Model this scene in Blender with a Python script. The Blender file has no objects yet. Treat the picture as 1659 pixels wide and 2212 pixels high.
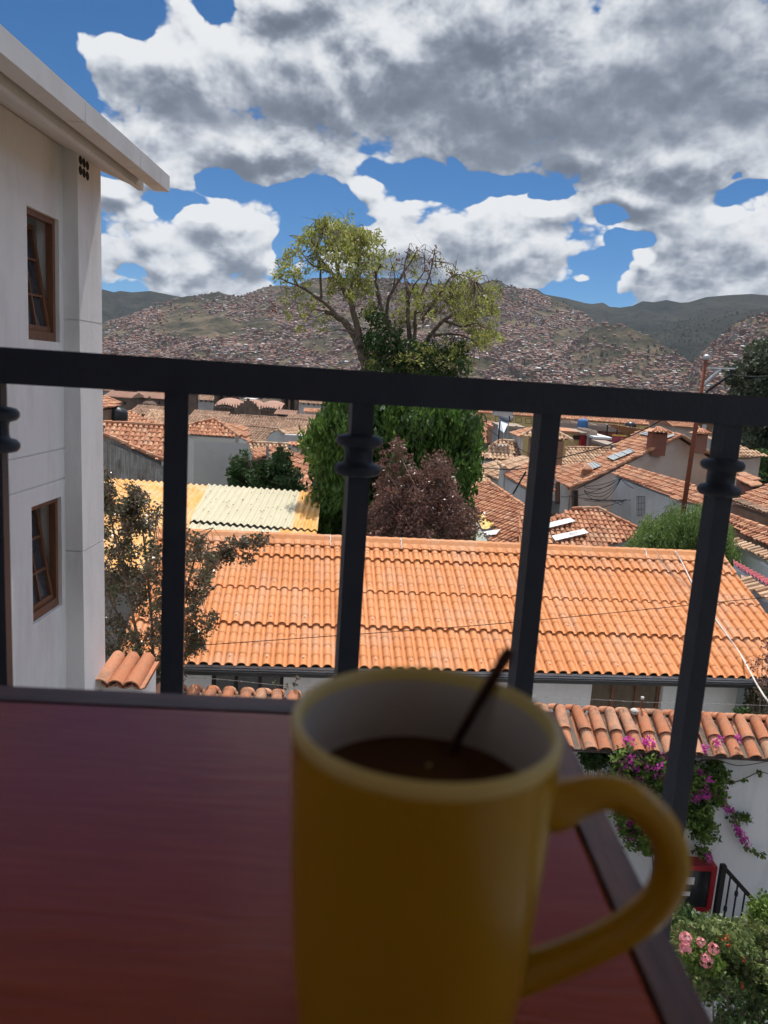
import bpy, math, random
import numpy as np
from mathutils import Vector, Matrix
random.seed(7); RNG = np.random.default_rng(7)
scene = bpy.context.scene
COL = scene.collection
# ------------------------------------------------------------------ camera
F = 1662.0; CX = 829.5; CY = 1106.0            # measured on a 1659 x 2212 view of the photograph
PITCH = math.radians(10.0); ROLL = math.radians(3.7)
_r0 = np.array([1., 0, 0]); _f = np.array([0, math.cos(PITCH), -math.sin(PITCH)])
_u0 = np.array([0, math.sin(PITCH), math.cos(PITCH)])
_R = math.cos(ROLL) * _r0 + math.sin(ROLL) * _u0
_U = -math.sin(ROLL) * _r0 + math.cos(ROLL) * _u0
def ray(px, py): return _f + _R * ((px - CX) / F) - _U * ((py - CY) / F)
def P(px, py, Y):
    d = ray(px, py); return d * (Y / d[1])
def G(px, py, z):
    d = ray(px, py); return d * (z / d[2])
def X(px, py, x):
    d = ray(px, py); return d * (x / d[0])
def onplane(px, py, p0, n):
    d = ray(px, py); return d * (np.dot(p0, n) / np.dot(d, n))
def proj(p):
    p = np.asarray(p); dep = p @ _f
    return CX + F * (p @ _R) / dep, CY - F * (p @ _U) / dep, dep
cam = bpy.data.cameras.new('camera'); camo = bpy.data.objects.new('camera', cam); COL.objects.link(camo)
M = Matrix(((_R[0], _U[0], -_f[0], 0), (_R[1], _U[1], -_f[1], 0), (_R[2], _U[2], -_f[2], 0), (0, 0, 0, 1)))
camo.matrix_world = M
cam.sensor_fit = 'VERTICAL'; cam.sensor_height = 36.0; cam.lens = 36.0 * F / 2212.0
cam.clip_start = 0.02; cam.clip_end = 30000
cam.dof.use_dof = True; cam.dof.focus_distance = 26.0; cam.dof.aperture_fstop = 9.5
scene.camera = camo
# ------------------------------------------------------------------ mesh builder
class MB:
    def __init__(s): s.v = []; s.n = 0; s.f = []; s.r = []; s.m = []
    def add(s, v, f, r=None, mi=0):
        v = np.asarray(v, float).reshape(-1, 3); s.v.append(v)
        if isinstance(f, np.ndarray): ff = (f + s.n).tolist()
        else: ff = [[i + s.n for i in q] for q in f]
        s.f.extend(ff); s.n += len(v)
        if r is None: r = [random.random()] * len(ff)
        elif np.isscalar(r): r = [float(r)] * len(ff)
        s.r.extend(list(r)); s.m.extend([mi] * len(ff)); return s
    def quad(s, a, b, c, d, r=None, mi=0): return s.add([a, b, c, d], [[0, 1, 2, 3]], r, mi)
    def poly(s, pts, r=None, mi=0): return s.add(pts, [list(range(len(pts)))], r, mi)
    def box(s, c, size, rz=0.0, r=None, mi=0, top=None):
        hx, hy, hz = size[0] / 2, size[1] / 2, size[2] / 2; t = top or 1.0
        v = np.array([[-hx, -hy, -hz], [hx, -hy, -hz], [hx, hy, -hz], [-hx, hy, -hz],
                      [-hx * t, -hy * t, hz], [hx * t, -hy * t, hz], [hx * t, hy * t, hz], [-hx * t, hy * t, hz]])
        if rz:
            c_, s_ = math.cos(rz), math.sin(rz); v = v @ np.array([[c_, s_, 0], [-s_, c_, 0], [0, 0, 1]])
        return s.add(v + np.asarray(c, float), BOXF, r, mi)
    def beam(s, a, b, w, h, r=None, mi=0, up=(0, 0, 1)):
        a = np.asarray(a, float); b = np.asarray(b, float); d = b - a; d /= np.linalg.norm(d)
        sd = np.cross(d, up); nn = np.linalg.norm(sd)
        if nn < 1e-6: sd = np.array([1., 0, 0])
        else: sd /= nn
        u = np.cross(sd, d); v = []
        for p in (a, b):
            for x, z in ((-1, -1), (1, -1), (1, 1), (-1, 1)): v.append(p + sd * x * w / 2 + u * z * h / 2)
        return s.add(v, [[0, 3, 2, 1], [4, 5, 6, 7], [0, 1, 5, 4], [1, 2, 6, 5], [2, 3, 7, 6], [3, 0, 4, 7]], r, mi)
    def tube(s, pts, rad, n=6, r=None, mi=0, cap=True):
        pts = np.asarray(pts, float); k = len(pts)
        if np.isscalar(rad): rad = [rad] * k
        tan = np.gradient(pts, axis=0); tan /= (np.linalg.norm(tan, axis=1)[:, None] + 1e-12)
        ref = np.array([0, 0, 1.]) if abs(tan[0][2]) < .9 else np.array([1., 0, 0])
        a = np.cross(tan[0], ref); a /= np.linalg.norm(a); V = []
        ang = np.arange(n) * 2 * math.pi / n
        for i in range(k):
            a = a - tan[i] * np.dot(a, tan[i]); a /= (np.linalg.norm(a) + 1e-12); b = np.cross(tan[i], a)
            V.append(pts[i] + rad[i] * (np.cos(ang)[:, None] * a + np.sin(ang)[:, None] * b))
        V = np.vstack(V); q = []
        for i in range(k - 1):
            for j in range(n):
                j2 = (j + 1) % n; q.append([i * n + j, i * n + j2, (i + 1) * n + j2, (i + 1) * n + j])
        if cap: q.append(list(range(n))[::-1]); q.append([(k - 1) * n + j for j in range(n)])
        return s.add(V, q, r, mi)
    def lathe(s, prof, c=(0, 0, 0), n=48, r=None, mi=0):
        ang = np.arange(n) * 2 * math.pi / n; V = []
        for (rr, z) in prof: V.append(np.stack([rr * np.cos(ang), rr * np.sin(ang), np.full(n, z)], 1))
        V = np.vstack(V) + np.asarray(c, float); q = []
        for i in range(len(prof) - 1):
            for j in range(n):
                j2 = (j + 1) % n; q.append([i * n + j, i * n + j2, (i + 1) * n + j2, (i + 1) * n + j])
        return s.add(V, q, r, mi)
    def build(s, name, mat, parent=None, loc=None, smooth=False):
        me = bpy.data.meshes.new(name); o = bpy.data.objects.new(name, me); COL.objects.link(o)
        V = np.vstack(s.v) if s.v else np.zeros((0, 3))
        if parent is not None:
            off = ORG.get(parent.name, np.zeros(3)); o.parent = parent; ORG[o.name] = off
        else:
            if loc is None:
                loc = np.array([(V[:, 0].min() + V[:, 0].max()) / 2, (V[:, 1].min() + V[:, 1].max()) / 2, V[:, 2].min()])
            off = np.asarray(loc, float); o.location = off.tolist(); ORG[o.name] = off
        me.from_pydata((V - off).tolist(), [], s.f)
        for mm in (mat if isinstance(mat, (list, tuple)) else [mat]): me.materials.append(mm)
        if any(s.m): me.polygons.foreach_set('material_index', s.m)
        at = me.attributes.new('rnd', 'FLOAT', 'FACE'); at.data.foreach_set('value', np.array(s.r, dtype=np.float32))
        if smooth: me.polygons.foreach_set('use_smooth', [True] * len(me.polygons))
        me.update(); return o
BOXF = [[0, 3, 2, 1], [4, 5, 6, 7], [0, 1, 5, 4], [1, 2, 6, 5], [2, 3, 7, 6], [3, 0, 4, 7]]
ORG = {}
def tag(o, label=None, cat=None, group=None, kind=None):
    if label: o['label'] = label
    if cat: o['category'] = cat
    if group: o['group'] = group
    if kind: o['kind'] = kind
    return o
def thing(name, label, cat, loc, group=None):
    o = bpy.data.objects.new(name, None); COL.objects.link(o); o.empty_display_size = .2
    o.location = list(map(float, loc)); ORG[o.name] = np.asarray(loc, float)
    return tag(o, label, cat, group)
# ------------------------------------------------------------------ materials
class NT:
    def __init__(s, name):
        s.m = bpy.data.materials.new(name); s.m.use_nodes = True; s.t = s.m.node_tree; s.t.nodes.clear()
        s.out = s.n('ShaderNodeOutputMaterial')
    def n(s, ty, **kw):
        nd = s.t.nodes.new(ty)
        for k, v in kw.items(): setattr(nd, k, v)
        return nd
    def l(s, a, b): s.t.links.new(a, b)
def set_ramp(rp, stops):
    el = rp.color_ramp.elements
    while len(el) > 1: el.remove(el[-1])
    el[0].position = stops[0][0]; el[0].color = (*stops[0][1], 1)
    for p, c in stops[1:]:
        e = el.new(p); e.color = (*c, 1)
def mat(name, cols, rough=.8, scale=4.0, detail=6, bump=0.0, bscale=None, rnd=0.0, dirt=None, dirt_amt=.5,
        dirt_scale=1.5, dstretch=None, spec=.3, transl=0.0, metal=0.0, stretch=None, wave=None, coat=0.0):
    """cols: list of base colours blended by noise + per-face rnd; dirt: colour of patchy stains"""
    t = NT(name); b = t.n('ShaderNodeBsdfPrincipled'); b.inputs['Roughness'].default_value = rough
    b.inputs['Specular IOR Level'].default_value = spec; b.inputs['Metallic'].default_value = metal
    b.inputs['Coat Weight'].default_value = coat
    tc = t.n('ShaderNodeTexCoord'); src = tc.outputs['Object']
    if stretch:
        mp = t.n('ShaderNodeMapping'); mp.inputs['Scale'].default_value = stretch; t.l(src, mp.inputs[0]); src = mp.outputs[0]
    nz = t.n('ShaderNodeTexNoise'); nz.inputs['Scale'].default_value = scale; nz.inputs['Detail'].default_value = detail
    nz.inputs['Roughness'].default_value = .6; t.l(src, nz.inputs['Vector'])
    fac = nz.outputs[0]
    mr = t.n('ShaderNodeMapRange'); mr.inputs[1].default_value = .28; mr.inputs[2].default_value = .72; t.l(fac, mr.inputs[0]); fac = mr.outputs[0]
    if rnd > 0:
        at = t.n('ShaderNodeAttribute'); at.attribute_name = 'rnd'
        mx = t.n('ShaderNodeMix'); mx.data_type = 'FLOAT'; mx.inputs[0].default_value = rnd
        t.l(fac, mx.inputs[2]); t.l(at.outputs['Fac'], mx.inputs[3]); fac = mx.outputs[0]
    rp = t.n('ShaderNodeValToRGB'); k = len(cols)
    set_ramp(rp, [(i / max(1, k - 1), c) for i, c in enumerate(cols)]); t.l(fac, rp.inputs[0]); c = rp.outputs[0]
    if dirt:
        n2 = t.n('ShaderNodeTexNoise'); n2.inputs['Scale'].default_value = dirt_scale; n2.inputs['Detail'].default_value = 8
        n2.inputs['Roughness'].default_value = .7
        if dstretch:
            m4 = t.n('ShaderNodeMapping'); m4.inputs['Scale'].default_value = dstretch; t.l(tc.outputs['Object'], m4.inputs[0]); t.l(m4.outputs[0], n2.inputs['Vector'])
        else: t.l(tc.outputs['Object'], n2.inputs['Vector'])
        m2 = t.n('ShaderNodeMapRange'); m2.inputs[1].default_value = .48; m2.inputs[2].default_value = .72
        m2.inputs[4].default_value = dirt_amt; t.l(n2.outputs[0], m2.inputs[0])
        mc = t.n('ShaderNodeMix'); mc.data_type = 'RGBA'; t.l(m2.outputs[0], mc.inputs[0]); t.l(c, mc.inputs[6])
        mc.inputs[7].default_value = (*dirt, 1); c = mc.outputs[2]
    t.l(c, b.inputs['Base Color'])
    if bump > 0:
        n3 = t.n('ShaderNodeTexNoise'); n3.inputs['Scale'].default_value = bscale or scale * 6; n3.inputs['Detail'].default_value = 5
        t.l(src, n3.inputs['Vector']); bp = t.n('ShaderNodeBump'); bp.inputs['Strength'].default_value = bump
        bp.inputs['Distance'].default_value = .02; t.l(n3.outputs[0], bp.inputs['Height']); t.l(bp.outputs[0], b.inputs['Normal'])
    sh = b.outputs[0]
    if transl > 0:
        tr = t.n('ShaderNodeBsdfTranslucent'); t.l(c, tr.inputs[0]); ms = t.n('ShaderNodeMixShader')
        ms.inputs[0].default_value = transl; t.l(sh, ms.inputs[1]); t.l(tr.outputs[0], ms.inputs[2]); sh = ms.outputs[0]
    t.l(sh, t.out.inputs[0]); return t.m
MT = {}
MT['orange'] = mat('orange_sheet_tile', [(.56, .21, .070), (.64, .255, .092), (.69, .30, .125)], .65, 1.2, rnd=.25, bump=.15, bscale=30, dirt=(.56, .36, .25), dirt_amt=.6, dirt_scale=1.7, dstretch=(1, .6, 1))
MT['clay'] = mat('weathered_clay_tile', [(.27, .11, .062), (.46, .195, .105), (.57, .28, .155), (.62, .385, .24)], .85, 3, rnd=.8, bump=.3, bscale=18, dirt=(.24, .18, .135), dirt_amt=.55, dirt_scale=1.1)
MT['clay_old'] = mat('old_brown_clay_tile', [(.20, .12, .08), (.32, .19, .125), (.42, .26, .175), (.48, .33, .23)], .9, 3, rnd=.75, bump=.3, bscale=18, dirt=(.15, .13, .09), dirt_amt=.6, dirt_scale=.8)
MT['clay_gold'] = mat('pale_clay_tile', [(.30, .165, .10), (.50, .30, .18), (.62, .41, .26), (.68, .51, .36)], .85, 3, rnd=.8, bump=.3, bscale=18, dirt=(.13, .10, .07), dirt_amt=.6, dirt_scale=1.4)
MT['coping'] = mat('moss_specked_coping_tile', [(.42, .155, .075), (.54, .215, .11), (.55, .28, .17), (.50, .31, .20)], .85, 5, rnd=.6, bump=.35, bscale=26, dirt=(.13, .10, .075), dirt_amt=.8, dirt_scale=5)
MT['white'] = mat('white_painted_plaster', [(.76, .76, .765), (.82, .82, .82)], .8, .8, bump=.12, bscale=25, dirt=(.47, .45, .42), dirt_amt=.42, dirt_scale=2.4, dstretch=(1, 1, .22))
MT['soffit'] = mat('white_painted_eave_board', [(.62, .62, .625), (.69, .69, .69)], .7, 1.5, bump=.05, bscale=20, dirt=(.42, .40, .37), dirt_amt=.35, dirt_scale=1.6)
MT['offwhite'] = mat('whitewashed_wall', [(.52, .50, .47), (.66, .64, .60)], .9, .7, bump=.15, bscale=8, dirt=(.34, .27, .22), dirt_amt=.5, dirt_scale=.5)
MT['grey'] = mat('grey_cement_render', [(.56, .55, .50), (.63, .62, .57)], .9, .5, bump=.1, bscale=10, dirt=(.48, .46, .42), dirt_amt=.4)
MT['pink'] = mat('pinkish_mud_plaster', [(.54, .42, .34), (.64, .52, .44), (.60, .53, .47)], .95, .45, bump=.2, bscale=5, dirt=(.35, .22, .15), dirt_amt=.5, dirt_scale=.35)
MT['adobe'] = mat('bare_adobe', [(.22, .12, .07), (.30, .175, .11), (.36, .23, .15)], .95, 1, bump=.3, bscale=8, dirt=(.42, .34, .27), dirt_amt=.5, dirt_scale=.4)
MT['yellow'] = mat('yellow_painted_wall', [(.58, .42, .16), (.64, .48, .21)], .9, .3, dirt=(.45, .36, .2), dirt_amt=.4, dirt_scale=.3)
MT['stone'] = mat('brown_andesite_stone', [(.135, .09, .068), (.20, .135, .10), (.26, .18, .14)], .95, .5, rnd=.3, bump=.3, bscale=3, dirt=(.07, .055, .045), dirt_amt=.7, dirt_scale=.4)
MT['church_roof'] = mat('plastered_brick_vault', [(.36, .20, .145), (.42, .25, .185)], .9, .2, bump=.2, bscale=2, dirt=(.26, .16, .12), dirt_amt=.6, dirt_scale=.15)
MT['brick'] = mat('red_brick_masonry', [(.20, .075, .05), (.30, .12, .08), (.34, .17, .12)], .95, 3, rnd=.5, bump=.4, bscale=14, dirt=(.14, .1, .08), dirt_amt=.5)
MT['concrete'] = mat('grey_concrete', [(.26, .25, .24), (.36, .35, .33)], .9, 1, bump=.2)
MT['darkglass'] = mat('dark_window_glass', [(.02, .022, .025), (.04, .042, .045)], .12, 2, spec=.6)
MT['glass'] = mat('window_glass', [(.035, .04, .05), (.06, .065, .075)], .05, 1, spec=.8)
MT['dark'] = mat('dark_recess', [(.03, .027, .025), (.05, .045, .04)], .9)
MT['woodframe'] = mat('varnished_brown_window_wood', [(.15, .070, .040), (.22, .105, .062)], .45, 6, stretch=(3, 3, .6), bump=.1)
MT['curtain'] = mat('pale_net_curtain', [(.32, .32, .31), (.48, .48, .46)], .9, 5, stretch=(14, 14, .4))
MT['iron'] = mat('black_painted_iron', [(.026, .036, .060), (.034, .045, .070)], .5, 20, bump=.08, bscale=90, spec=.35)  # blue tint puts the sky's reflection into the base colour
MT['iron2'] = mat('black_stair_iron', [(.012, .012, .014), (.02, .02, .022)], .5)
MT['gutter'] = mat('dark_metal_gutter', [(.03, .03, .03), (.05, .05, .05)], .4, spec=.5)
MT['greenmetal'] = mat('eave_underside', [(.10, .11, .09), (.14, .15, .12)], .8)
MT['bark'] = mat('grey_brown_bark', [(.09, .065, .05), (.17, .13, .10), (.24, .19, .15)], .95, 5, bump=.4, bscale=20)
MT['bark_pale'] = mat('pale_dead_wood', [(.26, .22, .18), (.36, .31, .26)], .95, 5, bump=.3, bscale=20)
def leafmat(name, cols, tr=.35, rough=.55): return mat(name, cols, rough, .6, rnd=.75, transl=tr, spec=.35, detail=3)
MT['leaf_yellow'] = leafmat('yellow_green_leaf', [(.14, .17, .04), (.26, .29, .07), (.40, .41, .12), (.52, .47, .18)], .5)
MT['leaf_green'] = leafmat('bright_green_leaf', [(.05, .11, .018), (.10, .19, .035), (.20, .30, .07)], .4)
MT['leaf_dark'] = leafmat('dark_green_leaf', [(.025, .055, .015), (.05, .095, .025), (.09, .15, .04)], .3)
MT['leaf_willow'] = leafmat('willow_leaf', [(.07, .12, .03), (.14, .22, .055), (.27, .36, .11)], .35)
MT['leaf_plum'] = leafmat('plum_purple_leaf', [(.09, .045, .038), (.16, .08, .065), (.24, .13, .10), (.36, .25, .20)], .25, .35)
MT['leaf_bronze'] = leafmat('bronze_green_leaf', [(.055, .06, .035), (.10, .12, .06), (.18, .12, .09), (.27, .31, .22)], .2, .28)
MT['leaf_hedge'] = leafmat('bronze_tipped_hedge_leaf', [(.045, .08, .022), (.11, .155, .045), (.22, .26, .09), (.22, .11, .06)], .25, .4)
MT['leaf_fresh'] = leafmat('fresh_green_leaf', [(.06, .12, .02), (.14, .22, .04), (.27, .36, .08)], .35)
MT['leaf_far'] = leafmat('grey_green_leaf', [(.05, .07, .04), (.09, .11, .065), (.15, .17, .10)], .15)
MT['magenta'] = leafmat('magenta_bract', [(.50, .03, .32), (.72, .08, .50), (.85, .26, .66)], .35)
MT['petal'] = leafmat('salmon_pink_petal', [(.85, .22, .26), (.92, .38, .42), (.95, .65, .66)], .3)
MT['petal_red'] = leafmat('scarlet_petal', [(.7, .06, .03), (.8, .14, .07)], .3)
MT['rust'] = mat('rusty_steel', [(.16, .045, .025), (.26, .085, .045), (.12, .05, .04)], .8, 8, bump=.2)
MT['steel'] = mat('galvanised_steel', [(.42, .42, .42), (.56, .56, .56)], .45, 8, metal=.3)
MT['wire'] = mat('black_cable_sheath', [(.02, .02, .02), (.04, .04, .04)], .7)
MT['cable_white'] = mat('white_cable_sheath', [(.62, .60, .56), (.72, .70, .66)], .6)
MT['sheetmetal'] = mat('weathered_corrugated_zinc', [(.24, .21, .18), (.38, .35, .31), (.60, .60, .59)], .45, 2.5, stretch=(5, 5, .35), metal=.35, dirt=(.14, .09, .06), dirt_amt=.8, dirt_scale=1.2)
MT['tank'] = mat('black_water_tank_plastic', [(.02, .02, .022), (.03, .03, .032)], .35, spec=.5)
MT['skylight'] = mat('grey_translucent_skylight_sheet', [(.30, .33, .34), (.42, .44, .44)], .35, 3, stretch=(1, 1, 1))
MT['whitesheet'] = mat('white_painted_tile_patch', [(.72, .72, .71), (.82, .82, .80)], .6, 4, dirt=(.5, .45, .4), dirt_amt=.5, dirt_scale=3)
MT['redsheet'] = mat('faded_red_plastic_tile', [(.35, .05, .07), (.5, .10, .12)], .6, 3)
MT['red'] = mat('red_enamel', [(.32, .012, .02), (.38, .02, .03)], .4, spec=.5)
MT['flatroof'] = mat('dusty_flat_roof', [(.30, .22, .17), (.42, .34, .28)], .95, .6)
MT['blue'] = mat('blue_painted_surface', [(.06, .16, .36), (.09, .22, .44)], .7)
MT['gravel'] = mat('white_gravel', [(.22, .21, .2), (.5, .48, .45), (.72, .7, .66)], .9, 40, detail=3, bump=.6, bscale=60)
# ------------------------------------------------------------------ world: Nishita sky with procedural clouds by direction
SUN_EL = math.radians(64); SUN_AZ = math.radians(8)      # azimuth from +Y towards +X
world = bpy.data.worlds.new('World'); scene.world = world; world.use_nodes = True
wt = world.node_tree; wt.nodes.clear()
def azel(px, py):
    d = ray(px, py); d = d / np.linalg.norm(d); return math.atan2(d[0], d[1]), math.asin(d[2])
class G2:
    def __init__(s, t): s.t = t
    def n(s, ty, **kw):
        nd = s.t.nodes.new(ty)
        if ty in ('ShaderNodeTexNoise',): nd.noise_dimensions = '2D'
        if ty == 'ShaderNodeTexVoronoi': nd.voronoi_dimensions = '2D'
        for k, v in kw.items(): setattr(nd, k, v)
        return nd
    def l(s, a, b):
        if isinstance(a, (int, float)): b.default_value = a
        else: s.t.links.new(a, b)
    def m(s, op, a, b=None, c=None, clamp=False):
        nd = s.n('ShaderNodeMath', operation=op); nd.use_clamp = clamp; s.l(a, nd.inputs[0])
        if b is not None: s.l(b, nd.inputs[1])
        if c is not None: s.l(c, nd.inputs[2])
        return nd.outputs[0]
    def mr(s, v, a, b, c=0., d=1., smooth=True):
        nd = s.n('ShaderNodeMapRange'); nd.interpolation_type = 'SMOOTHSTEP' if smooth else 'LINEAR'
        s.l(v, nd.inputs[0])
        for i, x in enumerate((a, b, c, d)): nd.inputs[i + 1].default_value = x
        return nd.outputs[0]
K = 1 / 1662.0
# clouds: centre px, py, radius x, radius y (on the 1659-wide view), strength
CLOUDS = [(640, 190, 330, 150, 1), (400, 150, 240, 115, 1), (260, 95, 110, 65, .8), (520, 290, 320, 100, 1), (900, 120, 460, 260, 1.3), (1300, 170, 640, 230, 1.5), (1550, 100, 300, 220, 1.5), (1000, 60, 500, 160, 1),
          (1500, 330, 330, 110, 1), (1250, 320, 260, 75, 1), (600, 385, 90, 30, .6), (640, 20, 250, 70, .7), (1000, 335, 200, 45, .7),
          (345, 395, 95, 40, .8), (300, 475, 60, 36, .5), (255, 420, 60, 40, .6), (500, 495, 140, 66, .9), (300, 530, 130, 60, .9), (430, 585, 230, 72, 1), (330, 560, 130, 60, 1), (540, 560, 110, 84, .8), (290, 600, 60, 20, .5), (240, 545, 70, 46, .8), (340, 610, 120, 30, .6),
          (815, 408, 85, 42, .6), (1010, 505, 225, 92, 1.1), (1010, 470, 120, 58, 1), (1180, 545, 150, 60, 1), (860, 400, 60, 30, .6), (800, 415, 80, 30, .6), (860, 540, 190, 80, .9), (1150, 552, 210, 72, .9), (1000, 570, 260, 50, .8), (1215, 465, 130, 60, .7), (680, 490, 90, 22, .5),
          (1400, 430, 170, 62, .9), (1560, 520, 220, 120, 1.1), (1390, 515, 95, 40, .6), (1520, 615, 210, 66, 1), (1385, 590, 70, 36, .6),
          (1150, 612, 55, 20, .5), (1243, 613, 32, 15, .4), (1340, 645, 40, 16, .4), (1570, 640, 150, 50, .6), (1440, 635, 110, 34, .6), (335, 12, 22, 12, .12)]
GAPS = [(700, 425, 110, 40, 1.2), (900, 395, 150, 48, 1.2), (1080, 380, 110, 34, 1.1), (960, 345, 40, 22, .6), (480, 400, 60, 40, 1.), (370, 460, 40, 24, .8), (620, 540, 34, 60, .9), (1200, 415, 60, 30, 1.2), (1340, 470, 60, 34, 1.1),
        (1370, 540, 70, 30, 1.3), (1330, 590, 50, 40, 1.2), (1250, 650, 110, 30, 1.), (1290, 590, 90, 34, 1.), (1620, 430, 60, 26, .9), (1600, 400, 26, 14, .5), (255, 585, 34, 22, .8), (240, 375, 40, 20, .6), (760, 470, 90, 18, .7), (400, 445, 110, 16, .7), (230, 40, 160, 60, 1.2), (60, 130, 120, 120, 1.2), (430, 12, 60, 40, .6)]
DARK = [(470, 235, 180, 60, .95), (640, 215, 170, 60, .5), (1180, 250, 440, 120, 1.15), (1500, 180, 300, 170, .85), (930, 200, 260, 110, .5), (1000, 350, 250, 40, .3),
        (900, 600, 170, 40, .25), (1560, 560, 120, 40, .4), (330, 415, 80, 30, .45), (1430, 470, 100, 40, .35), (480, 620, 120, 30, .35), (1250, 350, 180, 60, .5)]
def blobs(g, x, y, lst, grow=1.0):
    acc = None
    for (px, py, rx, ry, w) in lst:
        a, e = azel(px, py); k1 = 1 / (rx * K * grow); k2 = 1 / (ry * K * grow)
        ma = g.n('ShaderNodeVectorMath', operation='MULTIPLY_ADD'); g.l(x, ma.inputs[0]); ma.inputs[1].default_value = (k1, k2, 0); ma.inputs[2].default_value = (-a * k1, -e * k2, 0)
        ln = g.n('ShaderNodeVectorMath', operation='LENGTH'); g.l(ma.outputs[0], ln.inputs[0])
        top, wt_ = (1.12, min(1.0, .50 + ry / 200.0)) if lst is CLOUDS else (1.0, w)
        v = g.m('MULTIPLY_ADD', ln.outputs['Value'], -wt_, top * wt_)
        acc = v if acc is None else g.m('MAXIMUM', acc, v)
    return acc
fg = bpy.data.node_groups.new('cloud_field', 'ShaderNodeTree')
fg.interface.new_socket('Vector', in_out='INPUT', socket_type='NodeSocketVector')
for nm_ in ('Field', 'Billow', 'Envelope'): fg.interface.new_socket(nm_, in_out='OUTPUT', socket_type='NodeSocketFloat')
g = G2(fg); gi = g.n('NodeGroupInput'); go = g.n('NodeGroupOutput')
# warp
nw = g.n('ShaderNodeTexNoise'); nw.inputs['Scale'].default_value = 7; nw.inputs['Detail'].default_value = 4; g.l(gi.outputs[0], nw.inputs['Vector'])
wv = g.n('ShaderNodeVectorMath', operation='SUBTRACT'); g.l(nw.outputs['Color'], wv.inputs[0]); wv.inputs[1].default_value = (.5, .5, .5)
ws = g.n('ShaderNodeVectorMath', operation='SCALE'); g.l(wv.outputs[0], ws.inputs[0]); ws.inputs['Scale'].default_value = .075
wa = g.n('ShaderNodeVectorMath', operation='ADD'); g.l(gi.outputs[0], wa.inputs[0]); g.l(ws.outputs[0], wa.inputs[1])
sp = g.n('ShaderNodeSeparateXYZ'); g.l(wa.outputs[0], sp.inputs[0])
bl = blobs(g, wa.outputs[0], None, CLOUDS)
gp = g.m('MAXIMUM', blobs(g, wa.outputs[0], None, GAPS), 0.0)
bl = g.m('SUBTRACT', bl, gp); env = bl
bl = g.m('ADD', g.m('MULTIPLY', g.m('MINIMUM', bl, .40), 1.62), g.m('MULTIPLY', bl, .8))
# clouds over the rest of the sky (behind and beside the view)
so = g.n('ShaderNodeSeparateXYZ'); g.l(gi.outputs[0], so.inputs[0])
out_ = g.m('ADD', g.mr(g.m('ABSOLUTE', so.outputs[0]), .55, .75), g.mr(so.outputs[1], .50, .68), clamp=True)
ng = g.n('ShaderNodeTexNoise'); ng.inputs['Scale'].default_value = 2.6; ng.inputs['Detail'].default_value = 5; g.l(gi.outputs[0], ng.inputs['Vector'])
gen = g.m('MULTIPLY', g.m('SUBTRACT', ng.outputs[0], .42), 3.0)
bl = g.m('ADD', g.m('MULTIPLY', bl, g.m('SUBTRACT', 1.0, out_)), g.m('MULTIPLY', gen, out_))
n1 = g.n('ShaderNodeTexNoise'); n1.inputs['Scale'].default_value = 8; n1.inputs['Detail'].default_value = 8; n1.inputs['Roughness'].default_value = .50; n1.inputs['Distortion'].default_value = .15
mp = g.n('ShaderNodeMapping'); mp.inputs['Scale'].default_value = (1, 1.7, 1); g.l(gi.outputs[0], mp.inputs[0]); g.l(mp.outputs[0], n1.inputs['Vector'])
vz = g.n('ShaderNodeTexVoronoi'); vz.feature = 'F1'; vz.inputs['Scale'].default_value = 10
try:
    vz.inputs['Detail'].default_value = 3; vz.inputs['Roughness'].default_value = .55; vz.inputs['Lacunarity'].default_value = 2.3
except Exception: pass
mp2 = g.n('ShaderNodeMapping'); mp2.inputs['Scale'].default_value = (1, 1.4, 1); ws2 = g.n('ShaderNodeVectorMath', operation='SCALE'); g.l(n1.outputs['Color'], ws2.inputs[0]); ws2.inputs['Scale'].default_value = .03; wa2 = g.n('ShaderNodeVectorMath', operation='ADD'); g.l(gi.outputs[0], wa2.inputs[0]); g.l(ws2.outputs[0], wa2.inputs[1]); g.l(wa2.outputs[0], mp2.inputs[0]); g.l(mp2.outputs[0], vz.inputs['Vector'])
f1 = g.m('MULTIPLY', g.m('SUBTRACT', n1.outputs[0], .5), 1.1)
f2 = g.m('MULTIPLY', g.m('SUBTRACT', .46, vz.outputs['Distance']), 1.15)
tot = g.m('ADD', g.m('ADD', bl, .05), g.m('ADD', f1, f2)); g.l(tot, go.inputs[0]); g.l(g.m('ADD', f2, g.m('MULTIPLY', f1, .22)), go.inputs[1]); g.l(g.m('ADD', g.m('MULTIPLY', f1, .38), env), go.inputs[2])
# main
w = G2(wt); tc = w.n('ShaderNodeTexCoord'); nv = w.n('ShaderNodeVectorMath', operation='NORMALIZE'); w.l(tc.outputs['Generated'], nv.inputs[0])
sx = w.n('ShaderNodeSeparateXYZ'); w.l(nv.outputs[0], sx.inputs[0])
az = w.m('ARCTAN2', sx.outputs[0], sx.outputs[1]); el = w.m('ARCSINE', sx.outputs[2])
def fld(dx, dy):
    c = w.n('ShaderNodeCombineXYZ'); w.l(w.m('ADD', az, dx), c.inputs[0]); w.l(w.m('ADD', el, dy), c.inputs[1])
    gn = w.n('ShaderNodeGroup'); gn.node_tree = fg; w.l(c.outputs[0], gn.inputs[0]); return gn.outputs
o0 = fld(0, 0); o1 = fld(.004, .017); d0 = o0[0]
alpha = w.mr(d0, -.05, .32)
lit = w.m('ADD', w.m('MULTIPLY', w.m('SUBTRACT', o0[1], o1[1]), .60), w.m('MULTIPLY', w.m('SUBTRACT', o0[2], o1[2]), 1.5))
cb = w.n('ShaderNodeCombineXYZ'); w.l(az, cb.inputs[0]); w.l(el, cb.inputs[1])
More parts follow.
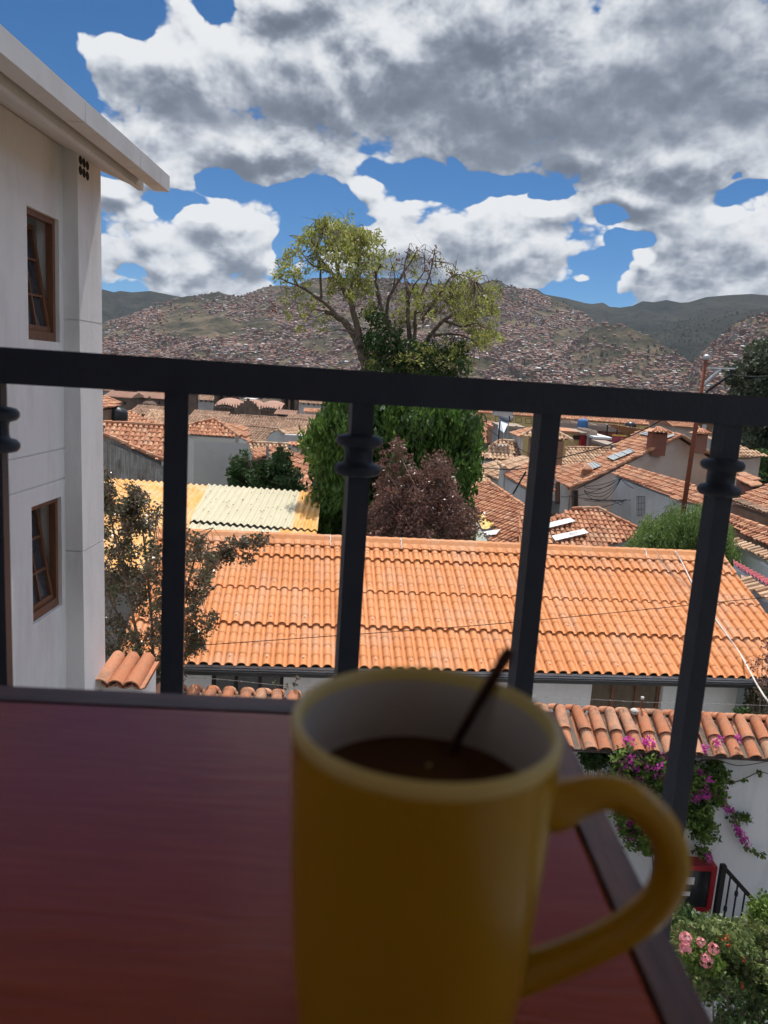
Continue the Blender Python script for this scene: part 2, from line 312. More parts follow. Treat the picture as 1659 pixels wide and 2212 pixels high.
dn = w.n('ShaderNodeTexNoise'); dn.inputs['Scale'].default_value = 6; dn.inputs['Detail'].default_value = 5; w.l(cb.outputs[0], dn.inputs['Vector'])
dsub = w.n('ShaderNodeVectorMath', operation='SUBTRACT'); w.l(dn.outputs['Color'], dsub.inputs[0]); dsub.inputs[1].default_value = (.5, .5, .5)
dsc = w.n('ShaderNodeVectorMath', operation='SCALE'); w.l(dsub.outputs[0], dsc.inputs[0]); dsc.inputs['Scale'].default_value = .22
dad = w.n('ShaderNodeVectorMath', operation='ADD'); w.l(cb.outputs[0], dad.inputs[0]); w.l(dsc.outputs[0], dad.inputs[1])
ds = w.n('ShaderNodeSeparateXYZ'); w.l(dad.outputs[0], ds.inputs[0])
dark = w.m('MAXIMUM', blobs(w, dad.outputs[0], None, DARK, 1.15), 0.0)
dark = w.m('ADD', dark, w.m('MULTIPLY', w.mr(el, .48, .75), .45))
thick = w.mr(d0, .1, .9)
bn = w.n('ShaderNodeTexNoise'); bn.inputs['Scale'].default_value = 5.5; bn.inputs['Detail'].default_value = 3; w.l(cb.outputs[0], bn.inputs['Vector'])
br = w.m('ADD', w.m('MULTIPLY_ADD', bn.outputs[0], .55, .71), w.m('MULTIPLY', lit, w.mr(dark, 0, .8, 1.0, .45)))
br = w.m('SUBTRACT', br, w.m('MULTIPLY', w.mr(o0[2], .0, 1.0), .40))
br = w.m('SUBTRACT', br, w.m('MULTIPLY', thick, .10))
br = w.m('SUBTRACT', br, w.m('MULTIPLY', w.mr(dark, 0, .9), .33))
br = w.mr(br, -.15, 1.2)
rp = w.n('ShaderNodeValToRGB'); w.l(br, rp.inputs[0])
set_ramp(rp, [(0, (.16, .19, .25)), (.22, (.25, .29, .36)), (.45, (.42, .46, .54)), (.72, (.68, .72, .78)), (1, (.94, .955, .98))])
sky = w.n('ShaderNodeTexSky'); sky.sky_type = 'NISHITA'; sky.sun_disc = False; sky.sun_elevation = SUN_EL; sky.sun_rotation = SUN_AZ
sky.altitude = 3400; sky.air_density = 1.0; sky.dust_density = .3; sky.ozone_density = 2.5
hs = w.n('ShaderNodeHueSaturation'); hs.inputs['Saturation'].default_value = 1.12; hs.inputs['Value'].default_value = .78
tint = w.n('ShaderNodeMix'); tint.data_type = 'RGBA'; tint.blend_type = 'MULTIPLY'; tint.inputs[0].default_value = 1; w.l(sky.outputs[0], tint.inputs[6]); tint.inputs[7].default_value = (.50, .70, .83, 1); w.l(tint.outputs[2], hs.inputs['Color'])
cs = w.n('ShaderNodeMix'); cs.data_type = 'RGBA'; cs.blend_type = 'MULTIPLY'; cs.inputs[0].default_value = 1.0
w.l(rp.outputs[0], cs.inputs[6]); cs.inputs[7].default_value = (6.5, 6.5, 6.5, 1)
# unseen clouds overhead and behind, brightened as added fill light for shaded walls
boost = w.m('MAXIMUM', w.mr(el, .62, .95, 1.0, 4.6), w.mr(w.m('ABSOLUTE', az), .9, 1.3, 1.0, 2.8))
bs = w.n('ShaderNodeVectorMath', operation='SCALE'); w.l(cs.outputs[2], bs.inputs[0]); w.l(boost, bs.inputs['Scale'])
mx = w.n('ShaderNodeMix'); mx.data_type = 'RGBA'; w.l(alpha, mx.inputs[0]); w.l(hs.outputs[0], mx.inputs[6]); w.l(bs.outputs[0], mx.inputs[7])
bg = w.n('ShaderNodeBackground'); bg.inputs[1].default_value = .1; w.l(mx.outputs[2], bg.inputs[0])
wo = w.n('ShaderNodeOutputWorld'); w.l(bg.outputs[0], wo.inputs[0])
sun = bpy.data.lights.new('sun', 'SUN'); suno = bpy.data.objects.new('sun', sun); COL.objects.link(suno)
sun.energy = 3.6; sun.angle = math.radians(.53); sun.color = (1, .955, .88)
sd = Vector((math.sin(SUN_AZ) * math.cos(SUN_EL), math.cos(SUN_AZ) * math.cos(SUN_EL), math.sin(SUN_EL)))
suno.rotation_euler = sd.to_track_quat('Z', 'Y').to_euler(); suno.location = (0, 0, 50)
vs = scene.view_settings; vs.view_transform = 'Standard'; vs.look = 'None'; vs.exposure = .44; vs.gamma = 1; vs.use_curve_mapping = False
scene.render.engine = 'CYCLES'; cy = scene.cycles; cy.use_denoising = True; cy.max_bounces = 6; cy.diffuse_bounces = 3
cy.transparent_max_bounces = 6; cy.use_adaptive_sampling = True; cy.adaptive_threshold = .015; cy.volume_bounces = 0; cy.sample_clamp_indirect = 6; cy.caustics_reflective = False; cy.caustics_refractive = False
try: cy.denoiser = 'OPENIMAGEDENOISE'; cy.denoising_input_passes = 'RGB_ALBEDO_NORMAL'
except Exception: pass
world.cycles.sampling_method = 'MANUAL'; world.cycles.sample_map_resolution = 512
# ------------------------------------------------------------------ noise
def _h(ix, iy, s):
    n = (ix.astype(np.int64) * 374761393 + iy.astype(np.int64) * 668265263 + s * 974634777) & 0xffffffff
    n = ((n ^ (n >> 13)) * 1274126177) & 0xffffffff; return ((n ^ (n >> 16)) & 0xffff) / 65535.0
def vnoise(x, y, s=0):
    x = np.asarray(x, float); y = np.asarray(y, float); ix = np.floor(x); iy = np.floor(y); fx = x - ix; fy = y - iy
    fx = fx * fx * (3 - 2 * fx); fy = fy * fy * (3 - 2 * fy)
    a = _h(ix, iy, s); b = _h(ix + 1, iy, s); c = _h(ix, iy + 1, s); d = _h(ix + 1, iy + 1, s)
    return (a * (1 - fx) + b * fx) * (1 - fy) + (c * (1 - fx) + d * fx) * fy
def fbm(x, y, o=5, s=0, g_=.5):
    t = 0; a = 1; n = 0
    for i in range(o): t = t + a * (vnoise(x, y, s + i) - .5); n += a; a *= g_; x = x * 2.03 + 7.1; y = y * 2.03 + 3.7
    return t / n * 2
# ------------------------------------------------------------------ terrain: one sheet from the garden to the mountains
def sky_line(pts, R):
    a = []; h = []
    for px, py in pts:
        d = ray(px, py); a.append(math.atan2(d[0], d[1])); h.append(R * d[2] / math.hypot(d[0], d[1]))
    i = np.argsort(a); return np.array(a)[i], np.array(h)[i]
FAR = sky_line([(-500, 560), (-200, 590), (100, 610), (224, 625), (246, 631), (259, 628), (286, 631), (325, 628), (375, 638), (440, 650), (700, 690), (1000, 700), (1120, 650), (1143, 621), (1161, 624), (1176, 635), (1221, 643), (1265, 654), (1280, 656), (1303, 653), (1317, 662), (1340, 664), (1366, 660), (1388, 650), (1412, 652), (1440, 647), (1470, 653), (1488, 652), (1526, 641), (1570, 637), (1622, 634), (1659, 637), (1800, 630), (2200, 600)], 6800)
MAIN = sky_line([(-600, 800), (0, 760), (219, 700), (262, 688), (305, 674), (345, 654), (404, 639), (434, 638), (470, 630), (507, 640), (527, 638), (570, 620), (600, 616), (633, 618), (661, 606), (680, 600), (710, 600), (793, 601), (856, 600), (866, 610), (975, 613), (1025, 616), (1052, 607), (1066, 605), (1080, 605), (1091, 614), (1120, 624), (1143, 626), (1176, 640), (1221, 655), (1265, 680), (1320, 730), (1380, 780), (1500, 860), (2200, 900)], 4300)
SPUR = sky_line([(-600, 900), (1150, 850), (1240, 740), (1275, 708), (1303, 700), (1335, 702), (1362, 708), (1395, 722), (1430, 742), (1466, 764), (1500, 800), (1560, 850), (2200, 900)], 3300)
TOWN = sky_line([(-600, 900), (1440, 860), (1500, 785), (1540, 742), (1563, 722), (1590, 700), (1615, 688), (1659, 676), (1750, 650), (2200, 600)], 3000)
MID = sky_line([(-600, 900), (1180, 830), (1290, 760), (1360, 728), (1420, 700), (1480, 690), (1540, 684), (1600, 670), (1659, 664), (2200, 640)], 5200)
def zground(r):
    r = np.asarray(r, float)
    return np.interp(r, [0, 13, 60, 300, 800, 1600, 2600, 9000], [-8.2, -8.3, -13.5, -44, -85, -112, -112, -60])
def ridge(th, r, L, R, r0, p):
    H = np.interp(th, *L); t = (r - r0) / (R - r0); b = -112.
    up = b + (H - b) * np.clip(t, 0, 1) ** p; dn = H - (r - R) * .22
    return np.where(t < 0, -400., np.where(t <= 1, up, dn))
def terrain(th, r):
    x = r * np.sin(th); y = r * np.cos(th)
    g1 = fbm(x / 420, y / 420, 6, 3, .55); g2 = 1 - np.abs(fbm(x / 520 + 9, y / 520, 4, 17)) * 2.2
    z = zground(r) + np.where(r > 1200, g1 * 4, 0)
    for (L, R, r0, p, amp) in ((FAR, 6800, 4700, 1.1, 210), (MAIN, 4300, 2300, 1.25, 75), (SPUR, 3300, 2500, 1.15, 30), (TOWN, 3000, 2100, 1.15, 22), (MID, 5200, 3600, 1.15, 120)):
        zz = ridge(th, r, L, R, r0, p); t = np.clip((r - r0) / (R - r0), 0, 2)
        fade = np.clip(1 - np.abs(t), 0, 1) * np.clip(t * 4, 0, 1)
        zz = zz + (g1 * .9 + (g2 - .6) * .9 + .35 * fbm(x / 110, y / 110, 4, 51)) * amp * fade * 1.3 - np.where(t < 1, 0, 0)
        z = np.maximum(z, zz)
    return np.where(r > 8200, np.minimum(z, 200 - (r - 8200) * .2), z)
th = np.concatenate([np.linspace(-math.pi, -.66, 50)[:-1], np.linspace(-.66, .66, 760), np.linspace(.66, math.pi, 50)[1:]])
rr = np.concatenate([np.geomspace(1.5, 1500, 70)[:-1], np.linspace(1500, 2200, 30)[:-1], np.linspace(2200, 5400, 230)[:-1], np.linspace(5400, 7400, 80), np.geomspace(7600, 22000, 8)])
TH, RR = np.meshgrid(th, rr); Z = terrain(TH, RR)
nt, nr = len(th), len(rr); idx = np.arange(nt * nr).reshape(nr, nt)
q = np.stack([idx[:-1, :-1], idx[:-1, 1:], idx[1:, 1:], idx[1:, :-1]], -1).reshape(-1, 4)[:, ::-1]
# hill material: dry grass, bare earth, scrub
t = NT('dry_andean_hillside'); b = t.n('ShaderNodeBsdfPrincipled'); b.inputs['Roughness'].default_value = 1; b.inputs['Specular IOR Level'].default_value = .05
ge = t.n('ShaderNodeNewGeometry')
def nz_(sc, det=7, ro=.6):
    m_ = t.n('ShaderNodeVectorMath', operation='SCALE'); m_.inputs['Scale'].default_value = sc; t.l(ge.outputs['Position'], m_.inputs[0])
    n_ = t.n('ShaderNodeTexNoise'); n_.inputs['Scale'].default_value = 1; n_.inputs['Detail'].default_value = det; n_.inputs['Roughness'].default_value = ro
    t.l(m_.outputs[0], n_.inputs['Vector']); return n_.outputs[0]
r1 = t.n('ShaderNodeValToRGB'); set_ramp(r1, [(.36, (.022, .024, .016)), (.44, (.055, .050, .032)), (.50, (.095, .078, .050)), (.56, (.16, .125, .080)), (.66, (.12, .082, .058))]); t.l(nz_(1 / 300., 12, .74), r1.inputs[0])
r2 = t.n('ShaderNodeMapRange'); r2.inputs[1].default_value = .54; r2.inputs[2].default_value = .60; t.l(nz_(1 / 160., 8, .6), r2.inputs[0])
mx = t.n('ShaderNodeMix'); mx.data_type = 'RGBA'; t.l(r2.outputs[0], mx.inputs[0]); t.l(r1.outputs[0], mx.inputs[6]); mx.inputs[7].default_value = (.040, .038, .026, 1)
# far ridges: dark scrub, with cloud shadow painted into the colour by distance
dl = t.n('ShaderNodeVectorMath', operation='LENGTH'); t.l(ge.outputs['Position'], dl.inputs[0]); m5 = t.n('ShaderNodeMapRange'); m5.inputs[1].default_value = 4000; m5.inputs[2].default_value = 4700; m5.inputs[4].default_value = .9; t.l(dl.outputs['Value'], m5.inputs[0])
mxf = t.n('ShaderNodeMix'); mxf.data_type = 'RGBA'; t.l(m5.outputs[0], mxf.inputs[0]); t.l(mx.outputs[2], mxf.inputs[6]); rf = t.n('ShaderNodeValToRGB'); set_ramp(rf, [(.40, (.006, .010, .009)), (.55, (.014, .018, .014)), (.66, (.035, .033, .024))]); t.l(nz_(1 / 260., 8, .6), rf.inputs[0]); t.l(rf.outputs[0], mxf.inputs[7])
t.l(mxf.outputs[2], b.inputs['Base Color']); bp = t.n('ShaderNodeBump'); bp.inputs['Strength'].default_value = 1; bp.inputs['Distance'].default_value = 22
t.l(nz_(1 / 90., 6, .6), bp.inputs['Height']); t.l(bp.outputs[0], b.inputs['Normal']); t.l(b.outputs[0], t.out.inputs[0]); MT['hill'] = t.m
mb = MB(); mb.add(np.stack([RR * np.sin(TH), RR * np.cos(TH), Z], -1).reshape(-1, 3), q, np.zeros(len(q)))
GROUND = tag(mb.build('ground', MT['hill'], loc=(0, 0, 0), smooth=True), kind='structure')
def zt(x, y): return float(terrain(np.array(math.atan2(x, y)), np.array(math.hypot(x, y))))
# ------------------------------------------------------------------ hillside town
cols = dict(brickwall=[(.20, .095, .07), (.29, .15, .115), (.34, .21, .17)], tin=[(.5, .5, .5), (.72, .72, .72)])
MT['town_wall'] = mat('mixed_town_walls', [(.13, .065, .055), (.21, .105, .085), (.26, .15, .12), (.27, .22, .19), (.38, .36, .34)], .95, .01, rnd=1.0)
MT['town_roof'] = mat('mixed_town_roofs', [(.16, .08, .06), (.24, .115, .08), (.33, .16, .11), (.20, .14, .12), (.36, .22, .16), (.17, .145, .135), (.34, .31, .29)], .9, .01, rnd=1.0)
MT['town_bright'] = mat('pale_tin_town_roofs', [(.40, .38, .36), (.50, .49, .48), (.20, .36, .44), (.66, .66, .66)], .5, .01, rnd=1.0)
MT['town_window'] = MT['dark']
def blob(px, py, cx, cy, rx, ry): return np.clip(1.3 - ((px - cx) / rx) ** 2 - ((py - cy) / ry) ** 2, 0, 1)
def density(px, py):
    d = .05 + 0 * px
    # dense belt at the foot of the hills and up the slopes
    hor = 700 + 40 * fbm(px / 90, py / 30, 4, 5)
    d = np.maximum(d, 1.15 * np.clip((py - 716 - 22 * fbm(px / 70, px * 0, 3, 9)) / 22, 0, 1))
    d = np.maximum(d, .75 * blob(px, py, 1150, 745, 230, 80)); d = np.maximum(d, .62 * blob(px, py, 1130, 670, 140, 50))
    d = np.maximum(d, .55 * blob(px, py, 600, 690, 190, 50)); d = np.maximum(d, .45 * blob(px, py, 330, 685, 130, 22))
    d = np.maximum(d, .40 * blob(px, py, 860, 680, 220, 60)); d = np.maximum(d, .9 * blob(px, py, 1640, 720, 75, 50))
    d = np.maximum(d, .9 * blob(px, py, 1520, 790, 160, 40)); d = np.maximum(d, .35 * blob(px, py, 1430, 690, 70, 14)); d = np.maximum(d, .25 * blob(px, py, 560, 640, 60, 14))
    bare = blob(px, py, 440, 700, 120, 34); d = d * (1 - .9 * bare)
    for c in ((420, 706, 90, 26), (560, 700, 50, 16), (1360, 735, 85, 34), (1270, 720, 60, 22), (1290, 775, 70, 26), (1430, 745, 70, 26), (1480, 730, 70, 40), (690, 745, 40, 22)): d = d * (1 - .95 * blob(px, py, *c))
    d = d * np.where((py < 672) & (px > 1190), .03, 1)
    return d * np.clip(.85 + 2.2 * fbm(px / 30, py / 13, 3, 31), .04, 1)
def projv(x, y, z):
    p = np.stack([x, y, z], -1); dep = p @ _f; return CX + F * (p @ _R) / dep, CY - F * (p @ _U) / dep
N = 150000
a_ = RNG.uniform(-.52, .52, N); r_ = np.sqrt(RNG.uniform(1500. ** 2, 4350. ** 2, N)); z_ = terrain(a_, r_)
x_ = r_ * np.sin(a_); y_ = r_ * np.cos(a_); px_, py_ = projv(x_, y_, z_)
keep = (RNG.random(N) < density(px_, py_)) & (px_ > -60) & (px_ < 1740) & (py_ < 860)
x_, y_, z_, r_, px_, py_ = [v[keep] for v in (x_, y_, z_, r_, px_, py_)]
# thin out overlaps on an 11 m grid
cell = {}; sel = []
for i in range(len(x_)):
    c = (int(x_[i] // 11), int(y_[i] // 12))
    if c in cell: continue
    cell[c] = 1; sel.append(i)
sel = np.array(sel); sel = sel[np.argsort(r_[sel])]
x_, y_, z_, r_, px_, py_ = [v[sel] for v in (x_, y_, z_, r_, px_, py_)]
n = len(x_); print('town houses', n)
wd = RNG.uniform(7, 14, n) ; dp = RNG.uniform(6, 11, n); ht = RNG.choice([3., 5.5, 6., 8.5, 11.], n, p=[.35, .3, .2, .1, .05]); ang = .35 * fbm(x_ / 150, y_ / 150, 2, 77) * 3 + RNG.normal(0, .08, n)
big = (RNG.random(n) < .02) & (r_ < 3000); wd[big] *= 2.2; ht[big] = 12
def town_mesh(mb, i, x, y, z, keepat=None):
    w2, d2, h = wd[i] / 2, dp[i] / 2, ht[i]; c, s = math.cos(ang[i]), math.sin(ang[i]); pit = (h < 7) * d2 * .45 + .3
    o = .5; bz = -6
    L = [(-w2, -d2, bz), (w2, -d2, bz), (w2, d2, bz), (-w2, d2, bz), (-w2, -d2, h), (w2, -d2, h), (w2, d2, h), (-w2, d2, h), (-w2, 0, h + pit - .35), (w2, 0, h + pit - .35),
         (-w2 - o, -d2 - o, h - .1), (w2 + o, -d2 - o, h - .1), (w2 + o, 0, h + pit), (-w2 - o, 0, h + pit), (w2 + o, d2 + o, h - .1), (-w2 - o, d2 + o, h - .1)]
    v = [(x + a * c - b_ * s, y + a * s + b_ * c, z + e) for a, b_, e in L]
    rw = random.random() ** 1.1; rf = random.random(); br = random.random() < .045
    mb.add(v, [[0, 1, 5, 4], [1, 2, 6, 9, 5], [2, 3, 7, 6], [3, 0, 4, 8, 7], [10, 11, 12, 13], [13, 12, 14, 15]], [rw] * 4 + [rf, rf], 0)
    for k in (-1, -2): mb.m[k] = 2 if br else 1
    nw = int(wd[i] // 3.2); fl = max(1, int(h // 2.9)); wv = []; wf = []
    for a in range(nw):
        for e in range(fl):
            xa = -w2 + (a + .5) * wd[i] / nw; za = .9 + e * 2.8; k = len(wv)
            wv += [(x + p * c + (d2 + .06) * s, y + p * s - (d2 + .06) * c, z + zz) for p, zz in ((xa - .6, za), (xa + .6, za), (xa + .6, za + 1.3), (xa - .6, za + 1.3))]
            wf.append([k, k + 1, k + 2, k + 3])
    if wf and r_[i] < 3300: mb.add(wv, wf, .5, 3)
TM = [MT['town_wall'], MT['town_roof'], MT['town_bright'], MT['town_window']]
vis = [i for i in range(n) if 225 < px_[i] < 1659 and py_[i] < 742 + (862 - 748) * px_[i] / 1659 + 4 and not (690 < px_[i] < 1010)]
score = sorted(vis, key=lambda i: -(wd[i] * (ht[i] + 2)) / r_[i] ** 2)[:300]; SS = set(score)
mb = MB()
for i in range(n):
    if i not in SS: town_mesh(mb, i, x_[i], y_[i], z_[i])
tag(mb.build('hillside_town', TM, loc=(0, 0, 0)), 'mass of small brick houses covering the far hillsides and valley', 'houses', kind='stuff')
for i in score:
    m1 = MB(); town_mesh(m1, i, x_[i], y_[i], z_[i])
    tag(m1.build('hillside_house', TM, loc=(x_[i], y_[i], z_[i])), 'small distant house packed among many others at the foot of the hills', 'house', 'houses of the far hillside town')
# groves on the hills
def leafcloud(mb, centers, radii, nper, size, rr_=None, squash=1.0, droop=0.0, elong=1.7, shell=.55):
    """leaf-sized rhombi spread through ellipsoidal clumps"""
    C_ = np.repeat(np.asarray(centers, float), nper, axis=0); Rr = np.repeat(np.asarray(radii, float), nper)
    n = len(C_); d = RNG.normal(size=(n, 3)); d /= np.linalg.norm(d, axis=1)[:, None]; rad = RNG.random(n) ** shell
    p = C_ + d * (rad * Rr)[:, None] * np.array([1, 1, squash])
    a = RNG.normal(size=(n, 3)); a[:, 2] -= droop; a /= np.linalg.norm(a, axis=1)[:, None]
    b_ = np.cross(a, RNG.normal(size=(n, 3))); b_ /= np.linalg.norm(b_, axis=1)[:, None]
    s = size * RNG.uniform(.6, 1.3, n)[:, None]
    v = np.stack([p - a * s * elong * .5, p + b_ * s * .42, p + a * s * elong * .5, p - b_ * s * .42], 1).reshape(-1, 3)
    mb.add(v, np.arange(n * 4).reshape(-1, 4), np.repeat(RNG.random(len(centers)), nper) * .45 + RNG.random(n) * .55)
    return mb
mb = MB(); cs_ = []; rs_ = []
aa = RNG.uniform(-.52, .52, 60000); ra = np.sqrt(RNG.uniform(2400. ** 2, 6500. ** 2, 60000)); za = terrain(aa, ra)
xa, ya = ra * np.sin(aa), ra * np.cos(aa); pxa, pya = projv(xa, ya, za)
dt = .008 + 0 * pxa
for (cx_, cy_, rx_, ry_, w_) in ((1255, 745, 34, 16, .9), (1290, 770, 34, 20, .6), (1380, 725, 40, 12, .5), (1420, 768, 80, 22, .55), (1500, 720, 80, 30, .5), (1560, 690, 90, 20, .4), (1520, 665, 130, 16, .55), (1400, 675, 120, 14, .4), (1330, 760, 50, 16, .5), (700, 745, 50, 16, .5),
                                 (1240, 660, 60, 10, .35), (350, 690, 40, 8, .12), (440, 672, 60, 18, .06), (620, 660, 50, 16, .10), (1120, 650, 40, 20, .15), (1500, 775, 20, 10, .5), (1600, 640, 60, 6, .5), (1572, 640, 25, 5, .9), (1622, 636, 25, 5, .9), (1068, 608, 16, 5, .9)):
    dt = np.maximum(dt, w_ * blob(pxa, pya, cx_, cy_, rx_, ry_))
k_ = RNG.random(60000) < dt * .42
for x0, y0, z0 in zip(xa[k_], ya[k_], za[k_]):
    h = random.uniform(7, 15)
    for j in range(3): cs_.append((x0 + random.uniform(-2, 2), y0 + random.uniform(-2, 2), z0 + h * (.3 + .25 * j))); rs_.append(h * .3)
MT['grove'] = mat('dark_eucalyptus_foliage', [(.016, .028, .018), (.028, .045, .024), (.04, .06, .03)], .9, .01, rnd=.9)
leafcloud(mb, cs_, rs_, 12, 3.2, elong=1.3); print('grove', len(cs_))
tag(mb.build('hillside_grove', MT['grove'], loc=(0, 0, 0)), 'dark eucalyptus groves and scattered trees on the far hills', 'trees', kind='stuff')
# ------------------------------------------------------------------ roofs
def V3(*a): return np.array(a, float)
def unit(v): return v / np.linalg.norm(v)
class Plane:
    """roof plane: contour line through two picture points, the first at distance Y, a pitch and a facing side"""
    def __init__(s, a, b, Y=None, pitch=22, flip=False, z=None):
        A = P(*a, Y) if z is None else G(*a, z); B = G(*b, A[2])
        u = unit(V3(B[0] - A[0], B[1] - A[1], 0)); h = V3(-u[1], u[0], 0)      # horizontal perpendicular
        if np.dot(h, -A) < 0: h = -h
        if flip: h = -h
        t = math.radians(pitch); s.A = A; s.B = B; s.u = u; s.d = h * math.cos(t) - V3(0, 0, math.sin(t))   # downhill
        s.n = h * math.sin(t) + V3(0, 0, math.cos(t)); s.h = h
        s.u = np.cross(s.d, s.n) * 1.0
    def at(s, px, py, off=0): 
        return onplane(px, py, s.A, s.n) + s.n * off
    def uv(s, p): q = np.asarray(p) - s.A; return q @ s.u, q @ s.d
    def xyz(s, u, v, w): return s.A + np.multiply.outer(u, s.u) + np.multiply.outer(v, s.d) + np.multiply.outer(w, s.n)
def inside(px, py, poly):
    r = np.zeros(px.shape, bool); n = len(poly); j = n - 1
    for i in range(n):
        xi, yi = poly[i]; xj, yj = poly[j]
        c = ((yi > py) != (yj > py)) & (px < (xj - xi) * (py - yi) / (yj - yi + 1e-12) + xi); r ^= c; j = i
    return r
def tiles(mb, pl, poly, w=.24, L=.36, jit=1.0, hgt=None, back=True, nseg=4):
    """barrel cover tiles in courses over a polygon of the plane, each tile its own little arch"""
    uv = np.array([pl.uv(p) for p in poly]); hgt = hgt or w * .36
    u0, v0 = uv.min(0); u1, v1 = uv.max(0)
    U, Vv = np.meshgrid(np.arange(u0 + w / 2, u1, w), np.arange(v0, v1 + L, L)); U = U.ravel(); Vv = Vv.ravel()
    k = inside(U, Vv + L * .45, uv); U = U[k]; Vv = Vv[k]; n = len(U)
    if n:
        U = U + RNG.normal(0, .012 * jit, n); Vv = Vv + RNG.normal(0, .018 * jit, n); sk = RNG.normal(0, .02 * jit, n)
        lift = RNG.normal(0, .006 * jit, n)
        ph = np.linspace(0, math.pi, nseg + 1); cx_ = -np.cos(ph); sy_ = np.sin(ph)
        lo = np.stack([U[:, None] + cx_ * w * .40 + (sk * L)[:, None], (Vv + L * 1.10)[:, None] + 0 * cx_, hgt * sy_ + .035 + lift[:, None]], -1)
        hi = np.stack([U[:, None] + cx_ * w * .34, Vv[:, None] + 0 * cx_, hgt * .85 * sy_ + .004 + lift[:, None] * 0], -1)
        lt = lo.copy(); lt[..., 2] = np.maximum(lo[..., 2] - .022, .0)
        a = np.concatenate([hi, lo, lt], 1); m = nseg + 1
        f = []
        for i in range(nseg): f.append([i, i + 1, m + i + 1, m + i]); f.append([m + i, m + i + 1, 2 * m + i + 1, 2 * m + i])
        f = np.array(f); F_ = (f[None] + (np.arange(n) * 3 * m)[:, None, None]).reshape(-1, 4)
        q = pl.xyz(a[..., 0].ravel(), a[..., 1].ravel(), a[..., 2].ravel())
        mb.add(q, F_[:, ::-1], np.repeat(RNG.random(n), 2 * nseg))
    if back: mb.poly([np.asarray(p) for p in poly], .25)
def prism(mb, poly, zb, inset=.25, drop=.12, mi=0):
    """solid under a roof polygon, down to zb"""
    c = np.mean(poly, 0); T = []
    for p in poly:
        d = c - p; d[2] = 0; l = np.linalg.norm(d); T.append(p + d / l * min(inset, l * .3) - V3(0, 0, drop))
    n = len(T); B = [V3(p[0], p[1], zb) for p in T]
    mb.add(T + B, [list(range(n))] + [[i, (i + 1) % n, n + (i + 1) % n, n + i] for i in range(n)], .5, mi)
def A_(*p): return [(208.5 + .17196 * x, 822.9 + .1719 * y) for x, y in p]
def B_(*p): return [(493.7 + .16535 * x, 822.9 + .16535 * y) for x, y in p]
def C_(*p): return [(1014.9 + .16535 * x, 850.3 + .16535 * y) for x, y in p]
def D_(*p): return [(1261.8 + .16535 * x, 866.8 + .16535 * y) for x, y in p]
def E_(*p): return [(1371.5 + .2604 * x, 740.6 + .2604 * y) for x, y in p]
def S7(*p): return [((1200 + x * .5425) * .548611, (1500 + y * .5425) * .548611) for x, y in p]
def S8(*p): return [((1800 + x * .73779) * .548611, (1500 + y * .73779) * .548611) for x, y in p]
def capline(mb, a, b, r=.11, step=.36):
    """row of ridge or verge tiles from a to b"""
    a = np.asarray(a, float); b = np.asarray(b, float); L = np.linalg.norm(b - a); k = max(1, int(L / step)); d = (b - a) / k
    for i in range(k):
        p = a + d * i; q = a + d * (i + 1.12); j = RNG.normal(0, .008, 3)
        mb.tube([p + j, q + j + V3(0, 0, .012)], [r * .92, r * 1.06], 8, random.random())
# ------------------------------------------------------------------ balcony (shades table and rail; room behind)
z_t = None
rail_a = P(-60, 781.5, 1.09); rail_b = P(1720, 896, 1.385)
rail_b[2] = rail_a[2] = zr = (rail_a[2] + rail_b[2]) / 2
print('rail z', zr, rail_a, rail_b)
rdir = unit(rail_b - rail_a)
bal = thing('balcony_railing', 'black square tube iron balcony railing with collared bars behind the table', 'railing', (rail_a + rail_b) / 2 - V3(0, 0, 1.45))
mb = MB(); mb.beam(rail_a - rdir * .9, rail_b + rdir * .9, .045, .050)
mb.build('top_rail', MT['iron'], bal)
def collar(mb, c):
    pr = [(.0245, -.001), (.033, .001), (.037, .006), (.037, .012), (.033, .017), (.024, .020), (.0225, .026), (.0225, .038), (.024, .043), (.033, .046), (.037, .051), (.037, .057), (.033, .062), (.020, .065), (.017, .0655)]
    mb.lathe(pr, c, 28)
BX = [(-18, 0), (381, 0), (778, 1), (1179, 0), (1575, 1)]
rn = np.cross(rdir, V3(0, 0, 1))
for px, col in [(-416, 0), (-18, 1), (381, 0), (778, 1), (1179, 0), (1572, 1), (1975, 0)]:
    pt = onplane(px, 925, rail_a, rn); top = V3(pt[0], pt[1], zr - .026)
    mb = MB(); hw = .0165
    mb.beam(top + V3(0, 0, .004), V3(top[0], top[1], -1.45), .034, .034, up=tuple(rn)); o = mb.build('baluster', MT['iron'], bal)
    if col:
        cz = onplane({-18: -18, 778: 775, 1572: 1563}[px], {-18: 975, 778: 1026, 1572: 1070}[px], rail_a, rn)
        mb = MB(); collar(mb, V3(top[0], top[1], cz[2])); mb.build('collar', MT['iron'], o, smooth=True)
# enclosing balcony: ceiling, back wall, side wall, floor (outside the frame; keep the table in shade)
MT['roomwall'] = mat('pale_balcony_room_wall', [(.70, .64, .56), (.78, .72, .64)], .9, 1)  # unseen wall, coloured pale to bounce light into the balcony
MT['boards'] = mat('pale_wood_ceiling_boards', [(.62, .52, .42), (.70, .60, .5)], .7, 3)  # unseen boards, coloured pale to bounce light onto the table
mb = MB(); mb.box((0, 0.62, 1.75), (5.6, 3.9, .1)); tag(mb.build('balcony_ceiling', MT['boards']), kind='structure')
mb = MB(); mb.box((0, -.75, .1), (5.6, .12, 3.2)); tag(mb.build('balcony_back_wall', MT['roomwall']), kind='structure')
mb = MB(); mb.box((0, .2, -1.5), (3.6, 1.9, .1)); tag(mb.build('balcony_floor', MT['roomwall']), kind='structure')
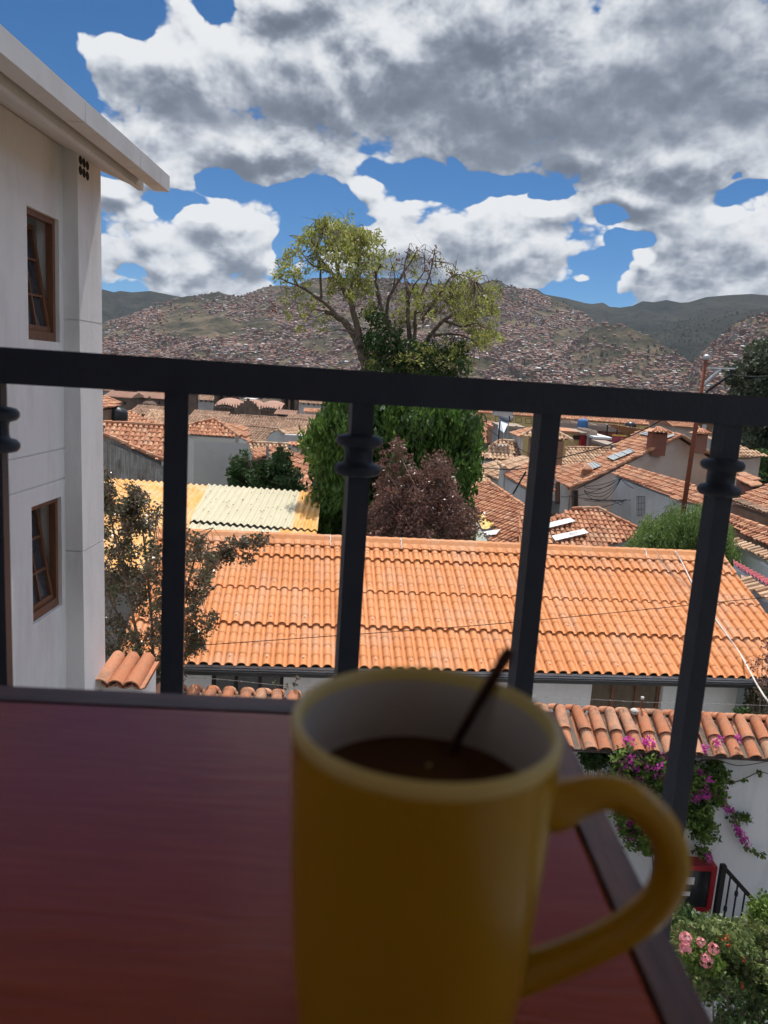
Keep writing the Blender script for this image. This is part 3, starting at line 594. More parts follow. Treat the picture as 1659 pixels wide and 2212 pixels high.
# ------------------------------------------------------------------ table
TZ = -.232
t = NT('varnished_mahogany'); b = t.n('ShaderNodeBsdfPrincipled'); tc = t.n('ShaderNodeTexCoord')
mp = t.n('ShaderNodeMapping'); mp.inputs['Scale'].default_value = (3.5, 46, 1); t.l(tc.outputs['Object'], mp.inputs[0])
n1 = t.n('ShaderNodeTexNoise'); n1.inputs['Scale'].default_value = 5; n1.inputs['Detail'].default_value = 8; n1.inputs['Distortion'].default_value = .6; t.l(mp.outputs[0], n1.inputs[0])
rp = t.n('ShaderNodeValToRGB'); set_ramp(rp, [(.28, (.36, .070, .034)), (.50, (.40, .082, .040)), (.74, (.45, .105, .052))]); t.l(n1.outputs[0], rp.inputs[0])
t.l(rp.outputs[0], b.inputs['Base Color']); b.inputs['Roughness'].default_value = .30; b.inputs['Specular IOR Level'].default_value = .38
r2 = t.n('ShaderNodeMapRange'); r2.inputs[3].default_value = .13; r2.inputs[4].default_value = .24; t.l(n1.outputs[0], r2.inputs[0]); t.l(r2.outputs[0], b.inputs['Roughness'])
bp = t.n('ShaderNodeBump'); bp.inputs['Strength'].default_value = .12; bp.inputs['Distance'].default_value = .002; t.l(n1.outputs[0], bp.inputs['Height']); t.l(bp.outputs[0], b.inputs['Normal'])
t.l(b.outputs[0], t.out.inputs[0]); MT['table'] = t.m
MT['tableedge'] = mat('worn_dark_table_edge', [(.10, .065, .065), (.20, .12, .105), (.38, .20, .14)], .38, 7, stretch=(10, 1.2, 1), bump=.1, spec=.5)
MT['tableedge2'] = mat('worn_dark_table_back_edge', [(.08, .055, .06), (.14, .09, .09), (.22, .13, .12)], .38, 7, stretch=(1.2, 10, 1), bump=.1, spec=.5)
bl_ = G(0, 1481, TZ); br_ = G(640, 1510, TZ); ub = unit(br_ - bl_)
r1_ = G(1215, 1575, TZ); r2_ = G(1335, 1785, TZ); r3_ = G(1530, 2190, TZ); ur = unit(r1_ - r3_)
print('table angle', math.degrees(math.acos(np.dot(ub, ur))), 'edges', bl_, br_, r1_, r3_)
def isect(p, d, q, e):
    A = np.array([[d[0], -e[0]], [d[1], -e[1]]]); s = np.linalg.solve(A, (q - p)[:2]); return p + d * s[0]
cor = isect(bl_, ub, r3_, ur); gb = G(320, 1528, TZ); gr = G(1330, 1980, TZ)     # grooves
gc = isect(gb, ub, gr, ur)
tb = thing('wooden_table', 'dark red varnished wooden table with separate edge strip', 'table', V3(cor[0] - .4, cor[1] - .4, -1.45))
EX = .95; gw = .0022
def slab(name, pts, mt, th=.028, bev=.0015):
    mb = MB(); top = [V3(p[0], p[1], TZ) for p in pts]; bot = [V3(p[0], p[1], TZ - th) for p in pts]; n = len(pts)
    c = np.mean(top, 0); ins = [p + unit(c - p) * bev * 2 for p in top]; edge = [p - V3(0, 0, bev) for p in top]
    mb.add(ins + edge + bot, [list(range(n))] + [[i, n + i, n + (i + 1) % n, (i + 1) % n] for i in range(n)] + [[n + i, 2 * n + i, 2 * n + (i + 1) % n, n + (i + 1) % n] for i in range(n)] + [list(range(2 * n, 3 * n))[::-1]], .5)
    return mb.build(name, mt, tb)
sgn = unit(gc - cor)
inn = gc; slab('tabletop', [inn, inn - ur * EX, inn - ur * EX - ub * 1.1, inn - ub * 1.1], MT['table'])
nb = unit(V3(-ub[1], ub[0], 0)); nr_ = unit(V3(ur[1], -ur[0], 0))
i2 = isect(gc + nb * gw, ub, gc + nr_ * gw, ur)
slab('edge_strip', [cor, cor - ub * 1.1, isect(gc + nb * gw, ub, cor - ub * 1.1, nb), i2], MT['tableedge2'])
slab('edge_strip', [cor + V3(0, 0, 0), i2 + nr_ * 0, isect(gc + nr_ * gw, ur, r3_ - ur * .5, nr_), cor - ur * (EX + .02)], MT['tableedge'])
for q_ in ((.06, .06), (.06, EX - .05), (1.0, .06), (1.0, EX - .05)):
    p = cor - ub * q_[0] - ur * q_[1]; mb = MB(); mb.beam(V3(p[0], p[1], TZ - .028), V3(p[0], p[1], -1.45), .05, .05, up=(0, 1, 0)); mb.build('leg', MT['tableedge'], tb)
# ------------------------------------------------------------------ mug
MY = .224
rc = P(921, 1545, MY); ZR = rc[2]; base = V3(rc[0], rc[1], TZ); H = ZR - TZ; print('mug height', H, 'centre', rc)
MT['mug'] = mat('mustard_glazed_ceramic', [(.46, .275, .014), (.53, .325, .022)], .24, 6, spec=.45)
MT['mug_in'] = mat('cream_glazed_interior', [(.50, .47, .46), (.56, .53, .52)], .35, 6)
MT['mug_rim'] = mat('pale_glaze_rim', [(.66, .54, .17), (.74, .64, .28)], .35, 8, spec=.5)  # rim glaze paler than the body
t = NT('black_tea'); b = t.n('ShaderNodeBsdfPrincipled'); b.inputs['Base Color'].default_value = (.075, .032, .014, 1); b.inputs['Roughness'].default_value = .06; b.inputs['IOR'].default_value = 1.33
t.l(b.outputs[0], t.out.inputs[0]); MT['tea'] = t.m
mug = thing('mug', 'mustard yellow ceramic mug of dark tea on the table', 'mug', base)
R0 = .0415
def prof(k):      # outer radius by height 0..1
    return R0 * (np.interp(k, [0, .03, .12, .35, .65, 1], [.70, .765, .82, .905, .965, 1.0]))
outer = [(0, .0), (R0 * .66, .0)] + [(float(prof(k)), H * k) for k in np.linspace(.01, .965, 26)]
rim = [(R0, H * .965), (R0 * 1.006, H * .982), (R0 * .995, H * .994), (R0 * .965, H), (R0 * .94, H * .994), (R0 * .922, H * .98), (R0 * .918, H * .965)]
innr = [(R0 * .918, H * .965)] + [(float(prof(k)) - R0 * .085, H * k) for k in np.linspace(.95, .08, 18)] + [(0, H * .07)]
mb = MB(); mb.lathe(outer, base, 96); body = mb.build('body', MT['mug'], mug, smooth=True)
mb = MB(); mb.lathe(rim, base, 96); mb.build('rim', MT['mug_rim'], body, smooth=True)
mb = MB(); mb.lathe(innr, base, 96); mb.build('interior', MT['mug_in'], body, smooth=True)
tl = .80; mb = MB(); rt = float(prof(tl)) - R0 * .085 + .0004; mb.lathe([(0, H * tl), (rt * .97, H * tl), (rt, H * tl + .0008)], base, 96); mb.build('tea', MT['tea'], mug, smooth=True)
hp = [(1150, 1735), (1200, 1738), (1250, 1722), (1300, 1711), (1355, 1722), (1405, 1757), (1440, 1808), (1452, 1868), (1434, 1928), (1390, 1978), (1330, 2018), (1262, 2052), (1190, 2082), (1120, 2105), (1070, 2112)]
hr = [60, 58, 44, 39, 38, 38, 38, 39, 39, 39, 39, 40, 42, 48, 52]
from_ = []
hpl_n = unit(np.cross(V3(1, -.06, 0), V3(0, 0, 1)))
pts = [onplane(x, y, base, hpl_n) for x, y in hp]
def smooth_path(pts, rad, k=4):
    pts = np.array(pts); rad = np.array(rad, float); n = len(pts); T = np.linspace(0, n - 1, (n - 1) * k + 1); O = []; Rr = []
    for t_ in T:
        i = min(int(t_), n - 2); f = t_ - i; p0, p1, p2, p3 = pts[max(i - 1, 0)], pts[i], pts[i + 1], pts[min(i + 2, n - 1)]
        O.append(.5 * ((2 * p1) + (-p0 + p2) * f + (2 * p0 - 5 * p1 + 4 * p2 - p3) * f * f + (-p0 + 3 * p1 - 3 * p2 + p3) * f ** 3)); Rr.append(rad[i] * (1 - f) + rad[i + 1] * f)
    return np.array(O), Rr
pp, rad = smooth_path(pts, [r * .236 / F for r in hr])
mb = MB(); mb.tube(pp, rad, 20); mb.build('handle', MT['mug'], mug, smooth=True)
# pale specks on the tea, added in place of a small yellow reflection
mb = MB()
for x, y, r_ in ((925, 1655, .0007), (929, 1653, .0005)): mb.lathe([(r_, .0), (r_ * .8, .0006), (0, .0009)], G(x, y, TZ + H * .80 + .0009), 12)
mb.build('tea_glint', MT['mug_rim'], mug, smooth=True); mug.children[-1]['kind'] = 'stuff'
# spoon standing in the mug
MT['spoon'] = mat('dark_stained_metal', [(.05, .022, .018), (.08, .035, .028)], .35, 9, metal=.5)
TEA = TZ + H * tl; s0 = G(972, 1628, TEA); s0 = s0 + (P(1103, 1402, .251) - s0) * -.10; s1 = P(1103, 1402, .251); sp = thing('stirring_spoon', 'thin dark spoon leaning in the mug of tea', 'spoon', s0)
dd = s1 - s0; K_ = np.linspace(0, 1, 14); mb = MB(); sd_ = unit(np.cross(dd, _f)); no_ = unit(np.cross(sd_, dd)); v = []; f_ = []
for k in K_:
    wv = np.interp(k, [0, .25, .85, .97, 1], [.0015, .0015, .0020, .0025, .0016]); hv = .0007; p = s0 + dd * k + no_ * .0012 * math.sin(k * 3)
    v += [p - sd_ * wv - no_ * hv, p + sd_ * wv - no_ * hv, p + sd_ * wv + no_ * hv, p - sd_ * wv + no_ * hv]
for i in range(13):
    for j in range(4): f_.append([i * 4 + j, i * 4 + (j + 1) % 4, i * 4 + 4 + (j + 1) % 4, i * 4 + 4 + j])
f_ += [[3, 2, 1, 0], [52, 53, 54, 55]]; mb.add(v, f_); mb.build('spoon_handle', MT['spoon'], sp, smooth=True)
mb = MB(); bc = s0 - unit(dd) * .014; vv = []; ff = []
for i in range(9):
    a = i / 8 * math.pi; rr_w = .009 * math.sin(a) + .0008
    for j in range(9):
        q_ = (j / 8 - .5) * 2; vv.append(s0 - unit(dd) * (.026 * (1 - math.cos(a)) / 2 - .001) + sd_ * rr_w * q_ - no_ * .004 * math.sin(a) * (1 - q_ * q_))
for i in range(8):
    for j in range(8): ff.append([i * 9 + j, i * 9 + j + 1, i * 9 + j + 10, i * 9 + j + 9])
mb.add(vv, ff); mb.build('spoon_bowl', MT['spoon'], sp, smooth=True)
# ------------------------------------------------------------------ white building on the left
WX = -3.42
wall_at = lambda px, py: X(px, py, WX)
YP = wall_at(139, 900)[1]; print('pilaster front Y', YP, 'win', wall_at(70, 1200), wall_at(133, 1200))
wb = thing('white_building', 'white plastered building with projecting eave at the left', 'building', V3(WX - 2, YP - 3, -7.4))
zt0 = wall_at(130, 312)[2]; YC = YP + .62
g1 = wall_at(60, 985)[2]; g2 = wall_at(60, 1057)[2]; g3 = wall_at(60, 265)[2]; g4 = wall_at(60, 172)[2]
up = [wall_at(57, 440), wall_at(127, 478), wall_at(130, 738), wall_at(60, 735)]; lo = [wall_at(70, 1095), wall_at(133, 1072), wall_at(133, 1310), wall_at(72, 1348)]
uz1 = (up[0][2] + up[1][2]) / 2; uz0 = (up[2][2] + up[3][2]) / 2; lz1 = (lo[0][2] + lo[1][2]) / 2; lz0 = (lo[2][2] + lo[3][2]) / 2
wy0 = (up[0][1] + up[3][1] + lo[0][1] + lo[3][1]) / 4; wy1 = (up[1][1] + up[2][1] + lo[1][1] + lo[2][1]) / 4
print('windows z', uz0, uz1, lz0, lz1, 'y', wy0, wy1, 'roofline', zt0, 'grooves', g1, g2, g3, g4)
YB = -.2; D_W = .22
def wseg(mb, y0, y1, z0, z1, x1=WX, x0=WX - D_W): mb.box(((x0 + x1) / 2, (y0 + y1) / 2, (z0 + z1) / 2), (x1 - x0, y1 - y0, z1 - z0))
mb = MB(); gr_ = .008
zs = [-7.5, lz0, lz1, g2, g1, uz0, uz1, g3, g4, zt0 + .35]
wins = [(lz0, lz1), (uz0, uz1)]; L3 = wall_at(0, 1120), wall_at(0, 1400); w3y1 = wall_at(4, 1250)[1]; w3y0 = w3y1 - (wy1 - wy0)
lvl = [-7.5, lz0, lz1, g2 - gr_, g2 + gr_, g1 - gr_, g1 + gr_, uz0, uz1, g3 - gr_, g3 + gr_, g4 - gr_, g4 + gr_, zt0 + .35]
for a, b in zip(lvl[:-1], lvl[1:]):
    if (b - a) < .03: wseg(mb, YB, YP, a, b, x1=WX - .014)
    elif abs(a - lz0) < 1e-6: wseg(mb, YB, w3y0, a, b); wseg(mb, w3y1, wy0, a, b); wseg(mb, wy1, YP, a, b)
    elif abs(a - uz0) < 1e-6: wseg(mb, YB, wy0, a, b); wseg(mb, wy1, YP, a, b)
    else: wseg(mb, YB, YP, a, b)
# far end wall and body
mb.box((WX - 2.5, YC - .15, -2.5), (4.6, .28, 10)); mb.box((WX - 4.8, (YB + YC) / 2, -2.5), (.2, YC - YB, 10)); mb.build('wall', MT['white'], wb)
mb = MB(); mb.box((WX - 1.6, (YB + YC) / 2, lz0 - .7), (2.6, YC - YB - .5, .1)); mb.box((WX - 1.6, (YB + YC) / 2, uz0 - .7), (2.6, YC - YB - .5, .1)); mb.build('room_floor', MT['roomwall'], wb)
# tapering pilaster at the corner
def xat(px, py, Y): return P(px, py, Y)[0]
pt_x = xat(166.5, 330, YP); pb_x = xat(183, 1480, YP); zt_ = P(166, 330, YP)[2]; zb_ = P(183, 1480, YP)[2]; sl = (pb_x - pt_x) / (zb_ - zt_)
print('pilaster', pt_x, pb_x, zt_, zb_)
def px_x(z): return pt_x + sl * (z - zt_)
YC2 = P(223, 1000, 9.0)[1]
xc_t = px_x(0); d = ray(223, 1000); YC2 = d[1] * (px_x(-1) / d[0]); print('corner Y', YC2)
mb = MB(); jz = wall_at(140, 1190)[2]; jz2 = P(150, 690, YP)[2]
for a, b in ((-7.5, jz - .006), (jz + .006, jz2 - .005), (jz2 + .005, zt0 + .45)):
    v = []
    for z in (a, b):
        x1 = px_x(z); v += [(WX - .2, YP, z), (x1, YP, z), (x1, YC2, z), (WX - .2, YC2, z)]
    mb.add(v, BOXF, .5)
v = []
for z in (-7.5, zt0 + .4):
    x1 = px_x(z) - .012; v += [(WX - .2, YP + .012, z), (x1, YP + .012, z), (x1, YC2 - .012, z), (WX - .2, YC2 - .012, z)]
mb.add(v, BOXF, .5); pil = mb.build('pilaster', MT['white'], wb)
mb = MB()
for i in range(3):
    for j in range(2):
        qx = [(173.5, 346), (181, 352), (188.5, 358)][i]; qx = (qx[0], qx[1] + j * 22)
        d = ray(*qx); x1 = px_x(2.2); p = d * (x1 / d[0]); x1 = px_x(p[2]); p = d * (x1 / d[0]); a = np.linspace(0, 2 * math.pi, 17)[:-1]
        ring = [V3(x1 + .002, p[1] + .045 * math.cos(t_), p[2] + .045 * math.sin(t_)) for t_ in a]; ring2 = [q_ - V3(.09, 0, 0) for q_ in ring]
        ring3 = [V3(x1 + .009, p[1] + .056 * math.cos(t_), p[2] + .056 * math.sin(t_)) for t_ in a]
        mb.poly(ring)
mb.build('vent_hole', MT['dark'], pil)
# windows: frame + tilted sash with muntins, glass, curtain
def leftwin(y0, y1, z0, z1, latch=True):
    fx = WX - .075; fw = .055; fr = MB()
    fr.box((fx, (y0 + y1) / 2, z0 + .045), (.07, y1 - y0, .09)); fr.box((fx, (y0 + y1) / 2, z1 - fw / 2), (.07, y1 - y0, fw))
    fr.box((fx, y0 + fw / 2, (z0 + z1) / 2 + .018), (.07, fw, z1 - z0 - .09 - fw)); fr.box((fx, y1 - fw / 2, (z0 + z1) / 2 + .018), (.07, fw, z1 - z0 - .09 - fw))
    w_ = fr.build('window', MT['woodframe'], wb)
    # sash hinged at the bottom, leaning into the room
    a0, a1 = y0 + fw + .006, y1 - fw - .006; b0 = z0 + .095; hh = z1 - z0 - .16; tl_ = math.radians(9)
    def Q(y, h, o=0): return V3(fx - .01 - math.sin(tl_) * h - o * math.cos(tl_), y, b0 + math.cos(tl_) * h - o * math.sin(tl_))
    sb = MB(); sw = .05
    sb.beam(Q(a0, sw / 2), Q(a1, sw / 2), .04, sw); sb.beam(Q(a0, hh - sw / 2), Q(a1, hh - sw / 2), .04, sw)
    sb.beam(Q(a0 + sw / 2, sw), Q(a0 + sw / 2, hh - sw), sw, .04, up=(1, 0, 0)); sb.beam(Q(a1 - sw / 2, sw), Q(a1 - sw / 2, hh - sw), sw, .04, up=(1, 0, 0))
    mw = .022; ym = (a0 + a1) / 2
    sb.beam(Q(ym, sw), Q(ym, hh - sw), mw, .03, up=(1, 0, 0))
    for k in (1, 2):
        h = hh * k / 3
        sb.beam(Q(a0 + sw, h), Q(ym - mw / 2, h), .03, mw); sb.beam(Q(ym + mw / 2, h), Q(a1 - sw, h), .03, mw)
    sb.build('sash', MT['woodframe'], w_)
    gl = MB(); gl.quad(Q(a0 + .02, .02, .012), Q(a1 - .02, .02, .012), Q(a1 - .02, hh - .02, .012), Q(a0 + .02, hh - .02, .012)); gl.build('pane', MT['glass'], w_)
    cu = MB(); vv = []; nseg = 40; ya, yb = y0 - .05, y0 + (y1 - y0) * .80
    for z in (z0 - .3, z1 + .2):
        for i in range(nseg + 1):
            vv.append((WX - .42 + .025 * math.sin(i * 1.3) + .01 * math.sin(i * 3.1), ya + (yb - ya) * i / nseg, z))
    cu.add(vv, [[i, i + 1, nseg + 2 + i, nseg + 1 + i] for i in range(nseg)], .5); cu.build('curtain', MT['curtain'], w_, smooth=True)
leftwin(wy0, wy1, uz0, uz1); leftwin(wy0, wy1, lz0, lz1); leftwin(w3y0, w3y1, lz0, lz1)
# eave: soffit, inner beam and box gutter/fascia, receding along the wall
tipA = P(367, 381, YC2 + .38); FX = tipA[0]; zt1 = tipA[2]; YT = tipA[1]; zb1 = P(364, 415, YT)[2]; FX0 = P(334, 416, YT)[0]
print('fascia', FX, FX0, zt1, zb1, YT)
inn_z = P(309, 412, YT - .25)[2]; IX = P(310, 408, YT - .25)[0]
ov = MB(); seg = [YB, 2.3, 3.8, 5.2, 6.7, 8.1, YT - .36, YT]
for a, b in zip(seg[:-1], seg[1:]): ov.box(((FX + FX0) / 2, (a + b) / 2, (zt1 + zb1) / 2), (FX - FX0, b - a - .012, zt1 - zb1))
ov.box(((FX + FX0) / 2, (YB + YT) / 2, (zt1 + zb1) / 2), (FX - FX0 - .02, YT - YB - .02, zt1 - zb1 - .02)); ov.build('fascia_box', MT['soffit'], wb)
ov = MB(); zs_ = zt0 + .02; ov.box(((IX - .03), (YB + YT - .25) / 2, (inn_z + zb1 + .1) / 2), (.06, YT - .25 - YB, zb1 + .1 - inn_z)); ov.build('eave_beam', MT['soffit'], wb)
ov = MB(); x0_, x1_, za_, zb_2 = WX - .6, IX - .06, zt0 + .22, inn_z + .02; ya_, yb_ = YB, YT - .27; ov.add([(x0_, ya_, za_), (x1_, ya_, zb_2), (x1_, yb_, zb_2), (x0_, yb_, za_), (x0_, ya_, za_ + .1), (x1_, ya_, zb_2 + .1), (x1_, yb_, zb_2 + .1), (x0_, yb_, za_ + .1)], BOXF, .5); ov.box(((IX + FX0) / 2 - .02, (YB + YT - .40) / 2, zb1 + .13), (FX0 - IX + .04, YT - .40 - YB, .06)); ov.box((WX - 2.4, (YB + YT - .2) / 2, zt1 + .0), (4.2, YT - YB - .2, .18)); ov.build('roof', MT['soffit'], wb)
def vrange(uv, u):
    """lowest and highest v of a convex polygon at u"""
    lo, hi = 1e9, -1e9; n = len(uv)
    for i in range(n):
        a, b = uv[i], uv[(i + 1) % n]
        if (a[0] - u) * (b[0] - u) <= 0 and abs(a[0] - b[0]) > 1e-9:
            v = a[1] + (b[1] - a[1]) * (u - a[0]) / (b[0] - a[0]); lo = min(lo, v); hi = max(hi, v)
    return lo, hi
def corrug(mb, pl, poly, w=.18, amp=.026, off=0, seg=6, r=None, jag=0):
    uv = np.array([pl.uv(p) for p in poly]); u0, u1 = uv[:, 0].min() + 1e-4, uv[:, 0].max() - 1e-4
    us = np.arange(u0, u1, w / seg); V = []; k = 0
    for u in us:
        a, b = vrange(uv, u)
        if a > b: continue
        h = amp * math.cos(u / w * 2 * math.pi) + off
        for v in (a, b): V.append(pl.xyz(np.array(u), np.array(v), np.array(h)))
        for v in (a, b): V.append(pl.xyz(np.array(u), np.array(v), np.array(h - .006)))
        k += 1
    q = []
    for i in range(k - 1):
        a, b = i * 4, i * 4 + 4
        q += [[a, b, b + 1, a + 1], [a + 1, b + 1, b + 3, a + 3], [a, a + 2, b + 2, b], [a + 2, a + 3, b + 3, b + 2]]
    mb.add(V, q, .5 if r is None else r)
# ------------------------------------------------------------------ orange sheet-tile house
OZ = -5.0
OP = Plane((400, 1436), (1600, 1466), z=OZ, pitch=21.5)
print('orange eave', OP.A, OP.B, 'u', OP.u, 'ridge', OP.at(1000, 1180), OP.at(1565, 1213), OP.at(430, 1152))
oe0 = OP.uv(OP.at(405, 1436)); ridge_v = (OP.uv(OP.at(800, 1168))[1] + OP.uv(OP.at(1300, 1200))[1]) / 2
uR = OP.uv(OP.at(1567, 1216))[0]; uL = OP.uv(OP.at(330, 1200))[0]; eave_v = OP.uv(OP.at(1000, 1452))[1]
if uL > uR: sgn_u = -1
else: sgn_u = 1
print('orange u', uL, uR, 'v', ridge_v, eave_v)
W = .2085; SUB = .25; BAND = (eave_v - ridge_v) / 3.62
oh = thing('tiled_house', 'low white house with bright orange sheet tile roof and dark gutter', 'house', V3(*(OP.xyz(np.array((uL + uR) / 2), np.array(eave_v), np.array(0.))[:2]), -7.5))
HW = W * .345; HH = .068
def oprof(u):      # round cover humps and flat pans, centred in each wave
    t_ = ((u / W) % 1.0 - .5) * W / HW; return np.where(np.abs(t_) < 1, HH * np.sqrt(np.clip(1 - t_ * t_, 0, 1)), 0)
mb = MB(); ua, ub_ = min(uL, uR), max(uL, uR); k0_, k1_ = int(math.floor(ua / W)), int(math.ceil(ub_ / W))
ths = np.concatenate([np.linspace(0, math.pi, 11)])
for k in range(5):
    vb = eave_v - BAND * k; vt = max(vb - BAND - .06, ridge_v - .02)
    if vt >= vb: continue
    vs_ = []; sc_ = []; nsub = 4
    for j in range(nsub + 1):
        lo_, hi_ = vb - BAND * j / nsub, vb - BAND * (j + 1) / nsub
        for f, sc in ((0.0, 1.06 if j == 0 else 1.0), (.12, 1.0), (.5, .96), (.88, .92), (.97, .90)):
            vv = lo_ + (hi_ - lo_) * f
            if vv >= vt: vs_.append(vv); sc_.append(sc)
    vs_ = np.array(vs_); sc_ = np.array(sc_)
    if len(vs_) < 2: continue
    lift = (.026 + .01 * math.sin(k * 2.3)) * (1 - (vb - vs_) / BAND) + .004
    cols = []     # per wave: pan edge, hump arc, pan edge
    for c in range(k0_, k1_):
        uc = (c + .5) * W; jw = RNG.normal(0, .002); sag = RNG.normal(0, .004)
        U_ = [np.full(len(vs_), uc - W / 2)]; H_ = [0 * vs_]
        for t_ in ths: U_.append(uc + jw - math.cos(t_) * HW * sc_); H_.append(math.sin(t_) * HH * sc_)
        cols.append((np.array(U_), np.array(H_), sag))
    Ug = np.concatenate([c[0] for c in cols], 0).T; Hg = np.concatenate([c[1] for c in cols], 0).T
    keep_ = (Ug.mean(0) > ua - .02) & (Ug.mean(0) < ub_ + .02); Ug = Ug[:, keep_]; Hg = Hg[:, keep_]
    Vg = vs_[:, None] + .010 * fbm(Ug * 1.1 + k * 9, Ug * 0 + k, 3, 3) * 2; Hg = Hg + lift[:, None] + .006 * fbm(Ug * .8, Vg * .8, 2, 8)
    pts = OP.xyz(Ug, Vg, Hg).reshape(-1, 3); nv_, nu = Ug.shape; ii = np.arange(nu * nv_).reshape(nv_, nu)
    q = np.stack([ii[:-1, :-1], ii[:-1, 1:], ii[1:, 1:], ii[1:, :-1]], -1).reshape(-1, 4)
    rv = _h(np.floor(Ug[0, :-1] / (W * 5)) + 100, Ug[0, :-1] * 0 + k, 5) * .7 + _h(np.floor(Ug[0, :-1] / W) + 50, Ug[0, :-1] * 0 + k, 9) * .3; mb.add(pts, q, np.tile(rv, nv_ - 1))
    low = OP.xyz(Ug[0], Vg[0] + .001, np.maximum(Hg[0] - .016, -.02)); mb.add(np.vstack([pts[:nu], low]), np.stack([np.arange(nu - 1), np.arange(1, nu), nu + np.arange(1, nu), nu + np.arange(nu - 1)], -1), .1)
mb.build('roof', MT['orange'], oh, smooth=False)
for p_ in oh.children: 
    for pol in p_.data.polygons: pass
oh.children[0].data.polygons.foreach_set('use_smooth', [True] * len(oh.children[0].data.polygons))
# ridge caps: flat folded sheets lapping one over the next, with a scalloped skirt
mb = MB(); capL = .62; nC = int((ub_ - ua) / capL) + 1; RZ = OP.xyz(np.array(0.), np.array(ridge_v), np.array(0.))
for i in range(nC):
    a = ua + i * capL; b = min(a + capL + .04, ub_ + .05); uu = np.linspace(a, b, 22); o2 = .003 * (i % 2) + .004
    rows = []
    for v, h in ((ridge_v + .30, .050 + o2), (ridge_v + .285, .066 + o2), (ridge_v + .12, .095 + o2), (ridge_v + .02, .135 + o2), (ridge_v - .05, .140 + o2)):
        hh_ = h + (oprof(uu) * (.55 if v > ridge_v + .25 else .12)); vv = v - (.03 if v > ridge_v + .25 else 0) * (1 - oprof(uu) / HH)
        rows.append(OP.xyz(uu, vv, hh_))
    top = rows[-1]
    back = top + OP.h * -.30 - V3(0, 0, .16); rows.append(back)
    pts = np.vstack(rows); nu = len(uu); ii = np.arange(nu * len(rows)).reshape(len(rows), nu)
    mb.add(pts, np.stack([ii[:-1, :-1], ii[:-1, 1:], ii[1:, 1:], ii[1:, :-1]], -1).reshape(-1, 4), random.random())
mb.build('ridge_cap', MT['orange'], oh)
# white sealing marks on three ridge joints
mb = MB()
for px in (713, 866, 1381):
    p = OP.uv(OP.at(px, 1185)); u_ = p[0]
    mb.tube([OP.xyz(np.array(u_ + .012 * math.sin(k * 2.1)), np.array(ridge_v - .03 + k * .05), np.array(.16 - k * .0145)) for k in range(7)], [.006, .012, .010, .014, .009, .012, .006], 5)
mb.build('sealant', MT['whitesheet'], oh)
# back slope, walls, gutter
def oX(u, v, w): return OP.xyz(np.array(float(u)), np.array(float(v)), np.array(float(w)))
rzv = oX(ua, ridge_v, 0); run = (eave_v - ridge_v) * math.cos(math.radians(21.5)); rise = (eave_v - ridge_v) * math.sin(math.radians(21.5))
mb = MB(); a = oX(ua, ridge_v, .05); b = oX(ub_, ridge_v, .05); c = b - OP.h * run - V3(0, 0, rise); d = a - OP.h * run - V3(0, 0, rise); mb.quad(a, b, c, d); mb.quad(a - V3(0, 0, .13), b - V3(0, 0, .13), oX(ub_, eave_v, -.05), oX(ua, eave_v, -.05)); mb.build('roof_backing', MT['greenmetal'], oh)
uWl = OP.uv(onplane(392, 1470, OP.A - OP.h * .32, OP.h))[0]; uWr = OP.uv(onplane(1591, 1500, OP.A - OP.h * .32, OP.h))[0]
wy = OP.h * -.32; wl, wr = min(uWl, uWr), max(uWl, uWr)
if sgn_u > 0: wl = ua + .3
else: wr = ub_ - .3
WA = oX(wl, eave_v, 0) + wy; WB = oX(wr, eave_v, 0) + wy; WA[2] = WB[2] = 0; zt_o = OZ - .02; wd_ = unit(WB - WA)
def wall_u(px, py): return float(np.dot(onplane(px, py, WA, OP.h) - WA, wd_))
def wall_z(px, py): return float(onplane(px, py, WA, OP.h)[2])
wn1 = sorted((wall_u(456, 1480), wall_u(612, 1480))); wn2 = sorted((wall_u(1277, 1500), wall_u(1431, 1500))); WL = np.linalg.norm(WB - WA)
zh = wall_z(1350, 1474); z_s = zh - 1.35; print('house wall windows', wn1, wn2, zh, 'WL', WL)
mb = MB()
def wbox(mb, u0, u1, z0, z1, dep=.2, off=0):
    c = WA + wd_ * (u0 + u1) / 2 - OP.h * (dep / 2 + off); ang_ = math.atan2(wd_[1], wd_[0]); mb.box((c[0], c[1], (z0 + z1) / 2), (u1 - u0, dep, z1 - z0), rz=ang_)
brk = sorted([0] + wn1 + wn2 + [WL])
for i in range(0, len(brk) - 1):
    if i % 2 == 0: wbox(mb, brk[i], brk[i + 1], -8.4, zt_o)
    else: wbox(mb, brk[i], brk[i + 1], zh, zt_o); wbox(mb, brk[i], brk[i + 1], -8.4, z_s)
c = (WA + WB) / 2 - OP.h * (run * 1.9); 
for s_, uu in ((0, 0.1), (1, WL - .1)): wbox(mb, uu - .1, uu + .1, -8.4, zt_o, dep=run * 1.7, off=.2)
wbox(mb, 0, WL, -8.4, zt_o, dep=.2, off=run * 1.7)
mb.build('wall', MT['grey'] if False else MT['white'], oh)
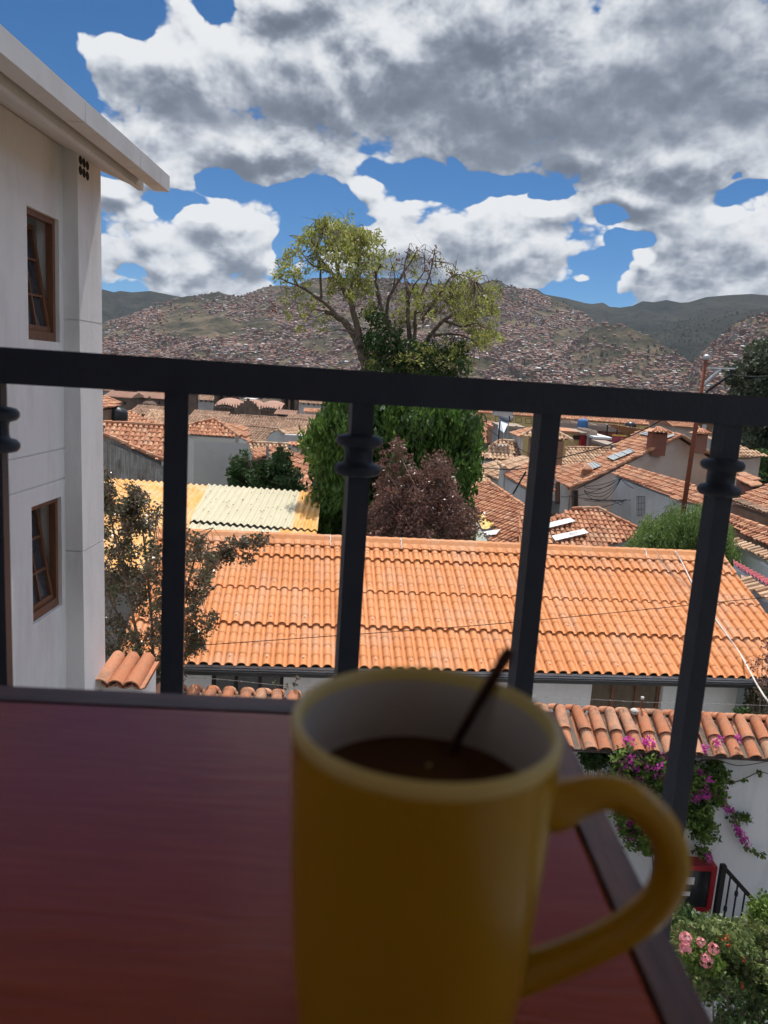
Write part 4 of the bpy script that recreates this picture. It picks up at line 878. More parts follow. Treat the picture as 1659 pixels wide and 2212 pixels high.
for wi, (a, b) in enumerate((wn1, wn2)):
    w0 = MB(); nb_ = 3
    for k in range(nb_ + 1):
        uu = a + (b - a) * k / nb_; uu = min(max(uu, a + .03), b - .03); wbox(w0, uu - .03, uu + .03, z_s, zh, dep=.05, off=.10)
    wbox(w0, a + .06, b - .06, zh - .05, zh, dep=.05, off=.101); wn_ = w0.build('window', MT['woodframe'] if wi else MT['dark'], oh)
    w0 = MB(); wbox(w0, a, b, z_s, zh, dep=.01, off=.14); w0.build('pane', MT['darkglass'], wn_)
    if wi:
        w0 = MB(); vv = []; nn = 30
        for z in (z_s, zh):
            for k in range(nn + 1): pc = WA + wd_ * (a + (b - a) * k / nn) - OP.h * (.125 + .012 * math.sin(k * 1.9)); vv.append((pc[0], pc[1], z))
        MT['curt_br'] = mat('brown_curtain', [(.13, .10, .075), (.20, .16, .12)], .9, 4); w0.add(vv, [[i, i + 1, nn + 2 + i, nn + 1 + i] for i in range(nn)], .5); w0.build('curtain', MT['curt_br'], wn_)
mb = MB(); ga = oX(ua, eave_v, 0) + OP.h * .05 - V3(0, 0, .10); gb_ = oX(ub_, eave_v, 0) + OP.h * .05 - V3(0, 0, .10)
mb.beam(ga, gb_, .10, .06); mb.tube([ga + OP.h * .06 + V3(0, 0, .04), gb_ + OP.h * .06 + V3(0, 0, .04)], .010, 6)
for k in range(18): p_ = ga + (gb_ - ga) * (k + .5) / 18 - OP.h * .1; mb.beam(p_, p_ - OP.h * .25 - V3(0, 0, .02), .03, .03)
mb.build('gutter', MT['gutter'], oh)
mb = MB(); mb.beam(ga - OP.h * .10 + V3(0, 0, .02), gb_ - OP.h * .10 + V3(0, 0, .02), .03, .16); mb.build('fascia', MT['white'], oh)
# screws with pale washers
mb = MB(); k0 = 0
for k in range(4):
    for j in range(0, int((ub_ - ua) / W), 3):
        u_ = (math.floor(ua / W) + j + .5) * W
        if ua < u_ < ub_: mb.lathe([(0, .012), (.012, .010), (.016, 0)], oX(u_, eave_v - BAND * k - .17, .104), 6)
mb.build('screw', MT['whitesheet'], oh); oh.children[-1]['kind'] = 'stuff'
# white cable lying down the roof
mb = MB(); pc = [(1453, 1202), (1470, 1222), (1497, 1277), (1540, 1343), (1570, 1385), (1600, 1430)]
pts = [OP.at(x, y, .10) for x, y in pc] + [P(1650, 1503, 11.4), P(1700, 1560, 11.2)]
pts[0] = OP.at(1453, 1204, .17); pp, rd = smooth_path(pts, [.016] * len(pts)); mb.tube(pp, rd, 6)
tag(mb.build('white_cable', MT['cable_white'], smooth=True), 'thick white cable draped down the right side of the orange roof', 'cable')
mb = MB(); pts = [OP.at(1411, 1203, .16), OP.at(1440, 1240, .12), OP.at(1475, 1268, .11), OP.at(1500, 1296, .11)]; pp, rd = smooth_path(pts, [.008] * 4); mb.tube(pp, rd, 5)
tag(mb.build('grey_cable', MT['concrete'], smooth=True), 'thin grey cable lying on the orange roof beside the white one', 'cable')
def wire(name, pts, rad, label, m='wire', cat='wire', group=None):
    pp, rd = smooth_path([np.asarray(p) for p in pts], [rad] * len(pts), 6); mb = MB(); mb.tube(pp, rd, 5); return tag(mb.build(name, MT[m]), label, cat, group)
wire('wire', [P(400, 1396, 10.6), P(700, 1375, 11), P(1100, 1345, 11.4), P(1659, 1290, 12), P(1760, 1280, 12.2)], .006, 'thin dark wire crossing in front of the whole orange roof')
# ------------------------------------------------------------------ yellow and cream corrugated plastic roof behind
CP = Plane((232, 1036), (694, 1066), Y=23.0, pitch=9.5)
MT['plas_or'] = mat('weathered_orange_plastic_sheet', [(.66, .30, .07), (.74, .40, .12), (.76, .50, .26)], .6, 2.2, stretch=(1, 1, 1), dirt=(.72, .60, .45), dirt_amt=.7, dirt_scale=1.3)
MT['plas_cr'] = mat('cream_plastic_sheet', [(.56, .51, .36), (.60, .55, .40)], .6, 2, dirt=(.62, .56, .42), dirt_amt=.3)
sh = thing('corrugated_roof_shed', 'low shed with wavy corrugated roof of orange and cream plastic panels', 'shed', V3(*CP.at(450, 1100)[:2], -8.6))
def cpoly(*p): return [CP.at(x, y) for x, y in p]
def c6(*p): return [(208.4 + .3373 * x, 822.9 + .3373 * y) for x, y in p]
pts = {}
mb = MB(); corrug(mb, CP, cpoly(*c6((70, 622), (722, 668), (590, 915), (-330, 870))), .179, .030); mb.build('orange_panel', MT['plas_or'], sh)
mb = MB(); corrug(mb, CP, cpoly(*c6((718, 664), (1300, 707), (1252, 945), (600, 893))), .179, .030, off=.008); mb.build('cream_panel', MT['plas_cr'], sh)
mb = MB(); corrug(mb, CP, cpoly(*c6((1294, 704), (1440, 718), (1416, 957), (1248, 940))), .179, .030, off=.002); mb.build('orange_panel', MT['plas_or'], sh)
mb = MB(); corrug(mb, CP, cpoly(*c6((602, 905), (1180, 950), (1080, 1250), (440, 1230))), .179, .030, off=-.018); mb.build('cream_panel', MT['plas_cr'], sh)
mb = MB(); corrug(mb, CP, cpoly(*c6((1176, 946), (1412, 962), (1390, 1200), (1080, 1200))), .179, .030, off=-.016); mb.build('orange_panel', MT['plas_or'], sh)
mb = MB(); corrug(mb, CP, cpoly(*c6((-330, 880), (604, 908), (445, 1230), (-700, 1180))), .179, .030, off=-.016); mb.build('orange_panel', MT['plas_or'], sh)
mb = MB(); prism(mb, cpoly(*c6((80, 640), (1425, 735), (1390, 1170), (-500, 1120))), -8.6, inset=.1, drop=.1); mb.build('wall', MT['concrete'], sh)
mb = MB()
for _ in range(46): 
    x, y = random.uniform(620, 1280), random.uniform(700, 950)
    if x < 720 - (y - 680) * .5: continue
    p_ = c6((x, y))[0]; mb.lathe([(0, .01), (.018, .008), (.022, 0)], CP.at(*p_, .04), 6)
ms = mb.build('screw', MT['iron2'], sh); ms['kind'] = 'stuff'
# ------------------------------------------------------------------ generic houses of the old town
def zb_at(poly): m = np.mean(poly, 0); return float(zground(np.hypot(m[0], m[1]))) - .6
def slope_house(root, specs, wallm, tilem='clay', zb=None, name='roof', inset=.3):
    """specs: list of (plane, picture polygon, tile width or 0, opts)"""
    out = []
    for sp_ in specs:
        pl, poly, w = sp_[0], sp_[1], sp_[2]; o = sp_[3] if len(sp_) > 3 else {}
        P3 = [pl.at(*p) for p in poly]; mb = MB()
        if w: tiles(mb, pl, P3, w, w * 1.55, jit=o.get('jit', 1))
        else: mb.poly(P3, .5)
        for a, b in o.get('caps', []): capline(mb, pl.at(*a, .04), pl.at(*b, .04), w * .48 if w else .1, .38)
        r_ = mb.build(name, MT[o.get('tile', tilem)], root); out.append(r_)
        if not o.get('nowall'):
            mb = MB(); prism(mb, P3, zb if zb is not None else zb_at(P3), inset=o.get('inset', inset), drop=o.get('drop', .16)); mb.build('wall', MT[o.get('wall', wallm)], root)
    return out
def house(name, label, cat, specs, wallm, tilem='clay', zb=None, group=None, **k):
    P3 = [specs[0][0].at(*p) for p in specs[0][1]]; m = np.mean(P3, 0); zz = zb if zb is not None else zb_at(P3)
    r = thing(name, label, cat, V3(m[0], m[1], zz), group); slope_house(r, specs, wallm, tilem, zz, **k); return r
def vquad(px0, py0, px1, py1, A, n, off=0):
    return [onplane(x, y, A, n) + n * off for x, y in ((px0, py1), (px1, py1), (px1, py0), (px0, py0))]
def windows(root, rects, A, n, fm='dark', frame=None, off=.03, name='window', gm='darkglass'):
    """framed openings set on the vertical wall plane through A with outward normal n"""
    if np.dot(n, -A) < 0: n = -n
    for rc_ in rects:
        q = vquad(*rc_, A, n, off); ux = unit(q[1] - q[0]); uz = unit(q[3] - q[0]); w_ = np.linalg.norm(q[1] - q[0]); h_ = np.linalg.norm(q[3] - q[0]); f = min(.07, w_ * .12)
        mb = MB(); c = (q[0] + q[2]) / 2
        for s in (-1, 1):
            e = c + ux * s * (w_ / 2 - f / 2); mb.beam(e - uz * h_ / 2, e + uz * h_ / 2, f, .08, up=tuple(n))
            e = c + uz * s * (h_ / 2 - f / 2); mb.beam(e - ux * (w_ / 2 - f), e + ux * (w_ / 2 - f), .08, f, up=tuple(uz))
        o = mb.build(name, MT[frame or fm], root); mb = MB(); mb.quad(*[p - n * .005 for p in q]); mb.build('pane', MT[gm], o)
def toward(a, b):
    """outward normal of the vertical wall that runs from a to b, facing the camera"""
    d = unit(V3(b[0] - a[0], b[1] - a[1], 0)); n = V3(-d[1], d[0], 0); return n if np.dot(n, -np.asarray(a)) > 0 else -n
# --- left: zinc shed
p1 = Plane(*A_((100, 530), (855, 572)), Y=41, pitch=27)
h = house('zinc_sided_house', 'house with clay tile roof over a weathered corrugated zinc gable wall', 'house',
      [(p1, A_((92, 522), (862, 566), (862, 1012), (640, 925), (92, 672)), .27, {'caps': [(A_((92, 672))[0], A_((860, 1010))[0]), (A_((92, 530))[0], A_((860, 574))[0])]})], 'sheetmetal')
# corrugated skin on the gable wall
ga_ = p1.at(*A_((92, 700))[0]); gb2 = p1.at(*A_((862, 1030))[0]); nn = toward(ga_, gb2)
mb = MB(); L_ = np.linalg.norm((gb2 - ga_)[:2]); dd_ = unit(V3(*(gb2 - ga_)[:2], 0)); ks = int(L_ / .045); v = []
for i in range(ks + 1):
    s_ = L_ * i / ks; zt_c = ga_[2] + (gb2[2] - ga_[2]) * i / ks - .18; p_ = ga_ + dd_ * s_ + nn * (.06 + .022 * math.cos(s_ / .15 * 2 * math.pi)); v += [(p_[0], p_[1], zt_c), (p_[0], p_[1], -10.6)]
mb.add(v, [[2 * i, 2 * i + 2, 2 * i + 3, 2 * i + 1] for i in range(ks)], .5); mb.build('zinc_cladding', MT['sheetmetal'], h, smooth=True)
# --- behind it
p2 = Plane(*A_((290, 540), (840, 575)), Y=50, pitch=20)
house('tiled_house', 'orange clay roof with raised verge just behind the zinc sided house', 'house', [(p2, A_((165, 460), (430, 392), (850, 555), (840, 580), (290, 548)), .26, {'caps': [(A_((165, 465))[0], A_((430, 395))[0])]})], 'offwhite', 'clay')
p0 = Plane(*A_((95, 335), (205, 325)), Y=46, pitch=16)
h = house('tiled_house', 'small brown walled house with red tile eaves against the white building', 'house', [(p0, A_((20, 180), (95, 205), (298, 290), (205, 332), (60, 345)), .26, {'caps': [(A_((95, 207))[0], A_((298, 290))[0])]})], 'adobe', 'clay')
c = P(*A_((255, 425))[0], 48); mb = MB(); mb.lathe([(0, 0), (.62, 0), (.66, .1), (.66, .75), (.60, .92), (.3, 1.05), (.25, 1.12), (.24, 1.2), (0, 1.2)], c - V3(0, 0, .6), 24)
o = mb.build('water_tank', MT['tank'], smooth=True); tag(o, 'round black plastic water tank between the tiled roofs', 'water tank')
# --- grey rendered house
p3 = Plane(*A_((1150, 665), (1803, 702)), Y=56, pitch=27); apex = A_((1480, 487))[0]
b3 = B_((150, 732))[0]
p3b = Plane(b3, B_((295, 800))[0], z=p3.at(*b3)[2], pitch=27)
h = house('grey_house', 'plain grey rendered house under a hipped clay tile roof', 'house',
      [(p3, [A_((1130, 664))[0], b3, apex, A_((1120, 560))[0]], .30, {'caps': [(apex, b3), (A_((1150, 562))[0], apex)]})], 'grey', 'clay')
R_ = [p3b.at(*p) for p in [b3, B_((297, 803))[0], B_((240, 612))[0]]]; ap3 = p3.at(*apex); mb = MB(); tiles(mb, p3b, R_ + [p3b.at(*apex)], .30, .46); mb.build('roof', MT['clay'], h)
a_w = p3.at(*A_((1130, 664))[0]); b_w = p3.at(*b3); c_w = p3b.at(*B_((297, 803))[0]); nf = toward(a_w, b_w); ns_ = toward(b_w, c_w); zz = zb_at([a_w, b_w])
b_i = b_w - nf * .22 - unit(V3(*(b_w - a_w)[:2], 0)) * .15; a_i = a_w - nf * .22; c_i = c_w - V3(0, 0, 0) - unit(V3(*(b_w - a_w)[:2], 0)) * .15
mb = MB()
def vwall(mb, a, b, zt, zb): mb.quad(V3(a[0], a[1], zb), V3(b[0], b[1], zb), V3(b[0], b[1], zt), V3(a[0], a[1], zt))
d_i = a_i + (c_i - b_i); vwall(mb, a_i, b_i, b_w[2] - .1, zz); vwall(mb, b_i, c_i, b_w[2] - .1, zz); vwall(mb, c_i, d_i, b_w[2] - .1, zz); vwall(mb, d_i, a_i, b_w[2] - .1, zz); mb.build('wall', MT['grey'], h)
L_ = np.linalg.norm(b_i - a_i); mb = MB()
for f in (.36, .72): p_ = a_i + (b_i - a_i) * f + nf * .02; mb.beam(V3(p_[0], p_[1], zz), V3(p_[0], p_[1], b_w[2] - .15), .05, .02, up=tuple(nf))
mb.beam(V3(*(a_i + nf * .02)[:2], b_w[2] - 4.3), V3(*(b_i + nf * .02)[:2], b_w[2] - 4.3), .02, .05); mb.build('panel_joint', MT['concrete'], h)
# --- roofs right of it
def simple(label, a, b, Y, pitch, poly, w, wallm='offwhite', tilem='clay', caps=(), name='tiled_house', **o):
    pl = Plane(a, b, Y=Y, pitch=pitch, flip=o.pop('flip', False)); oo = dict(caps=list(caps)); oo.update(o)
    return house(name, label, 'house', [(pl, poly, w, oo)], wallm, tilem), pl
simple('long ageing brown roof behind the grey house, widest of the distant roofs', *B_((150, 457), (1240, 530)), 118, 20, B_((-900, 440), (150, 452), (1240, 522), (1265, 545), (1010, 592), (650, 638), (230, 592), (-200, 560), (-900, 560)), .42, tilem='clay_old', caps=[B_((150, 455), (1235, 524))])
simple('brown ribbed roof sloping down between the grey house and white gable', *B_((240, 595), (655, 634)), 86, 24, B_((240, 592), (662, 632), (545, 680), (480, 790), (440, 812), (155, 735)), .34, tilem='clay_old', caps=[B_((240, 595), (655, 634))])
hh, pl6 = simple('white gabled house with pale clay roof in the middle distance', *B_((655, 640), (1015, 597)), 78, 24, B_((655, 638), (1018, 593), (1188, 720), (940, 785), (822, 765)), .34, tilem='clay_gold', caps=[B_((655, 640), (822, 762))])
a6 = pl6.at(*B_((655, 640))[0]); b6 = pl6.at(*B_((822, 765))[0]); n6 = toward(a6, b6); mb = MB(); q = [onplane(x, y, a6 + n6 * -.25, n6) for x, y in B_((482, 782), (560, 690), (655, 652), (815, 768), (800, 860), (470, 860))]; u6 = pl6.u * (1 if pl6.u[1] > 0 else -1); back = [p + u6 * .8 for p in q]
mb.add(q + back, [[0, 1, 2, 3, 4, 5], [11, 10, 9, 8, 7, 6]] + [[i, (i + 1) % 6, 6 + (i + 1) % 6, 6 + i] for i in range(6)], .5); mb.build('gable_wall', MT['offwhite'], hh)
hh, pl7 = simple('pale roofed house at the edge of the tall green tree', *B_((1040, 563), (1258, 536)), 84, 24, B_((1040, 560), (1262, 532), (1280, 692), (1222, 690)), .34, tilem='clay', caps=[B_((1045, 563), (1222, 690))])
hh, _ = simple('dark shaded tile roof in front of the white gable', *B_((280, 820), (765, 836)), 58, 26, B_((282, 812), (500, 818), (768, 834), (772, 942), (700, 935), (640, 885), (280, 935)), .30, tilem='clay_gold', caps=[B_((282, 815), (765, 836))])
hh, _ = simple('small gable roof with red brick wall behind the dark green bush', *B_((545, 855), (330, 900)), 52, 24, B_((325, 902), (545, 852), (500, 968), (325, 1022)), .28, wallm='brick', tilem='clay', flip=False, caps=[B_((500, 966), (325, 1020))])
simple('small sunlit tile roof slope beside the pale dead branch', *B_((590, 862), (680, 912)), 51, 24, B_((548, 858), (600, 855), (685, 912), (645, 1000), (545, 1000)), .28, tilem='clay', caps=[B_((590, 862), (685, 912))])
hh, pl10 = simple('peach walled house with tiled top left of the tall green tree', *B_((785, 850), (1100, 868)), 54, 20, B_((772, 842), (1120, 866), (1160, 790), (820, 790)), .30, wallm='pink', tilem='clay')
simple('large pale clay roof with ridge running down beside the tall green tree', *B_((800, 925), (1130, 1012)), 47, 23, B_((800, 922), (1120, 1030), (1220, 1120), (1180, 1460), (1110, 1300), (990, 1252), (790, 1160), (715, 1060)), .30, tilem='clay', caps=[B_((800, 925), (715, 1060))])
for k, x in enumerate((968, 988)):
    p_ = P(*B_((x, 1045))[0], 45.5); mb = MB(); mb.tube([p_ - V3(0, 0, .5), p_ + V3(0, 0, .62)], .1, 8); mb.lathe([(.17, .0), (.02, .15)], p_ + V3(0, 0, .62), 10)
    tag(mb.build('flue_pipe', MT['rust']), 'short dark flue pipe on the pale clay roof, %s of a pair' % ('left' if k == 0 else 'right'), 'flue pipe')
simple('clay roof corner with heavy ridge below the green bush', *B_((1000, 1255), (1170, 1285)), 37, 22, B_((1010, 1248), (1200, 1262), (1215, 1475), (1100, 1475), (930, 1440), (800, 1415), (830, 1370)), .26, tilem='clay', caps=[B_((1020, 1255), (985, 1440))])
c_ = P(*B_((850, 795))[0], 60); mb = MB(); mb.box(c_, (1.4, .8, 1.1)); sk = mb.build('roof_box', MT['steel']); tag(sk, 'small blue green metal box standing on the roofs by the peach wall', 'box')
# --- church and distant white blocks
def chz(px, py, Y): return P(px, py, Y)
MT['stone_l'] = MT['stone']
def tower(label, px0, px1, ptop, Y, nspl=2):
    a = P(px0, ptop, Y); b = P(px1, ptop, Y); w = b[0] - a[0]; cx_, cyy = (a[0] + b[0]) / 2, Y + w / 2; zt_ = a[2]; base = float(zground(Y)) - 1
    r = thing('church_tower', label, 'church tower', V3(cx_, cyy, base)); mb = MB()
    zb2 = zt_ - w * 1.25
    # belfry piers around twin arches
    for sx in (-1, 1):
        for sy in (-1, 1): mb.box((cx_ + sx * w * .42, cyy + sy * w * .42, (zt_ + zb2) / 2), (w * .16, w * .16, zt_ - zb2))
    for sy in (-1, 1): mb.box((cx_, cyy + sy * w * .42, (zt_ + zb2) / 2), (w * .12, w * .15, zt_ - zb2)); mb.box((cx_ + sy * w * .42, cyy, (zt_ + zb2) / 2), (w * .15, w * .12, zt_ - zb2))
    for s in (-1, 1):
        for off in (-.24, .24):
            for (ax, ay) in ((off, s * .42),):
                arc = [(cx_ + w * (ax + .13 * math.cos(t_)), zt_ - w * .22 + w * .14 * math.sin(t_)) for t_ in np.linspace(0, math.pi, 9)]
                top = [(cx_ + w * (ax + .14), zt_), (cx_ + w * (ax - .14), zt_)]
                pts = [V3(x, cyy + ay * w + s * .02 * w, z) for x, z in top[:1] + arc + top[1:]]; mb.poly(pts)
    mb.box((cx_, cyy, (zt_ + zb2) / 2), (w * .5, w * .5, zt_ - zb2), mi=1); mb.box((cx_, cyy, zt_ + w * .06), (w * 1.12, w * 1.12, w * .12)); mb.box((cx_, cyy, zb2 - w * .06), (w * 1.14, w * 1.14, w * .12)); mb.box((cx_, cyy, zb2 - w * .24), (w * 1.2, w * 1.2, w * .08)); mb.build('belfry', [MT['stone'], MT['dark']], r)  # dark core put inside so the arches look shaded
    mb = MB(); mb.box((cx_, cyy, (zb2 - w * .12 + base) / 2), (w * 1.05, w * 1.05, zb2 - w * .12 - base)); mb.build('shaft', MT['stone'], r)
    mb = MB(); mb.lathe([(w * .45, 0), (w * .42, w * .15), (w * .3, w * .3), (w * .12, w * .4), (w * .1, w * .55), (0, w * .6)], (cx_, cyy, zt_ + w * .12), 16); mb.build('cupola', MT['stone'], r, smooth=True)
    mb = MB()
    for sx in (-1, 1):
        for sy in (-1, 1): mb.lathe([(w * .06, 0), (w * .07, w * .05), (w * .03, w * .12), (w * .05, w * .17), (0, w * .3)], (cx_ + sx * w * .5, cyy + sy * w * .5, zt_ + w * .12), 8)
    mb.build('pinnacle', MT['stone'], r); return r
ta = A_((1520, 0))[0][0]; tower('brown stone belfry with twin arches rising behind the left end of the vaulted nave', B_((-185, 0))[0][0], B_((88, 0))[0][0], 838, 265)
tower('brown stone church belfry standing nearest the tall green tree', B_((690, 0))[0][0], B_((900, 0))[0][0], 854, 285)
tower('brown stone belfry cut by the second railing bar from left', A_((1150, 0))[0][0], A_((1255, 0))[0][0], 824, 255)
# vaulted nave
r = thing('church_nave', 'church nave with wavy pinkish plastered vaults and stone crest', 'church', V3(*P(560, 890, 262)[:2], zground(262) - 1))
mb = MB(); a = P(500, 877, 252); b = P(600, 882, 252); ux = V3(1, 0, 0); nseg = 60; v = []; 
x0, x1 = P(470, 880, 256)[0], P(612, 880, 256)[0]; zc = P(540, 884, 252)[2]
for j, yy in enumerate(np.linspace(250, 268, 9)):
    for i in range(nseg + 1):
        xx = x0 + (x1 - x0) * i / nseg; v.append((xx, yy, zc + 1.1 * abs(math.sin((xx - x0) / 7.3 * math.pi)) ** .7 + 1.9 * math.sin((j) / 8 * math.pi)))
mb.add(v, [[j * (nseg + 1) + i, j * (nseg + 1) + i + 1, (j + 1) * (nseg + 1) + i + 1, (j + 1) * (nseg + 1) + i] for j in range(8) for i in range(nseg)], .5); mb.build('vault', MT['church_roof'], r, smooth=True)
mb = MB(); mb.box(((x0 + x1) / 2, 259, (zc - .1 + zground(262)) / 2), (x1 - x0, 18, zc - .1 - zground(262))); mb.build('wall', MT['stone'], r)
mb = MB()
for i in range(26):
    xx = x0 + (x1 - x0) * (i + .5) / 26; s_ = random.uniform(.8, 1.25) * (1.7 if 11 < i < 17 else 1); mb.lathe([(.32 * s_, 0), (.36 * s_, .5 * s_), (.16 * s_, .8 * s_), (.24 * s_, 1.1 * s_), (.05, 1.9 * s_), (0, 2. * s_)], (xx, 249.4, zc - .3), 8)
mb.build('finial', MT['stone'], r)
mb = MB(); 
for i in range(9): w_ = 1.2 - abs(i - 4) * .0; mb.box((x0 + (x1 - x0) * .52 + (i - 4) * .95, 249.2, zc - 1.2 + (4 - abs(i - 4)) * .55), (.9, .7, 3.2 + (4 - abs(i - 4)) * .5))
mb.build('crest', MT['stone'], r)
def dome(label, px, py, rpx, Y, m='stone'):
    c = P(px, py, Y); R_ = rpx * Y / F; base = float(zground(Y)) - 1; r = thing('church_dome', label, 'dome', V3(c[0], c[1], base)); mb = MB()
    n = 32; pr = [(R_ * math.cos(t_), R_ * .72 * math.sin(t_)) for t_ in np.linspace(0, math.pi / 2 * .93, 10)]; mb.lathe(pr, c, n)
    for k in range(12):
        a = k * math.pi / 6; mb.tube([c + V3(math.cos(a) * q[0], math.sin(a) * q[0], q[1]) * 1.01 for q in pr], R_ * .03, 4)
    mb.build('shell', MT[m], r, smooth=True); mb = MB(); mb.lathe([(R_ * 1.08, -R_ * .7), (R_ * 1.08, -.05), (R_ * 1.15, 0), (R_ * .98, .1)], c, n); mb.box((c[0], c[1], (c[2] - R_ * .7 + base) / 2), (R_ * 2.6, R_ * 2.6, c[2] - R_ * .7 - base)); mb.build('drum', MT[m], r)
    mb = MB(); mb.lathe([(R_ * .20, R_ * .68), (R_ * .20, R_ * 1.05), (R_ * .26, R_ * 1.08), (R_ * .15, R_ * 1.25), (0, R_ * 1.35)], c, 12); mb.build('lantern', MT[m], r); return r
dome('ribbed brown stone dome near the first railing bar', *A_((665, 320))[0], 17, 230); dome('stone dome between the two church belfries', *B_((425, 310))[0], 17, 290)
def block(label, pts, Y, depth, wallm, cat='building', name='building', roofm=None, wins=None, ov=.5, rh=None, par=None):
    """building from the picture corners of its front (left top, right top) at distance Y"""
    a = P(*pts[0], Y); b = P(*pts[1], Y); b[2] = a[2]; d = unit(b - a); nb_ = V3(-d[1], d[0], 0); base = float(zground(Y)) - 1; L_ = np.linalg.norm(b - a)
    r = thing(name, label, cat, V3(*((a + b) / 2 + nb_ * depth / 2)[:2], base)); ang_ = math.atan2(d[1], d[0]); c = (a + b) / 2 + nb_ * depth / 2
    mb = MB(); mb.box((c[0], c[1], (a[2] + base) / 2), (L_, depth, a[2] - base), rz=ang_); mb.build('wall', MT[wallm], r)
    if roofm and rh:
        mb = MB(); e = .5; A0, B0 = a - d * e - nb_ * e, b + d * e - nb_ * e; A1, B1 = a - d * e + nb_ * (depth + e), b + d * e + nb_ * (depth + e); rl, rr2 = (A0 + A1) / 2 + V3(0, 0, rh), (B0 + B1) / 2 + V3(0, 0, rh)
        pl = Plane.__new__(Plane); t_ = math.atan2(rh, depth / 2 + e); h_ = -nb_; pl.A = A0; pl.d = h_ * math.cos(t_) - V3(0, 0, math.sin(t_)); pl.n = h_ * math.sin(t_) + V3(0, 0, math.cos(t_)); pl.h = h_; pl.u = np.cross(pl.d, pl.n)
        w_ = max(.3, Y / 330.); tiles(mb, pl, [A0, B0, rr2, rl], w_, w_ * 1.6, nseg=3); mb.quad(A1, rl, rr2, B1); mb.poly([A0 + V3(0, 0, -.03), rl - V3(0, 0, .05), A1 - V3(0, 0, .03)]); mb.poly([B0 - V3(0, 0, .03), B1 - V3(0, 0, .03), rr2 - V3(0, 0, .05)]); mb.build('roof', MT[roofm], r)
    elif roofm:
        mb = MB(); mb.box((c[0], c[1], a[2] + .12), (L_ + .3, depth + .3, .24), rz=ang_)
        if par:
            for s_ in (-1, 1): mb.box((*(c + nb_ * s_ * (depth / 2 - .1))[:2], a[2] + .24 + par / 2), (L_, .2, par), rz=ang_); mb.box((*(c + d * s_ * (L_ / 2 - .1))[:2], a[2] + .24 + par / 2), (.2, depth - .4, par), rz=ang_)
        mb.build('roof', MT[roofm], r)
    if wins: windows(r, wins, a, -nb_, off=.04)
    return r
def wr(f, *rs): return [(*f((x0, y0))[0], *f((x1, y1))[0]) for x0, y0, x1, y1 in rs]
block('long white building with a row of small square windows behind the belfries', B_((905, 278), (1380, 300)), 330, 16, 'offwhite', roofm='clay_old', rh=2.0, wins=wr(B_, (975, 288, 992, 308), (1035, 290, 1060, 315), (1105, 300, 1124, 322), (1165, 302, 1177, 322), (1208, 310, 1225, 332), (1268, 314, 1282, 334), (1322, 318, 1336, 338)))
block('white distant building with terracotta roof between belfry and railing bar', A_((1255, 228), (1520, 245)), 300, 14, 'offwhite', roofm='clay_old', rh=3.0, wins=wr(A_, (1305, 240, 1328, 262), (1362, 245, 1385, 265), (1428, 250, 1450, 270), (1465, 252, 1486, 272)))
block('brown stone convent block with arched window far left', A_((220, 92), (540, 105)), 280, 14, 'stone', roofm='church_roof', wins=wr(A_, (232, 112, 262, 140), (335, 120, 368, 150), (394, 125, 425, 165), (450, 128, 485, 158)))
block('low stone church wing below the convent block', A_((100, 195), (420, 210)), 250, 14, 'stone', roofm='church_roof', rh=1.6, wins=wr(A_, (195, 225, 220, 245), (340, 260, 370, 300)))
block('stone church wing with pinkish roof beside the ribbed dome', A_((450, 205), (860, 225)), 262, 14, 'stone', roofm='church_roof', rh=1.8, wins=wr(A_, (425, 262, 460, 305), (780, 260, 800, 290)))
block('small sunlit terracotta roof high at left behind the church', A_((540, 150), (640, 160)), 330, 12, 'offwhite', roofm='clay', rh=1.6)
block('small tiled roof near the rail beside the first bar', A_((700, 175), (890, 192)), 320, 12, 'offwhite', roofm='clay', rh=1.8)
block('long grey walled building farthest left under the rail', A_((60, 122), (215, 130)), 340, 12, 'concrete', roofm='clay_old', rh=2.0)
block('dark timber sided shed roof in front of the church wing', A_((440, 408), (860, 425)), 120, 9, 'adobe', roofm='clay_old', rh=1.1)
block('pale brown tiled roof corner beside the first bar', A_((610, 520), (850, 545)), 90, 7, 'offwhite', roofm='clay_gold', rh=1.3)
block('wide flat brown roofed hall left of the vaulted nave', A_((1150, 500), (1560, 505)), 160, 14, 'adobe', roofm='clay_old', rh=1.9)
block('low grey shed with pinkish sheet roof in front of the belfry', B_((620, 430), (850, 445)), 190, 9, 'concrete', roofm='church_roof', rh=.8, wins=wr(B_, (640, 435, 735, 480), (765, 440, 830, 480)))
block('dim brown tiled roof below the nearest belfry', B_((780, 505), (1240, 528)), 150, 10, 'adobe', roofm='clay_old', rh=.9)
block('small terracotta roof in front of the long white building', B_((1000, 405), (1220, 420)), 240, 9, 'offwhite', roofm='clay', rh=1.0)
block('whitewashed chapel behind the vaulted nave', B_((200, 235), (340, 245)), 310, 8, 'offwhite', roofm='whitesheet')
